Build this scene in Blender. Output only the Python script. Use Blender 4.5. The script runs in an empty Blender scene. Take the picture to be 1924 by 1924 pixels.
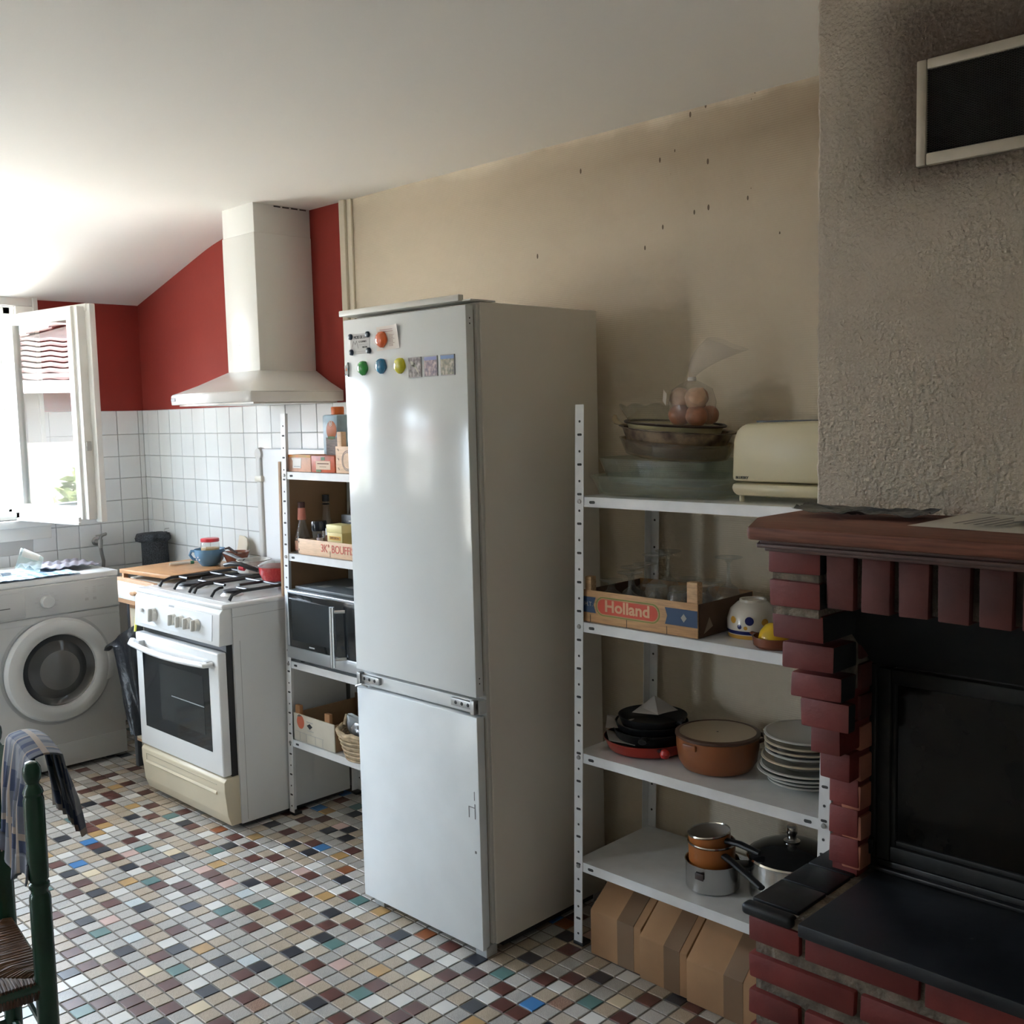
import bpy, bmesh, math, random
from mathutils import Vector, Matrix
random.seed(7)
PI = math.pi
SC = bpy.context.scene
COL = SC.collection

# ------------------------------------------------------------------ camera, world, exposure
cam_d = bpy.data.cameras.new('camera'); cam = bpy.data.objects.new('camera', cam_d); COL.objects.link(cam)
cam_d.sensor_width = 36.0; cam_d.lens = 36.0 * 1987.09 / 1924.0; cam_d.clip_start = 0.02; cam_d.clip_end = 200
_r = (0.70968935, 0.70410089, -0.02414474); _d = (0.04816388, -0.08268039, -0.99541157); _f = (-0.70286647, 0.70527008, -0.09258962)
cam.matrix_world = Matrix(((_r[0], -_d[0], -_f[0], 5.105), (_r[1], -_d[1], -_f[1], -2.5), (_r[2], -_d[2], -_f[2], 1.5), (0, 0, 0, 1)))
SC.camera = cam
world = bpy.data.worlds.new('sky'); SC.world = world; world.use_nodes = True
wn = world.node_tree.nodes; wl = world.node_tree.links
bg = wn['Background']; bg.inputs['Strength'].default_value = 14.5
bg.inputs['Color'].default_value = (0.71, 0.84, 1.0, 1)
SC.view_settings.view_transform = 'Standard'; SC.view_settings.look = 'None'; SC.view_settings.gamma = 1.0
SC.view_settings.use_curve_mapping = False
SC.view_settings.exposure = 1.16
SC.cycles.max_bounces = 12; SC.cycles.diffuse_bounces = 6; SC.cycles.glossy_bounces = 4
SC.cycles.transparent_max_bounces = 24; SC.cycles.transmission_bounces = 8
SC.cycles.sample_clamp_indirect = 8.0; SC.cycles.caustics_reflective = False; SC.cycles.caustics_refractive = False
sun_d = bpy.data.lights.new('sun', 'SUN'); sun_d.energy = 62.0; sun_d.angle = 0.009; sun_d.color = (1.0, 0.96, 0.90)
sun = bpy.data.objects.new('sun', sun_d); COL.objects.link(sun); sun.rotation_euler = (math.radians(-12), math.radians(34), 0)   # high behind the house: lights the garden, not the room
# window openings in the left wall: (y0, y1, z0, z1)
W1 = (-1.85, -0.60, 1.06, 2.05)
W2 = (-4.22, -2.93, 1.00, 2.10)
FILL_DOOR = (0.55, 0.97, 0.06, 2.05)      # made-up glazed door in the unseen back wall, added for fill light: (x0, x1, z0, z1)
for k, (y0, y1, z0, z1) in enumerate((W1, W2)):          # portals guide the sky light through the openings
    l = bpy.data.lights.new('window_portal', 'AREA'); l.shape = 'RECTANGLE'; l.size = z1 - z0; l.size_y = y1 - y0
    l.cycles.is_portal = True
    o = bpy.data.objects.new('window_portal', l); COL.objects.link(o)
    o.location = (-0.29, (y0 + y1) / 2, (z0 + z1) / 2); o.rotation_euler = (0, -PI / 2, 0)

l = bpy.data.lights.new('fill_door_portal', 'AREA'); l.shape = 'RECTANGLE'; l.size = FILL_DOOR[1] - FILL_DOOR[0]; l.size_y = FILL_DOOR[3] - FILL_DOOR[2]; l.cycles.is_portal = True  # guides sky light through the added fill door
o = bpy.data.objects.new('fill_door_portal', l); COL.objects.link(o); o.location = ((FILL_DOOR[0] + FILL_DOOR[1]) / 2, -5.36, (FILL_DOOR[2] + FILL_DOOR[3]) / 2); o.rotation_euler = (PI / 2, 0, 0)

# ------------------------------------------------------------------ materials
MATS = {}
def mat(name, col, rough=0.5, metal=0.0, spec=0.5, var=0.0, vscale=8.0, bump=0.0, bscale=60.0, trans=0.0, coat=0.0, vcol=None, stretch=None, emis=None, bdist=0.01):
    if name in MATS: return MATS[name]
    m = bpy.data.materials.new(name); m.use_nodes = True; nt = m.node_tree; n = nt.nodes; L = nt.links
    b = n['Principled BSDF']
    b.inputs['Base Color'].default_value = (*col, 1); b.inputs['Roughness'].default_value = rough; b.inputs['Metallic'].default_value = metal
    b.inputs['Specular IOR Level'].default_value = spec; b.inputs['Coat Weight'].default_value = coat
    b.inputs['Transmission Weight'].default_value = trans
    if emis: b.inputs['Emission Color'].default_value = (*emis[0], 1); b.inputs['Emission Strength'].default_value = emis[1]
    tc = None
    if var or bump:
        tc = n.new('ShaderNodeTexCoord')
        src = tc.outputs['Object']
        if stretch:
            mp = n.new('ShaderNodeMapping'); mp.inputs['Scale'].default_value = stretch; L.new(src, mp.inputs['Vector']); src = mp.outputs['Vector']
    if var:
        t = n.new('ShaderNodeTexNoise'); t.inputs['Scale'].default_value = vscale; t.inputs['Detail'].default_value = 5
        L.new(src, t.inputs['Vector'])
        r = n.new('ShaderNodeValToRGB'); c2 = vcol or tuple(max(0, c * (1 - var)) for c in col); c1 = col if vcol else tuple(min(1, c * (1 + var * 0.4)) for c in col)
        r.color_ramp.elements[0].position = 0.35; r.color_ramp.elements[1].position = 0.65
        r.color_ramp.elements[0].color = (*c2, 1); r.color_ramp.elements[1].color = (*c1, 1)
        L.new(t.outputs['Fac'], r.inputs['Fac']); L.new(r.outputs['Color'], b.inputs['Base Color'])
    if bump:
        t = n.new('ShaderNodeTexNoise'); t.inputs['Scale'].default_value = bscale; t.inputs['Detail'].default_value = 4
        L.new(src, t.inputs['Vector'])
        bp = n.new('ShaderNodeBump'); bp.inputs['Strength'].default_value = bump; bp.inputs['Distance'].default_value = bdist
        L.new(t.outputs['Fac'], bp.inputs['Height']); L.new(bp.outputs['Normal'], b.inputs['Normal'])
    MATS[name] = m; return m
def thin_glass(name, tint, ior=1.5, rough=0.02, body=0.0):
    if name in MATS: return MATS[name]
    m = bpy.data.materials.new(name); m.use_nodes = True; n = m.node_tree.nodes; L = m.node_tree.links
    n.remove(n['Principled BSDF']); out = n['Material Output']
    tr = n.new('ShaderNodeBsdfTransparent'); tr.inputs['Color'].default_value = (*tint, 1)
    gl = n.new('ShaderNodeBsdfGlossy'); gl.inputs['Roughness'].default_value = rough; gl.inputs['Color'].default_value = (1, 1, 1, 1)
    fr = n.new('ShaderNodeFresnel'); ge = n.new('ShaderNodeNewGeometry'); pw = n.new('ShaderNodeMath'); pw.operation = 'MULTIPLY_ADD'; pw.inputs[1].default_value = 1.0 / ior - ior; pw.inputs[2].default_value = ior
    L.new(ge.outputs['Backfacing'], pw.inputs[0]); L.new(pw.outputs[0], fr.inputs['IOR'])      # same reflectance from both sides of the pane
    mx = n.new('ShaderNodeMixShader'); L.new(fr.outputs[0], mx.inputs['Fac']); 
    last = tr.outputs[0]
    if body:
        df = n.new('ShaderNodeBsdfDiffuse'); df.inputs['Color'].default_value = (*[min(1, t * 0.9) for t in tint], 1)
        m2 = n.new('ShaderNodeMixShader'); m2.inputs['Fac'].default_value = body; L.new(tr.outputs[0], m2.inputs[1]); L.new(df.outputs[0], m2.inputs[2]); last = m2.outputs[0]
    L.new(last, mx.inputs[1]); L.new(gl.outputs[0], mx.inputs[2]); L.new(mx.outputs[0], out.inputs['Surface'])
    MATS[name] = m; return m

# ------------------------------------------------------------------ mesh helpers
class MB:
    def __init__(s): s.bm = bmesh.new()
    def _x(s, vs, M):
        if M is not None:
            for v in vs: v.co = M @ v.co
    def box(s, x0, x1, y0, y1, z0, z1, bev=0.0, seg=2, M=None):
        b = bmesh.new(); bmesh.ops.create_cube(b, size=1)
        for v in b.verts: v.co = Vector(((x0 + x1) / 2 + v.co.x * (x1 - x0), (y0 + y1) / 2 + v.co.y * (y1 - y0), (z0 + z1) / 2 + v.co.z * (z1 - z0)))
        if bev > 0: bmesh.ops.bevel(b, geom=list(b.edges), offset=bev, segments=seg, affect='EDGES', profile=0.5)
        s.add(b, M); return s
    def add(s, b, M=None):
        me = bpy.data.meshes.new('tmp'); 
        if M is not None: bmesh.ops.transform(b, matrix=M, verts=b.verts)
        b.to_mesh(me); b.free(); s.bm.from_mesh(me); bpy.data.meshes.remove(me)
    def lathe(s, prof, seg=32, c=(0, 0, 0), M=None, sx=1.0, sy=1.0, wob=None):
        b = bmesh.new(); rings = []
        for (r, z) in prof:
            if r < 1e-6: rings.append([b.verts.new((c[0], c[1], c[2] + z))])
            else:
                rg = []
                for k in range(seg):
                    a = 2 * PI * k / seg; q = wob(a, z) if wob else 1.0
                    rg.append(b.verts.new((c[0] + r * q * sx * math.cos(a), c[1] + r * q * sy * math.sin(a), c[2] + z)))
                rings.append(rg)
        for A, B in zip(rings, rings[1:]):
            if len(A) == 1 and len(B) == 1: continue
            for k in range(seg):
                k2 = (k + 1) % seg
                if len(A) == 1: b.faces.new((A[0], B[k], B[k2]))
                elif len(B) == 1: b.faces.new((A[k], A[k2], B[0]))
                else: b.faces.new((A[k], A[k2], B[k2], B[k]))
        bmesh.ops.recalc_face_normals(b, faces=b.faces)
        s.add(b, M); return s
    def tube(s, pts, r, seg=10, cap=True, M=None, flat=None):
        b = bmesh.new(); pts = [Vector(p) for p in pts]; rings = []
        up = Vector((0, 0, 1)); prev = None
        for i, p in enumerate(pts):
            t = (pts[min(i + 1, len(pts) - 1)] - pts[max(i - 1, 0)]).normalized()
            if prev is None:
                a = t.cross(up)
                if a.length < 1e-3: a = t.cross(Vector((1, 0, 0)))
                a.normalize()
            else:
                a = (prev - t * prev.dot(t)).normalized()
            prev = a; c = t.cross(a).normalized(); rr = r[i] if isinstance(r, (list, tuple)) else r
            f1 = flat if flat else 1.0
            rings.append([b.verts.new(p + a * rr * math.cos(2 * PI * k / seg) + c * rr * f1 * math.sin(2 * PI * k / seg)) for k in range(seg)])
        for A, B in zip(rings, rings[1:]):
            for k in range(seg): b.faces.new((A[k], A[(k + 1) % seg], B[(k + 1) % seg], B[k]))
        if cap: b.faces.new(list(reversed(rings[0]))); b.faces.new(rings[-1])
        bmesh.ops.recalc_face_normals(b, faces=b.faces)
        s.add(b, M); return s
    def prism(s, poly, h0, h1, axis='z', M=None, bev=0.0):
        b = bmesh.new()
        def P(u, v, h): return {'z': (u, v, h), 'y': (u, h, v), 'x': (h, u, v)}[axis]
        A = [b.verts.new(P(u, v, h0)) for u, v in poly]; B = [b.verts.new(P(u, v, h1)) for u, v in poly]
        b.faces.new(A); b.faces.new(B); nn = len(poly)
        for k in range(nn): b.faces.new((A[k], A[(k + 1) % nn], B[(k + 1) % nn], B[k]))
        bmesh.ops.recalc_face_normals(b, faces=b.faces)
        if bev: bmesh.ops.bevel(b, geom=list(b.edges), offset=bev, segments=2, affect='EDGES', profile=0.5)
        s.add(b, M); return s
    def surf(s, fn, nu, nv, closed_u=False, M=None, thick=0.0):
        b = bmesh.new(); V = []
        for i in range(nu + (0 if closed_u else 1)):
            V.append([b.verts.new(fn(i / nu, j / nv)) for j in range(nv + 1)])
        n = len(V)
        for i in range(n if closed_u else n - 1):
            for j in range(nv): b.faces.new((V[i][j], V[(i + 1) % n][j], V[(i + 1) % n][j + 1], V[i][j + 1]))
        bmesh.ops.recalc_face_normals(b, faces=b.faces)
        if thick: bmesh.ops.solidify(b, geom=list(b.faces), thickness=thick)
        s.add(b, M); return s
    def quadwall(s, us, vs, skip):   # grid of rectangles in (u,v) minus the ones in skip
        pass
def tag(o, label, cat, group=None):
    o['label'] = label; o['category'] = cat
    if group: o['group'] = group
    return o
def wloc(p):
    v = Vector((0, 0, 0))
    while p: v = v + p.location; p = p.parent
    return v
def obj(name, mb, m, parent=None, local=False, smooth=True, angle=0.6, org=None):
    me = bpy.data.meshes.new(name)
    if parent is None and org is not None: bmesh.ops.translate(mb.bm, vec=-Vector(org), verts=mb.bm.verts)
    if parent is not None and not local: bmesh.ops.translate(mb.bm, vec=-wloc(parent), verts=mb.bm.verts)
    mb.bm.to_mesh(me); mb.bm.free()
    ms = m if isinstance(m, (list, tuple)) else [m]
    for q in ms: me.materials.append(q)
    if smooth:
        for p in me.polygons: p.use_smooth = True
        try: me.set_sharp_from_angle(angle=angle)
        except Exception: pass
    o = bpy.data.objects.new(name, me); COL.objects.link(o)
    if org is not None and parent is None: o.location = org
    if parent is not None: o.parent = parent
    return o
def thing(name, label, cat, loc=(0, 0, 0), rz=0.0, group=None):
    o = bpy.data.objects.new(name, None); COL.objects.link(o); o.location = loc; o.rotation_euler = (0, 0, rz); o.empty_display_size = 0.05
    return tag(o, label, cat, group)
def inst(name, me, parent, loc, rot=(0, 0, 0), scale=(1, 1, 1)):
    o = bpy.data.objects.new(name, me); COL.objects.link(o); o.parent = parent; o.location = Vector(loc) - wloc(parent); o.rotation_euler = rot; o.scale = scale
    return o
def struct(name, mb, m, **k):
    o = obj(name, mb, m, **k); o['kind'] = 'structure'; return o
def text(name, s, size, m, parent, M, ext=0.0004, sx=1.0, bold=0.0):
    cu = bpy.data.curves.new(name, 'FONT'); cu.body = s; cu.size = size; cu.extrude = ext; cu.align_x = 'CENTER'; cu.align_y = 'CENTER'; cu.offset = bold; cu.resolution_u = 3
    tmp = bpy.data.objects.new(name, cu); me = bpy.data.meshes.new_from_object(tmp); bpy.data.objects.remove(tmp); bpy.data.curves.remove(cu)
    me.name = name; me.materials.clear(); me.materials.append(m); o = bpy.data.objects.new(name, me); COL.objects.link(o); o.parent = parent
    o.matrix_basis = Matrix.Translation(-wloc(parent)) @ M @ Matrix.Diagonal((sx, 1, 1, 1)); return o
def frontM(x, y, z, roll=0.0):       # text plane facing -y
    return Matrix.Translation((x, y, z)) @ Matrix.Rotation(PI / 2, 4, 'X') @ Matrix.Rotation(roll, 4, 'Z')

# ------------------------------------------------------------------ shared materials
WHITE = mat('white_paint', (0.80, 0.79, 0.76), 0.55, var=0.04, vscale=3)
TRIMW = mat('trim_white', (0.78, 0.77, 0.73), 0.4, var=0.05, vscale=6)
ENAMEL = mat('white_enamel', (0.80, 0.81, 0.81), 0.18, coat=0.3)
RACKW = mat('rack_white', (0.78, 0.79, 0.80), 0.35, var=0.05, vscale=20)
BLACK = mat('black_plastic', (0.012, 0.012, 0.013), 0.4)
DARKHOLE = mat('dark_hole', (0.01, 0.01, 0.01), 0.8)
STEEL = mat('stainless_steel', (0.62, 0.62, 0.61), 0.18, metal=1.0)
ALU = mat('brushed_aluminium', (0.55, 0.56, 0.57), 0.35, metal=1.0)
WOODL = mat('light_crate_wood', (0.62, 0.40, 0.22), 0.7, var=0.25, vscale=14, stretch=(2, 14, 14))
CARD = mat('cardboard', (0.37, 0.21, 0.105), 0.8, var=0.1, vscale=10)
GLASS = thin_glass('clear_glass', (0.90, 0.93, 0.92), 1.5)

# ------------------------------------------------------------------ the room
def wallpaper():
    m = bpy.data.materials.new('smoke_stained_wallpaper'); m.use_nodes = True; nt = m.node_tree; n = nt.nodes; L = nt.links; b = n['Principled BSDF']
    b.inputs['Roughness'].default_value = 0.75
    tc = n.new('ShaderNodeTexCoord'); sp = n.new('ShaderNodeSeparateXYZ'); L.new(tc.outputs['Object'], sp.inputs[0])
    def math_(op, a, b2=None, c=None):
        q = n.new('ShaderNodeMath'); q.operation = op
        for i, v in enumerate((a, b2, c)):
            if v is None: continue
            if isinstance(v, (int, float)): q.inputs[i].default_value = v
            else: L.new(v, q.inputs[i])
        return q.outputs[0]
    nz = n.new('ShaderNodeTexNoise'); nz.inputs['Scale'].default_value = 2.6; nz.inputs['Detail'].default_value = 6; L.new(tc.outputs['Object'], nz.inputs['Vector'])
    nz2 = n.new('ShaderNodeTexNoise'); nz2.inputs['Scale'].default_value = 9; nz2.inputs['Detail'].default_value = 5; L.new(tc.outputs['Object'], nz2.inputs['Vector'])
    d = math_('SUBTRACT', 2.445, sp.outputs['Z'])
    d = math_('ADD', d, math_('MULTIPLY', math_('SUBTRACT', nz.outputs['Fac'], 0.5), 0.16))
    d = math_('ADD', d, math_('MULTIPLY', math_('SUBTRACT', nz2.outputs['Fac'], 0.5), 0.05))
    rp = n.new('ShaderNodeValToRGB'); L.new(d, rp.inputs['Fac']); e = rp.color_ramp.elements
    e[0].position = 0.0; e[0].color = (0, 0, 0, 1); e[1].position = 1.0; e[1].color = (0, 0, 0, 1)
    for p, v in ((0.10, 0.08), (0.145, 0.75), (0.22, 0.85), (0.45, 0.38), (0.8, 0.1)):
        q = e.new(p); q.color = (v, v, v, 1)
    xs = n.new('ShaderNodeMapRange'); L.new(sp.outputs['X'], xs.inputs['Value']); xs.inputs['From Min'].default_value = 1.7; xs.inputs['From Max'].default_value = 3.9; xs.inputs['To Min'].default_value = 0.30; xs.inputs['To Max'].default_value = 1.0
    st = math_('MULTIPLY', rp.outputs['Color'], xs.outputs[0])
    mx = n.new('ShaderNodeMix'); mx.data_type = 'RGBA'; mx.inputs['A'].default_value = (0.70, 0.61, 0.475, 1); mx.inputs['B'].default_value = (0.235, 0.165, 0.095, 1)
    L.new(st, mx.inputs['Factor']); 
    # tar drops
    vo = n.new('ShaderNodeTexVoronoi'); vo.inputs['Scale'].default_value = 1.0
    mp = n.new('ShaderNodeMapping'); mp.inputs['Scale'].default_value = (27, 0.01, 12); L.new(tc.outputs['Object'], mp.inputs['Vector']); L.new(mp.outputs['Vector'], vo.inputs['Vector'])
    drop = math_('LESS_THAN', vo.outputs['Distance'], 0.095)
    wc = n.new('ShaderNodeSeparateColor'); L.new(vo.outputs['Color'], wc.inputs[0])
    keep = math_('GREATER_THAN', wc.outputs[0], 0.25)
    zl = math_('MULTIPLY', math_('GREATER_THAN', sp.outputs['Z'], 1.95), math_('GREATER_THAN', sp.outputs['X'], 2.75))
    zl = math_('MULTIPLY', zl, math_('LESS_THAN', sp.outputs['Z'], 2.33))
    drop = math_('MULTIPLY', math_('MULTIPLY', drop, keep), zl)
    mx2 = n.new('ShaderNodeMix'); mx2.data_type = 'RGBA'; L.new(mx.outputs['Result'], mx2.inputs['A']); mx2.inputs['B'].default_value = (0.07, 0.04, 0.02, 1); L.new(math_('MULTIPLY', drop, 0.85), mx2.inputs['Factor'])
    L.new(mx2.outputs['Result'], b.inputs['Base Color'])
    # woven diamond relief
    w1 = math_('SINE', math_('MULTIPLY', math_('ADD', sp.outputs['X'], sp.outputs['Z']), 520.0)); w2 = math_('SINE', math_('MULTIPLY', math_('SUBTRACT', sp.outputs['X'], sp.outputs['Z']), 520.0))
    bp = n.new('ShaderNodeBump'); bp.inputs['Strength'].default_value = 0.25; bp.inputs['Distance'].default_value = 0.002
    L.new(math_('MULTIPLY', w1, w2), bp.inputs['Height']); L.new(bp.outputs['Normal'], b.inputs['Normal'])
    return m
WALLP = wallpaper()
RED = mat('red_wall_paint', (0.275, 0.036, 0.027), 0.65, spec=0.2, var=0.10, vscale=2.5, bump=0.06, bscale=40)
GROUT = mat('tile_grout', (0.50, 0.50, 0.49), 0.8)
PLAIN = mat('plain_plaster', (0.40, 0.36, 0.30), 0.8)
ZC = 2.445
def ceil_z(x):      # slope under the roof, eased into the flat ceiling
    if x < 0.62: return 2.207 + 0.272 * x
    if x > 1.16: return ZC
    t = (x - 0.62) / 0.54; p0 = 2.207 + 0.272 * 0.62; m0 = 0.272 * 0.54
    h00 = 2 * t**3 - 3 * t**2 + 1; h10 = t**3 - 2 * t**2 + t; h01 = -2 * t**3 + 3 * t**2
    return h00 * p0 + h10 * m0 + h01 * ZC
RX, RY = 6.7, -5.2
TX = 1.735
# main wall: tiled splash-back zone, red paint above, wallpaper to the right
mb = MB()
mb.box(-0.28, TX, 0.0, 0.15, 0.0, 1.561)
obj_main = struct('wall_main', mb, GROUT, smooth=False)
xs = [-0.28] + [0.04 * k for k in range(0, 31)] + [TX]
mb = MB(); poly = [(-0.28, 1.561), (TX, 1.561), (TX, 2.7), (-0.28, 2.7)]
mb.prism(poly, 0.0, 0.15, 'y'); o = obj('red_paint_area', mb, RED, obj_main, smooth=False)
mb = MB(); mb.box(TX, RX + 0.15, 0.0, 0.15, 0.0, 2.7); o = obj('wallpaper_area', mb, WALLP, obj_main, smooth=False)
# ceiling
def cf(u, v): 
    x = -0.3 + u * (RX + 0.45); return (x, 0.1 + v * (RY - 0.25), ceil_z(max(x, 0) if x > 0 else 0) if x >= 0 else 2.207 + 0.272 * x)
mb = MB(); mb.surf(cf, 160, 4, thick=0.12)
CEILM = mat('ceiling_paint', (0.80, 0.77, 0.72), 0.8, bump=0.05, bscale=12)
ceiling = struct('ceiling', mb, CEILM)
# left wall, 28 cm thick, with two window openings
def wall_with_holes(y0, y1, z0, z1, holes):
    mb = MB(); ys = sorted({y0, y1, *[h[0] for h in holes], *[h[1] for h in holes]}); zs = sorted({z0, z1, *[h[2] for h in holes], *[h[3] for h in holes]})
    for a, b in zip(ys, ys[1:]):
        run = None
        for c, d in zip(zs, zs[1:]):
            if any(a >= h[0] - 1e-6 and b <= h[1] + 1e-6 and c >= h[2] - 1e-6 and d <= h[3] + 1e-6 for h in holes): continue
            mb.box(-0.28, 0.0, a, b, c, d)
    return mb
mb = wall_with_holes(RY - 0.15, 0.0, 1.561, 2.5, [(W1[0], W1[1], 1.561, W1[3]), (W2[0], W2[1], 1.561, W2[3])])
wall_left = struct('wall_left', mb, RED, smooth=False)
mb = wall_with_holes(RY - 0.15, 0.0, 0.0, 1.561, [(W1[0], W1[1], W1[2], 1.561), (W2[0], W2[1], W2[2], 1.561)])
obj('tiled_area', mb, GROUT, wall_left, smooth=False)
mb = MB(); mb.box(RX, RX + 0.15, RY - 0.15, 0.15, 0, 2.7); struct('wall_right', mb, mat('pale_plaster', (0.58, 0.54, 0.47), 0.8), smooth=False)
mb = MB(); mb.box(-0.28, FILL_DOOR[0], RY - 0.15, RY, 0, 2.7).box(FILL_DOOR[1], RX + 0.15, RY - 0.15, RY, 0, 2.7).box(FILL_DOOR[0], FILL_DOOR[1], RY - 0.15, RY, FILL_DOOR[3], 2.7).box(FILL_DOOR[0], FILL_DOOR[1], RY - 0.15, RY, 0, FILL_DOOR[2]); struct('wall_back', mb, PLAIN, smooth=False)
# white wall tiles
TILEW = mat('white_wall_tile', (0.76, 0.77, 0.77), 0.12, var=0.03, vscale=4)
def tile_mesh(name, w, h):
    mb = MB(); mb.box(-w / 2, w / 2, -0.006, 0.0, -h / 2, h / 2, bev=0.0015, seg=1); me = bpy.data.meshes.new(name); mb.bm.to_mesh(me); mb.bm.free(); me.materials.append(TILEW); return me
PW, PH, G = 0.1126, 0.1085, 0.0026
tm = {}
def tile_me(w, h):
    k = (round(w, 4), round(h, 4))
    if k not in tm: tm[k] = tile_mesh('tile', w - G, h - G)
    return tm[k]
rows = [(1.443, 1.561)] + [(1.443 - PH * (k + 1), 1.443 - PH * k) for k in range(7)]
xl = [0.0, 0.052] + [0.052 + PW * (k + 1) for k in range(14)] + [TX]
for z0, z1 in rows:
    for a, b in zip(xl, xl[1:]):
        if b - a < 0.012: continue
        if z0 < 0.9 and a > 1.0: continue
        inst('tile', tile_me(b - a, z1 - z0), obj_main, ((a + b) / 2, random.uniform(-0.0004, 0.0006), (z0 + z1) / 2), (random.uniform(-0.004, 0.004), 0, random.uniform(-0.006, 0.006)))
yl = [-0.007, -0.033] + [-0.033 - 0.1105 * (k + 1) for k in range(9)]
for z0, z1 in rows:
    for a, b in zip(yl, yl[1:]):
        if a < -0.5 and z1 > 1.0: continue
        y1, y0 = a, b
        inst('tile', tile_me(y1 - y0, z1 - z0), wall_left, (random.uniform(-0.0006, 0.0004), (y0 + y1) / 2, (z0 + z1) / 2), (0, random.uniform(-0.004, 0.004), PI / 2 + random.uniform(-0.006, 0.006)))
# narrow cover strip between red paint and wallpaper
mb = MB(); mb.box(1.738, 1.772, -0.022, 0.0, 0.9, ZC + 0.01, bev=0.003); mb.box(1.772, 1.80, -0.010, 0.0, 0.9, ZC + 0.01, bev=0.002)
struct('trim_1', mb, mat('cover_strip', (0.66, 0.60, 0.48), 0.5))

# ------------------------------------------------------------------ floor tiles
GR = ((18.803491, 0.497221, -61.308289), (0.036750, 18.651812, 12.770311))
_det = GR[0][0] * GR[1][1] - GR[0][1] * GR[1][0]
def cell_xy(i, j):
    a, b = i - GR[0][2], j - GR[1][2]
    return ((GR[1][1] * a - GR[0][1] * b) / _det, (-GR[1][0] * a + GR[0][0] * b) / _det)
CELLS = "K:-50,-2 -45,-4 -43,-3 -38,-7 -38,-2 -34,-6 -34,0 -32,-9 -30,-6 -29,-3 -29,4 -28,-9 -28,0 -25,-11 -25,3 -25,6 -24,-8 -23,3 -23,6 -22,-6 -22,-2 -20,-14 -20,-11 -18,-9 -18,2 -15,-8 -15,-1 -13,-10 -13,-7 -13,-5 -13,-3 -12,-13 -10,0 -8,-7 -5,1 -3,3 -3,6 -2,-2 1,4 2,-1 5,5;W:-49,-1 -47,-2 -47,1 -46,-3 -44,-2 -42,0 -41,-4 -40,-6 -39,-1 -37,-4 -36,-5 -35,-8 -35,0 -34,-3 -33,-5 -32,-10 -31,-3 -31,0 -29,-6 -28,5 -27,-8 -27,-4 -27,-1 -26,-5 -25,-13 -25,2 -24,-6 -24,-4 -23,-14 -23,0 -22,-7 -21,-12 -21,-5 -21,-2 -21,2 -19,-15 -19,-14 -19,-9 -19,-2 -18,-7 -17,-13 -17,1 -16,-4 -15,-9 -14,-14 -14,-10 -14,0 -13,-4 -12,-9 -11,-12 -11,-2 -10,-8 -8,-1 -6,-5 -6,0 -5,-4 -3,-3 -2,-1 0,2 2,5 3,1;M:-51,0 -48,-3 -48,0 -48,1 -48,3 -46,-2 -46,-1 -45,1 -44,-1 -43,-4 -43,-1 -42,-2 -42,1 -39,-5 -39,-4 -39,0 -38,-5 -37,-1 -36,1 -35,-6 -35,-3 -34,-9 -34,-4 -33,-2 -33,0 -32,-6 -30,-9 -30,-1 -29,-10 -29,-5 -29,-4 -29,1 -27,-12 -27,1 -27,4 -26,-9 -26,-6 -25,-5 -25,-3 -25,0 -24,-12 -24,-5 -24,-3 -24,1 -24,4 -22,-13 -22,-9 -21,-1 -21,5 -20,-13 -20,-8 -20,1 -19,-12 -19,-6 -19,-4 -18,-10 -18,-1 -17,-15 -17,-5 -17,-3 -16,-14 -16,1 -15,-13 -15,-11 -15,-3 -14,-13 -14,-2 -13,-12 -13,-8 -13,-1 -11,-9 -11,-5 -10,-11 -10,-1 -8,-6 -7,-4 -7,-1 -7,1 -6,-7 -5,-6 -5,-1 -4,-5 -4,-4 -4,0 -2,0 -2,5 -1,-1 -1,2 0,-1 0,3 3,0 4,2 4,4 6,5 7,4;O:-45,0 -40,-1 -38,-4 -37,-5 -36,-9 -28,-7 -28,2 -26,-2 -21,4 -17,-8 -17,0 -13,1 -8,-3 -1,-3;T:-41,-5 -36,0 -32,-4 -31,-11 -28,-1 -27,-6 -23,-11 -20,-5 -19,-3 -16,-15 -16,-10 -15,1 -12,-3 -11,-7 -7,-5 -3,1 2,2;Y:-31,-8 -30,-3 -19,-1 -17,-11 -12,-11 -6,-2 3,3;B:-36,-6 -33,-8 -23,4 0,0;R:-31,1 -19,3 -9,1;P:-32,-5 -26,-3 -24,-10 -23,-3 -21,1 -10,-6 -10,-4;L:-25,-8 -21,-10 -21,-3 -14,-7;C:-10,-9 1,1"
cell = {}
for blk in CELLS.split(';'):
    c, lst = blk.split(':')
    for t in lst.split():
        i, j = t.split(','); cell[(int(i), int(j))] = c
def spk(name, a, b, rough=0.35): return mat(name, a, rough, var=0.3, vscale=260, vcol=b)
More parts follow.
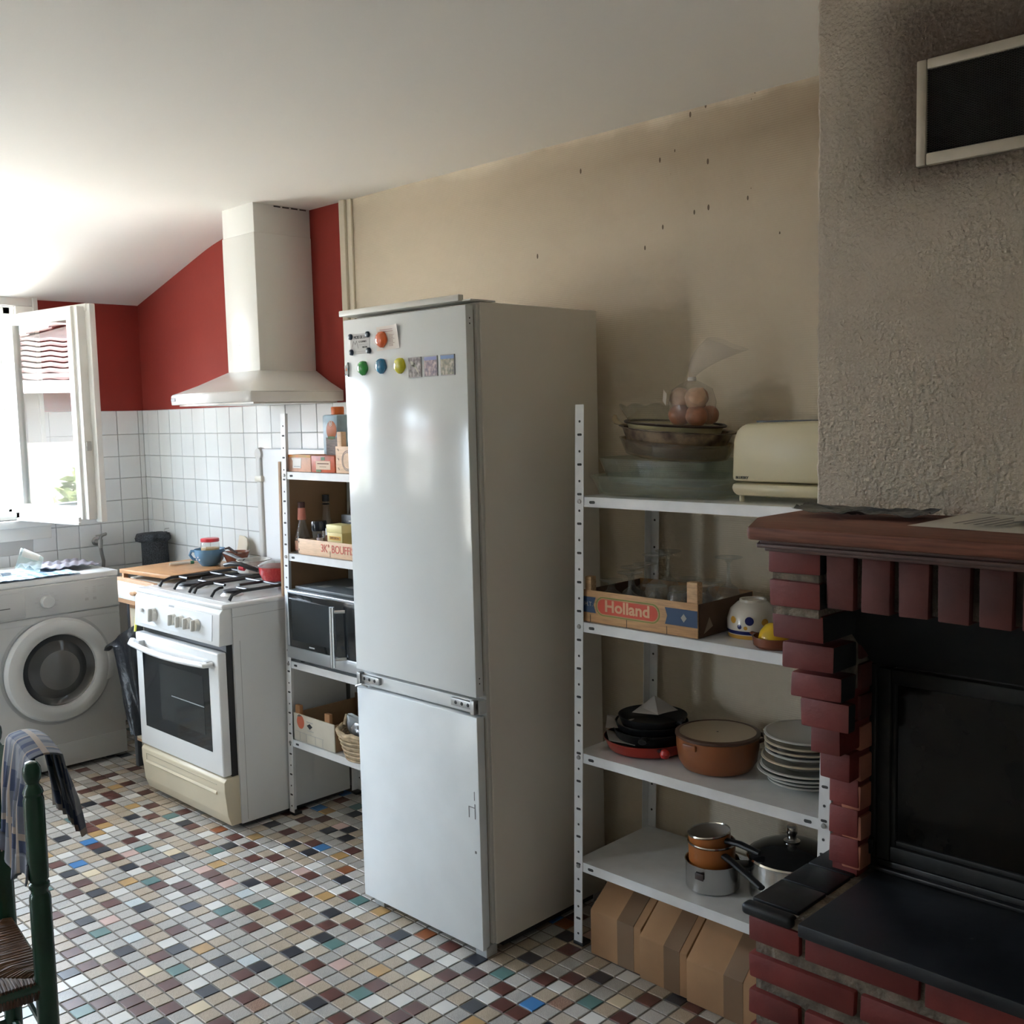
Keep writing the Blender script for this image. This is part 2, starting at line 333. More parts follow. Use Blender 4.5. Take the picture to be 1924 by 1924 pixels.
FT = {'W': mat('tile_white', (0.64, 0.63, 0.60), 0.3, var=0.04, vscale=8), 'K': mat('tile_navy_black', (0.030, 0.032, 0.042), 0.3, var=0.2, vscale=9),
      'M': mat('tile_maroon', (0.115, 0.042, 0.034), 0.32, var=0.25, vscale=9), 'T': mat('tile_teal', (0.10, 0.20, 0.19), 0.3, var=0.1, vscale=9),
      'O': mat('tile_ochre', (0.45, 0.28, 0.11), 0.35, var=0.15, vscale=12), 'B': mat('tile_blue', (0.055, 0.20, 0.46), 0.3, var=0.1, vscale=9),
      'P': mat('tile_pink', (0.55, 0.38, 0.34), 0.35, var=0.1, vscale=10), 'L': spk('tile_pale_blue', (0.44, 0.52, 0.56), (0.58, 0.62, 0.62)),
      'Y': mat('tile_cream', (0.62, 0.53, 0.37), 0.35, var=0.06, vscale=9), 'R': mat('tile_rust', (0.27, 0.09, 0.035), 0.35, var=0.2, vscale=14),
      'C': spk('tile_brown_speckled', (0.18, 0.09, 0.06), (0.36, 0.24, 0.18)), 'g': spk('tile_grey_speckled', (0.315, 0.305, 0.285), (0.44, 0.425, 0.395)),
      'h': spk('tile_light_grey_speckled', (0.39, 0.37, 0.345), (0.50, 0.48, 0.445)), 'b': spk('tile_beige_speckled', (0.33, 0.265, 0.195), (0.455, 0.38, 0.29)), 'd': spk('tile_sand_speckled', (0.38, 0.325, 0.26), (0.49, 0.43, 0.355))}
mb = MB(); mb.box(-0.05, RX + 0.05, RY - 0.05, 0.05, -0.12, -0.0022)
floor = struct('floor', mb, mat('floor_grout', (0.20, 0.18, 0.155), 0.85, var=0.2, vscale=6), smooth=False)
def pick(i, j):
    if (i, j) in cell: return cell[(i, j)]
    rr = random.Random(i * 7919 + j * 104729)
    x, y = cell_xy(i + .5, j + .5)
    seen = 0.6 < x < 3.7 and -1.5 < y < -0.35 and y > -0.35 - (4.0 - x) * 0.9
    q = rr.random()
    if not seen and q < 0.24: return rr.choice('WWWMMMMMKKKTOYPRB')
    return rr.choice('gggghhbbbd')
# tile body (top face proud of the joint, chamfered)
def tile_geo():
    h = 0.0243; c = 0.0014
    v = [(-h, -h, -0.006), (h, -h, -0.006), (h, h, -0.006), (-h, h, -0.006), (-h, -h, -c), (h, -h, -c), (h, h, -c), (-h, h, -c), (-h + c, -h + c, 0), (h - c, -h + c, 0), (h - c, h - c, 0), (-h + c, h - c, 0)]
    f = [(0, 1, 5, 4), (1, 2, 6, 5), (2, 3, 7, 6), (3, 0, 4, 7), (4, 5, 9, 8), (5, 6, 10, 9), (6, 7, 11, 10), (7, 4, 8, 11), (8, 9, 10, 11)]
    return v, f
TV, TF = tile_geo()
FME = {}
for c, m in FT.items():
    me = bpy.data.meshes.new('floor_tile'); me.from_pydata(TV, [], TF); me.materials.append(m); FME[c] = me
cam_p = Vector((5.105, -2.5, 1.5)); cR, cD, cF = Vector(_r), Vector(_d), Vector(_f)
near = []; rest = []
i0, i1 = -62, 64; j0, j1 = -85, 14
for i in range(i0, i1 + 1):
    for j in range(j0, j1 + 1):
        x, y = cell_xy(i + .5, j + .5)
        if not (0.03 < x < RX - 0.03 and RY + 0.03 < y < -0.03): continue
        q = Vector((x, y, 0)) - cam_p; dz = q.dot(cF); vis = False
        if dz > 0.3:
            u = 0.5 + q.dot(cR) / dz * 1987.09 / 1924; v = 0.5 + q.dot(cD) / dz * 1987.09 / 1924
            vis = 0.055 < u < 0.72 and 0.7 < v < 1.0 and not (x > 3.15 and y > -0.42) and not (y < -0.55 - 0 and x > 4.0) and not (2.5 < x < 3.07 and y > -0.5)
        (near if vis else rest).append((dz, i, j, x, y))
near.sort(); rest += near[300:]; near = near[:300]
for dz, i, j, x, y in near:
    inst('tile', FME[pick(i, j)], floor, (x, y, random.uniform(-0.0005, 0.0002)), (random.uniform(-0.006, 0.006), random.uniform(-0.006, 0.006), random.uniform(-0.012, 0.012)))
V = []; F = []; MI = []; keys = list(FT)
for dz, i, j, x, y in rest:
    k = len(V); a = random.uniform(-0.012, 0.012); ca, sa = math.cos(a), math.sin(a); tz = random.uniform(-0.0005, 0.0002)
    V += [(x + p[0] * ca - p[1] * sa, y + p[0] * sa + p[1] * ca, p[2] + tz) for p in TV]; F += [tuple(k + q for q in f) for f in TF]; MI += [keys.index(pick(i, j))] * len(TF)
me = bpy.data.meshes.new('tile_field'); me.from_pydata(V, [], F)
for c in keys: me.materials.append(FT[c])
me.polygons.foreach_set('material_index', MI)
o = bpy.data.objects.new('tile_field', me); COL.objects.link(o); o.parent = floor; o['kind'] = 'stuff'

# ------------------------------------------------------------------ window in the left wall (open casement)
y0, y1, z0, z1 = W1
win = struct('window_1', MB().box(-0.10, -0.05, y1 - 0.035, y1, z0, z1, bev=0.004).box(-0.10, -0.05, y0, y0 + 0.035, z0, z1, bev=0.004).box(-0.10, -0.05, y0, y1, z1 - 0.035, z1, bev=0.004).box(-0.10, -0.05, y0, y1, z0, z0 + 0.035, bev=0.004)
    .box(-0.16, -0.10, y1 - 0.05, y1, z0, z1, bev=0.004).box(-0.16, -0.10, y0, y1, z0, z0 + 0.05, bev=0.004).box(-0.16, -0.10, y0, y1, z1 - 0.05, z1, bev=0.004).box(-0.24, -0.18, y1 - 0.03, y1, z0, z1, bev=0.004), TRIMW)
# casing boards round the opening, flat on the wall and with a bevelled inner edge
mb = MB()
CW = 0.10
mb.box(-0.004, 0.018, y1, y1 + CW - 0.012, z0, z1 - 0.0005, bev=0.004); mb.box(-0.004, 0.026, y1 + CW - 0.022, y1 + CW, z0, z1 + 0.0595, bev=0.003)
mb.box(-0.004, 0.018, y0 - CW, y0, z0, z1 - 0.0005, bev=0.004)
mb.box(-0.004, 0.018, y0 - CW, y1 + CW - 0.023, z1, z1 + 0.062, bev=0.004); mb.box(-0.004, 0.026, y0 - CW, y1 + CW, z1 + 0.06, z1 + 0.08, bev=0.003)
obj('casing', mb, TRIMW, win)
obj('reveal_lining', MB().box(-0.279, -0.001, y1 - 0.004, y1 + 0.001, z0, z1).box(-0.279, -0.001, y0 - 0.001, y0 + 0.004, z0, z1).box(-0.279, -0.001, y0 + .0045, y1 - .0045, z1 - 0.004, z1 + 0.001).box(-0.279, -0.05, y0 + .0045, y1 - .0045, z0 - 0.001, z0 + 0.004), TRIMW, win, smooth=False)
mb = MB(); mb.box(-0.05, 0.034, y0 - CW, y1 + CW, z0 - 0.035, z0, bev=0.005); mb.box(-0.004, 0.016, y0 - CW, y1 + CW, z0 - 0.095, z0 - 0.035, bev=0.003); obj('window_sill', mb, TRIMW, win)
mb = MB(); mb.box(-0.34, -0.24, y0 - 0.05, y1 + 0.05, z0 - 0.04, z0, bev=0.004); obj('outer_sill', mb, mat('stone_sill', (0.6, 0.55, 0.48), 0.8), win)
PANEG = thin_glass('window_glass', (0.93, 0.95, 0.94), 1.6, 0.0)
def sash(parent, hx, hy, ang, w, za, zb):
    """casement leaf: local u along the leaf from the hinge, n its outer face"""
    M = Matrix.Translation((hx, hy, 0)) @ Matrix.Rotation(ang, 4, 'Z')
    def P(mb, u0, u1, n0, n1, a, b, bev=0.004): mb.box(u0, u1, n0, n1, a, b, bev=bev, M=M)
    mb = MB()
    P(mb, 0.0, 0.045, -0.02, 0.025, za, zb); P(mb, w - 0.105, w - 0.065, -0.02, 0.025, za, zb); P(mb, 0.04, w - 0.10, -0.02, 0.025, zb - 0.05, zb); P(mb, 0.04, w - 0.10, -0.02, 0.025, za, za + 0.055)
    P(mb, w - 0.070, w - 0.035, -0.008, 0.040, za, zb)                      # rebated meeting stile
    P(mb, w - 0.045, w, 0.030, 0.058, za - 0.012, zb + 0.01)                # cover strip on the room side
    P(mb, 0.0, w - 0.02, 0.025, 0.040, zb - 0.02, zb + 0.012)
    lf = obj('casement', mb, TRIMW, parent)
    mb = MB(); P(mb, 0.02, w - 0.08, -0.032, -0.018, za - 0.018, za + 0.012); P(mb, 0.02, w - 0.06, -0.045, -0.03, za - 0.022, za - 0.008); obj('drip_rail', mb, TRIMW, lf)
    mb = MB(); P(mb, 0.04, w - 0.10, -0.002, 0.002, za + 0.05, zb - 0.045, bev=0); obj('pane', mb, PANEG, lf, smooth=False)
    mb = MB(); P(mb, w - 0.044, w - 0.0395, 0.004, 0.020, za + 0.02, zb - 0.05, bev=0); obj('lock_strip', mb, mat('worn_lock_metal', (0.28, 0.25, 0.23), 0.5, metal=0.6, var=0.4, vscale=40), lf)
    mb = MB(); P(mb, w - 0.050, w - 0.036, 0.000, 0.024, (za + zb) / 2 - 0.14, (za + zb) / 2 - 0.02, bev=0.002); P(mb, w - 0.045, w - 0.030, -0.002, 0.022, (za + zb) / 2 - 0.16, (za + zb) / 2 - 0.12, bev=0.002); obj('lock_case', mb, mat('lock_zinc', (0.45, 0.44, 0.42), 0.4, metal=0.8), lf)
    return lf
sash(win, 0.0, -0.618, math.radians(7.8), 0.600, 1.083, 2.005)
# second window, further along the same wall
y0, y1, z0, z1 = W2
mb = MB()
for a, b in ((y0, y0 + 0.05), ((y0 + y1) / 2 - 0.05, (y0 + y1) / 2 + 0.05), (y1 - 0.05, y1)): mb.box(-0.12, -0.06, a, b, z0, z1, bev=0.004)
for a, b in ((z0, z0 + 0.05), (1.535, 1.575), (z1 - 0.05, z1)): mb.box(-0.12, -0.06, y0, y1, a, b, bev=0.004)
win2 = struct('window_2', mb, TRIMW)
mb = MB(); mb.box(-0.092, -0.088, y0, y1, z0, z1); obj('pane', mb, thin_glass('window_glass_closed', (0.95, 0.96, 0.95), 1.45, 0.0), win2, smooth=False)
mb = MB(); mb.box(-0.27, 0.0, y0, y1, z0 - 0.03, z0, bev=0.005); obj('window_sill', mb, TRIMW, win2)
# unseen glazed door behind the camera, put in to brighten the room
x0, x1, z0, z1 = FILL_DOOR; mb = MB()
for a, b in ((x0, x0 + 0.04), (x1 - 0.04, x1)): mb.box(a, b, RY - 0.10, RY - 0.05, z0, z1, bev=0.004)
for a, b in ((z0, z0 + 0.10), (z1 - 0.07, z1)): mb.box(x0, x1, RY - 0.098, RY - 0.052, a, b, bev=0.004)
door = struct('fill_light_door', mb, TRIMW)
obj('pane', MB().box(x0, x1, RY - 0.077, RY - 0.073, z0, z1), thin_glass('window_glass_closed', (0, 0, 0)), door, smooth=False)

# ------------------------------------------------------------------ outside the windows
mb = MB(); mb.box(-60, 40, -60, 40, -0.35, -0.3)
g = struct('ground', mb, mat('pale_gravel', (0.50, 0.47, 0.42), 0.9, var=0.2, vscale=0.6), smooth=False)
def house(name, label, cx, cy, rz, w, d, he, hr, wallm, roofm, nrow):
    t = thing(name, label, 'building', (cx, cy, -0.3), rz)
    obj('wall', MB().box(-w / 2, w / 2, -d / 2, d / 2, 0, he), wallm, t, local=True, smooth=False)
    mb = MB(); obj('gable', mb.prism([(-d / 2, he), (d / 2, he), (0, hr)], -w / 2, w / 2, 'x'), wallm, t, local=True, smooth=False)
    mb = MB()
    for s in (-1, 1):
        for k in range(nrow):
            t0, t1 = k / nrow, (k + 1.15) / nrow
            y0, y1 = s * (d / 2 + 0.35) * (1 - t0), s * (d / 2 + 0.35) * (1 - min(t1, 1)); z0, z1 = he - 0.15 + (hr + 0.1 - he + 0.15) * t0, he - 0.15 + (hr + 0.1 - he + 0.15) * min(t1, 1)
            mb.surf(lambda u, v: (-w / 2 - 0.3 + u * (w + 0.6), y0 + (y1 - y0) * v, z0 + (z1 - z0) * v + 0.06 * (1 - v) + 0.025 * abs(math.sin(u * 40 * PI))), 80, 1, thick=0.03)
    obj('roof', mb, roofm, t, local=True, smooth=False)
    for ya in (-d / 2 - 0.42, d / 2 + 0.33): obj('gutter', MB().box(-w / 2 - 0.35, w / 2 + 0.35, ya, ya + 0.09, he - 0.2, he - 0.05), mat('zinc_gutter', (0.75, 0.75, 0.75), 0.4), t, local=True)
    return t
ROOFM = mat('terracotta_roof_tile', (0.17, 0.115, 0.11), 0.8, var=0.35, vscale=3)
house('neighbour_house', 'low house with tiled roof outside, mirrored in the open casement pane', -9.06, -8.0, math.radians(-51.5), 12, 5, 2.39, 2.96, mat('neighbour_render', (0.15, 0.14, 0.135), 0.9, var=0.1, vscale=1), ROOFM, 9)
house('neighbour_house', 'taller gabled house rising behind the low roof, mirrored in the pane', -21.0, -19.0, math.radians(38), 6, 9, 3.4, 4.7, mat('neighbour_render_pink', (0.20, 0.16, 0.15), 0.9), ROOFM, 9)
def bush(label, x, y, z, r, m, n=420):
    t = thing('garden_bush', label, 'bush', (x, y, -0.3), 0, 'garden bushes outside the window')
    mb = MB()
    for k in range(5): mb.tube([(0, 0, 0), (random.uniform(-.2, .2) * r, random.uniform(-.2, .2) * r, (z + .3) * .5), (random.uniform(-.6, .6) * r, random.uniform(-.6, .6) * r, (z + .3))], 0.02, 6)
    obj('stems', mb, mat('bush_stem', (0.2, 0.14, 0.09), 0.9), t, local=True)
    V = []; F = []
    for k in range(n):
        a = random.uniform(0, 2 * PI); q = random.uniform(-1, 1); rr = r * random.uniform(0.6, 1.05); h = math.sqrt(1 - q * q)
        c = Vector((rr * h * math.cos(a), rr * h * math.sin(a), z + 0.3 + 0.8 * rr * q)); u = Vector((random.gauss(0, 1), random.gauss(0, 1), random.gauss(0, .6))).normalized(); w = u.orthogonal().normalized(); s = random.uniform(.06, .13)
        b = len(V); V += [c - u * s, c + w * s * .5, c + u * s, c - w * s * .5]; F.append((b, b + 1, b + 2, b + 3))
    me = bpy.data.meshes.new('foliage'); me.from_pydata([tuple(v) for v in V], [], F); me.materials.append(m)
    o = bpy.data.objects.new('foliage', me); COL.objects.link(o); o.parent = t; o['kind'] = 'stuff'
LEAF = mat('bush_leaf', (0.13, 0.16, 0.06), 0.6, var=0.4, vscale=4)
bush('leafy garden bush standing nearest outside the open window', -4.0, -4.5, 0.75, 0.5, LEAF)
bush('leafy garden bush at the foot of the low house outside', -6.0, -4.0, 0.6, 0.6, LEAF)
bush('broad garden bush beside the low house wall outside', -5.2, -6.0, 0.7, 0.6, LEAF)

# ------------------------------------------------------------------ chimney breast and fireplace
def breast_mat():
    m = mat('rough_cast_plaster', (0.52, 0.455, 0.375), 0.9); nt = m.node_tree; n = nt.nodes; L = nt.links; b = n['Principled BSDF']
    tc = n.new('ShaderNodeTexCoord'); sp = n.new('ShaderNodeSeparateXYZ'); L.new(tc.outputs['Object'], sp.inputs[0])
    def M_(op, a, c=None):
        q = n.new('ShaderNodeMath'); q.operation = op
        for i, v in enumerate((a, c)):
            if v is None: continue
            if isinstance(v, (int, float)): q.inputs[i].default_value = v
            else: L.new(v, q.inputs[i])
        return q.outputs[0]
    nz = n.new('ShaderNodeTexNoise'); nz.inputs['Scale'].default_value = 9; nz.inputs['Detail'].default_value = 6; L.new(tc.outputs['Object'], nz.inputs['Vector'])
    # soot: distance outside the grille rectangle, drawn upwards
    dx = M_('MAXIMUM', M_('SUBTRACT', 4.222, sp.outputs['X']), 0.0)
    dz = M_('MAXIMUM', M_('MULTIPLY', M_('SUBTRACT', sp.outputs['Z'], 2.13), 0.45), M_('MULTIPLY', M_('SUBTRACT', 1.965, sp.outputs['Z']), 1.7)); dz = M_('MAXIMUM', dz, 0.0)
    d = M_('SQRT', M_('ADD', M_('MULTIPLY', dx, dx), M_('MULTIPLY', dz, dz))); d = M_('ADD', d, M_('MULTIPLY', M_('SUBTRACT', nz.outputs['Fac'], 0.5), 0.07))
    rp = n.new('ShaderNodeValToRGB'); L.new(M_('MULTIPLY', d, 3.4), rp.inputs['Fac']); e = rp.color_ramp.elements
    e[0].position = 0; e[0].color = (0.93, 0.93, 0.93, 1); e[1].position = 1; e[1].color = (0, 0, 0, 1)
    for p, v in ((0.10, 0.86), (0.22, 0.68), (0.40, 0.36), (0.65, 0.15)): q = e.new(p); q.color = (v, v, v, 1)
    # general smoke film towards the top
    mr = n.new('ShaderNodeMapRange'); L.new(sp.outputs['Z'], mr.inputs['Value']); mr.inputs['From Min'].default_value = 1.9; mr.inputs['From Max'].default_value = 2.6; mr.inputs['To Max'].default_value = 0.45
    fac = M_('MAXIMUM', rp.outputs['Color'], mr.outputs[0])
    mx = n.new('ShaderNodeMix'); mx.data_type = 'RGBA'; mx.inputs['A'].default_value = (0.53, 0.465, 0.38, 1); mx.inputs['B'].default_value = (0.06, 0.032, 0.018, 1); L.new(fac, mx.inputs['Factor']); L.new(mx.outputs['Result'], b.inputs['Base Color'])
    vo = n.new('ShaderNodeTexVoronoi'); vo.inputs['Scale'].default_value = 110; L.new(tc.outputs['Object'], vo.inputs['Vector'])
    n2 = n.new('ShaderNodeTexNoise'); n2.inputs['Scale'].default_value = 170; n2.inputs['Detail'].default_value = 5; L.new(tc.outputs['Object'], n2.inputs['Vector'])
    bp = n.new('ShaderNodeBump'); bp.inputs['Strength'].default_value = 1.0; bp.inputs['Distance'].default_value = 0.006; L.new(M_('ADD', n2.outputs['Fac'], M_('MULTIPLY', vo.outputs['Distance'], 0.5)), bp.inputs['Height']); L.new(bp.outputs['Normal'], b.inputs['Normal'])
    return m
mb = MB()
rr = random.Random(3)
def edge(u, v):
    return None
# front/left skin with a slightly ragged corner
nz_ = 90
prof = [(4.006 + rr.uniform(-0.002, 0.002), 1.287 + k * (2.62 - 1.287) / nz_) for k in range(nz_ + 1)]
b = bmesh.new()
A = [b.verts.new((x, -0.02, z)) for x, z in prof]; B = [b.verts.new((x + rr.uniform(-.001, .001), -0.494, z)) for x, z in prof]; Cc = [b.verts.new((x + 0.006, -0.5, z)) for x, z in prof]; D = [b.verts.new((5.75, -0.5, z)) for x, z in prof]; E_ = [b.verts.new((5.75, -0.02, z)) for x, z in prof]
for P, Q in ((A, B), (B, Cc), (Cc, D), (D, E_), (E_, A)):
    for k in range(nz_): b.faces.new((P[k], Q[k], Q[k + 1], P[k + 1]))
b.faces.new([x[0] for x in (A, B, Cc, D, E_)]); b.faces.new([x[-1] for x in (E_, D, Cc, B, A)])
bmesh.ops.recalc_face_normals(b, faces=b.faces); mb.add(b)
breast = struct('wall_chimney', mb, breast_mat(), smooth=False)
# warm air grille
t = thing('vent_grille', 'cream framed metal air grille with soot stains high on the chimney', 'grille', (4.49, -0.5, 1.94))
FRM = mat('grille_frame_cream', (0.42, 0.37, 0.29), 0.4, var=0.1, vscale=20)
gx0, gx1, gz0, gz1 = 4.216, 4.76, 1.942, 2.134
obj('frame', MB().box(gx0, gx0 + 0.019, -0.514, -0.499, gz0, gz1, bev=0.003).box(gx1 - 0.019, gx1, -0.514, -0.499, gz0, gz1, bev=0.003).box(gx0 + 0.0195, gx1 - 0.0195, -0.514, -0.499, gz1 - 0.019, gz1, bev=0.003).box(gx0 + 0.0195, gx1 - 0.0195, -0.514, -0.499, gz0, gz0 + 0.022, bev=0.003), FRM, t)
obj('backing', MB().box(gx0 + 0.015, gx1 - 0.015, -0.504, -0.5015, gz0 + 0.015, gz1 - 0.015), mat('grille_soot', (0.012, 0.011, 0.010), 0.9), t, smooth=False)
mb = MB(); WIRE = mat('grille_wire', (0.045, 0.040, 0.034), 0.5, metal=0.5)
V = []; F = []
def wire(x0, z0, x1, z1, w=0.0009):
    d = Vector((x1 - x0, 0, z1 - z0)).normalized(); nn = Vector((-d.z, 0, d.x)) * w; k = len(V)
    for p in ((x0, z0), (x1, z1)):
        V.extend([(p[0] + nn.x, -0.5075, p[1] + nn.z), (p[0], -0.5088, p[1]), (p[0] - nn.x, -0.5075, p[1] - nn.z)])
    F.extend([(k, k + 1, k + 4, k + 3), (k + 1, k + 2, k + 5, k + 4)])
x0, x1, z0, z1 = gx0 + 0.017, gx1 - 0.017, gz0 + 0.019, gz1 - 0.017; st = 0.0085; sl = 0.5
k = x0 - (z1 - z0) / sl
while k < x1:
    for s in (1, -1):
        xa, za, xb, zb = (k, z0, k + (z1 - z0) / sl, z1) if s == 1 else (k, z1, k + (z1 - z0) / sl, z0)
        ta, tb = 0.0, 1.0
        if xa < x0: ta = (x0 - xa) / (xb - xa)
        if xb > x1: tb = (x1 - xa) / (xb - xa)
        if tb > ta: wire(xa + (xb - xa) * ta, za + (zb - za) * ta, xa + (xb - xa) * tb, za + (zb - za) * tb)
    k += st
me = bpy.data.meshes.new('wire_mesh'); me.from_pydata([tuple(Vector(v) - t.location) for v in V], [], F); me.materials.append(WIRE); o = bpy.data.objects.new('wire_mesh', me); COL.objects.link(o); o.parent = t; o['kind'] = 'stuff'

fp = thing('fireplace', 'painted red brick fireplace with wooden mantel and black glazed fire insert', 'fireplace', (4.6, -0.8, 0.0))
BRK = mat('red_painted_brick', (0.150, 0.017, 0.013), 0.55, var=0.25, vscale=9, bump=0.35, bscale=55, bdist=0.004)
BRKD = mat('sooty_brick', (0.105, 0.022, 0.017), 0.65, var=0.45, vscale=7, bump=0.35, bscale=55, bdist=0.004)
BRKO = mat('bare_terracotta_brick', (0.40, 0.15, 0.09), 0.7, var=0.25, vscale=10, bump=0.3, bscale=60, bdist=0.004)
MORT = mat('grey_mortar', (0.20, 0.165, 0.125), 0.95, var=0.45, vscale=26, bump=0.8, bscale=90, bdist=0.008)
BLK = mat('fire_black_metal', (0.010, 0.010, 0.0095), 0.42)
SOOT = mat('soot_black', (0.006, 0.006, 0.006), 0.9)
SLAB = mat('black_glazed_slab', (0.010, 0.011, 0.013), 0.42, spec=0.35, var=0.5, vscale=7, bump=0.1, bscale=14)
def brick(x0, x1, y0, y1, z0, z1, m, bev=0.004, soot=False):
    j = lambda a: random.uniform(-a, a)
    mb = MB(); b = bmesh.new(); bmesh.ops.create_cube(b, size=1)
    for v in b.verts: v.co = Vector(((x0 + x1) / 2 + v.co.x * (x1 - x0) + j(.0016), (y0 + y1) / 2 + v.co.y * (y1 - y0) + j(.0016), (z0 + z1) / 2 + v.co.z * (z1 - z0) + j(.0016)))
    bmesh.ops.bevel(b, geom=list(b.edges), offset=bev, segments=2, affect='EDGES', profile=0.6); mb.add(b)
    o = obj('brick', mb, [m, SOOT] if soot else m, fp)
    if soot:
        for p in o.data.polygons:
            if p.normal.x > 0.6 or p.normal.z < -0.6: p.material_index = 1
    return o
# plinth
obj('plinth_core', MB().box(4.040, 5.6, -0.790, -0.03, 0.0, 0.532), MORT, fp, smooth=False)
P0 = 0.0735
for r in range(7):
    zt = 0.525 - P0 * r; zb = zt - 0.049; x = 4.031
    first = 0.108 if r % 2 == 0 else 0.218
    w = first; k = 0
    while x < 5.55:
        a, b2 = x, min(x + w, 5.6)
        cut = r == 2 and a < 4.55 and b2 > 4.40
        if not cut: brick(a, b2, -0.802 + random.uniform(-.002, .002), -0.70, zb, zt, BRK, 0.005)
        x = b2 + 0.0105; w = 0.216
# air inlet in the plinth
obj('air_inlet', MB().box(4.455, 4.585, -0.812, -0.79, 0.326, 0.332).box(4.455, 4.462, -0.812, -0.79, 0.332, 0.402).box(4.578, 4.585, -0.812, -0.79, 0.332, 0.402).box(4.455, 4.585, -0.812, -0.79, 0.402, 0.408), mat('brass_frame', (0.48, 0.42, 0.28), 0.5), fp, smooth=False)
obj('inlet_backing', MB().box(4.462, 4.578, -0.80, -0.792, 0.332, 0.402), mat('inlet_board', (0.16, 0.12, 0.07), 0.8), fp, smooth=False)
# hearth: narrow black tiles at the side and the large slab
for a, b2 in ((-0.678, -0.786), (-0.578, -0.674), (-0.478, -0.574), (-0.378, -0.474), (-0.06, -0.374)):
    obj('hearth_tile', MB().box(4.030, 4.128, b2, a, 0.540, 0.556, bev=0.003), SLAB, fp)
mb = MB(); mb.box(4.024, 4.132, -0.820, -0.790, 0.532, 0.555, bev=0.009, seg=4); obj('hearth_edge_tile', mb, SLAB, fp)
obj('mortar_bed', MB().box(4.036, 4.15, -0.805, -0.05, 0.53, 0.5495), MORT, fp, smooth=False)
mb = MB(); mb.box(4.150, 5.62, -0.828, -0.40, 0.531, 0.557, bev=0.004); obj('hearth_slab', mb, SLAB, fp)
# corbelled jamb
front = [-0.80, -0.80, -0.785, -0.75, -0.72, -0.685, -0.645, -0.605, -0.568, -0.568, -0.568]
for k, yf in enumerate(front):
    zc = 1.222 - 0.0622 * k; hz = 0.0245 if k < 5 else 0.0285
    xr = 4.178 if k < 6 else 4.137
    if k < 6:
        brick(4.074 + (0.003 if k == 1 else 0), xr, yf, max(yf + 0.02, -0.66), zc - hz, zc + hz, BRK, 0.005, True)
        obj('jamb_core', MB().box(4.079, 4.134, max(yf + 0.012, -0.664), -0.50, zc - 0.0311, zc + 0.0311), MORT if k < 5 else BRK, fp, smooth=False)
    else:
        brick(4.074, xr, yf, -0.50, zc - hz, zc + hz, BRK, 0.004)
obj('jamb_mortar', MB().box(4.079, 4.172, -0.792, -0.665, 1.12, 1.262), MORT, fp, smooth=False)
obj('jamb_back', MB().box(4.079, 4.132, -0.562, -0.50, 0.55, 0.9), BRK, fp, smooth=False)
for k in range(1, 12):      # bare reveal bricks beside the insert
    zc = 1.222 - 0.0622 * k - 0.010
    if zc - 0.026 < 0.552: break
    brick(4.10, 4.141, -0.566, -0.510, zc - 0.0255, zc + 0.0255, BRKO if k > 5 else BRKD, 0.004)
# lintel of upright bricks
x = 4.186
while x < 5.6:
    brick(x, x + 0.0525, -0.792 + random.uniform(-.001, .001), -0.69, 1.141, 1.243, BRKD, 0.003); x += 0.0665
obj('lintel_mortar', MB().box(4.079, 5.6, -0.776, -0.69, 1.146, 1.262), mat('sooty_mortar', (0.085, 0.070, 0.056), 0.95, var=0.5, vscale=20, bump=0.6, bscale=90), fp, smooth=False)
obj('smoke_hood', MB().prism([(-0.70, 1.146), (-0.69, 1.20), (-0.46, 1.03), (-0.47, 0.985), (-0.515, 0.985)], 4.136, 5.6, 'x'), SOOT, fp, smooth=False)
# mantel shelf with chamfered corner and moulding
def mant(off, z0, z1, bev=0.0):
    pts = [(3.990 + off, -0.03), (3.990 + off, -0.705 + off * .5), (4.062 + off * .6, -0.852 + off), (5.7, -0.852 + off), (5.7, -0.03)]
    return MB().prism(pts, z0, z1, 'z', bev=bev)
MANT = mat('mahogany_mantel', (0.165, 0.060, 0.034), 0.6, spec=0.25, var=0.35, vscale=9, stretch=(1.2, 22, 22), bump=0.05, bscale=30)
MANTD = mat('mahogany_moulding', (0.085, 0.034, 0.022), 0.5, var=0.3, vscale=9, stretch=(1.2, 22, 22))
ms = obj('mantel_shelf', mant(0.0, 1.262, 1.287, bev=0.006), MANT, fp)
mb = mant(0.022, 1.254, 1.263, bev=0.002)
for off, a, b2 in ((0.016, 1.247, 1.2545), (0.030, 1.240, 1.248)):
    pts = [(3.990 + off, -0.03), (3.990 + off, -0.705 + off * .5), (4.062 + off * .6, -0.852 + off), (5.7, -0.852 + off), (5.7, -0.03)]
    mb.prism(pts, a, b2, 'z', bev=0.002)
obj('moulding', mb, MANTD, ms)
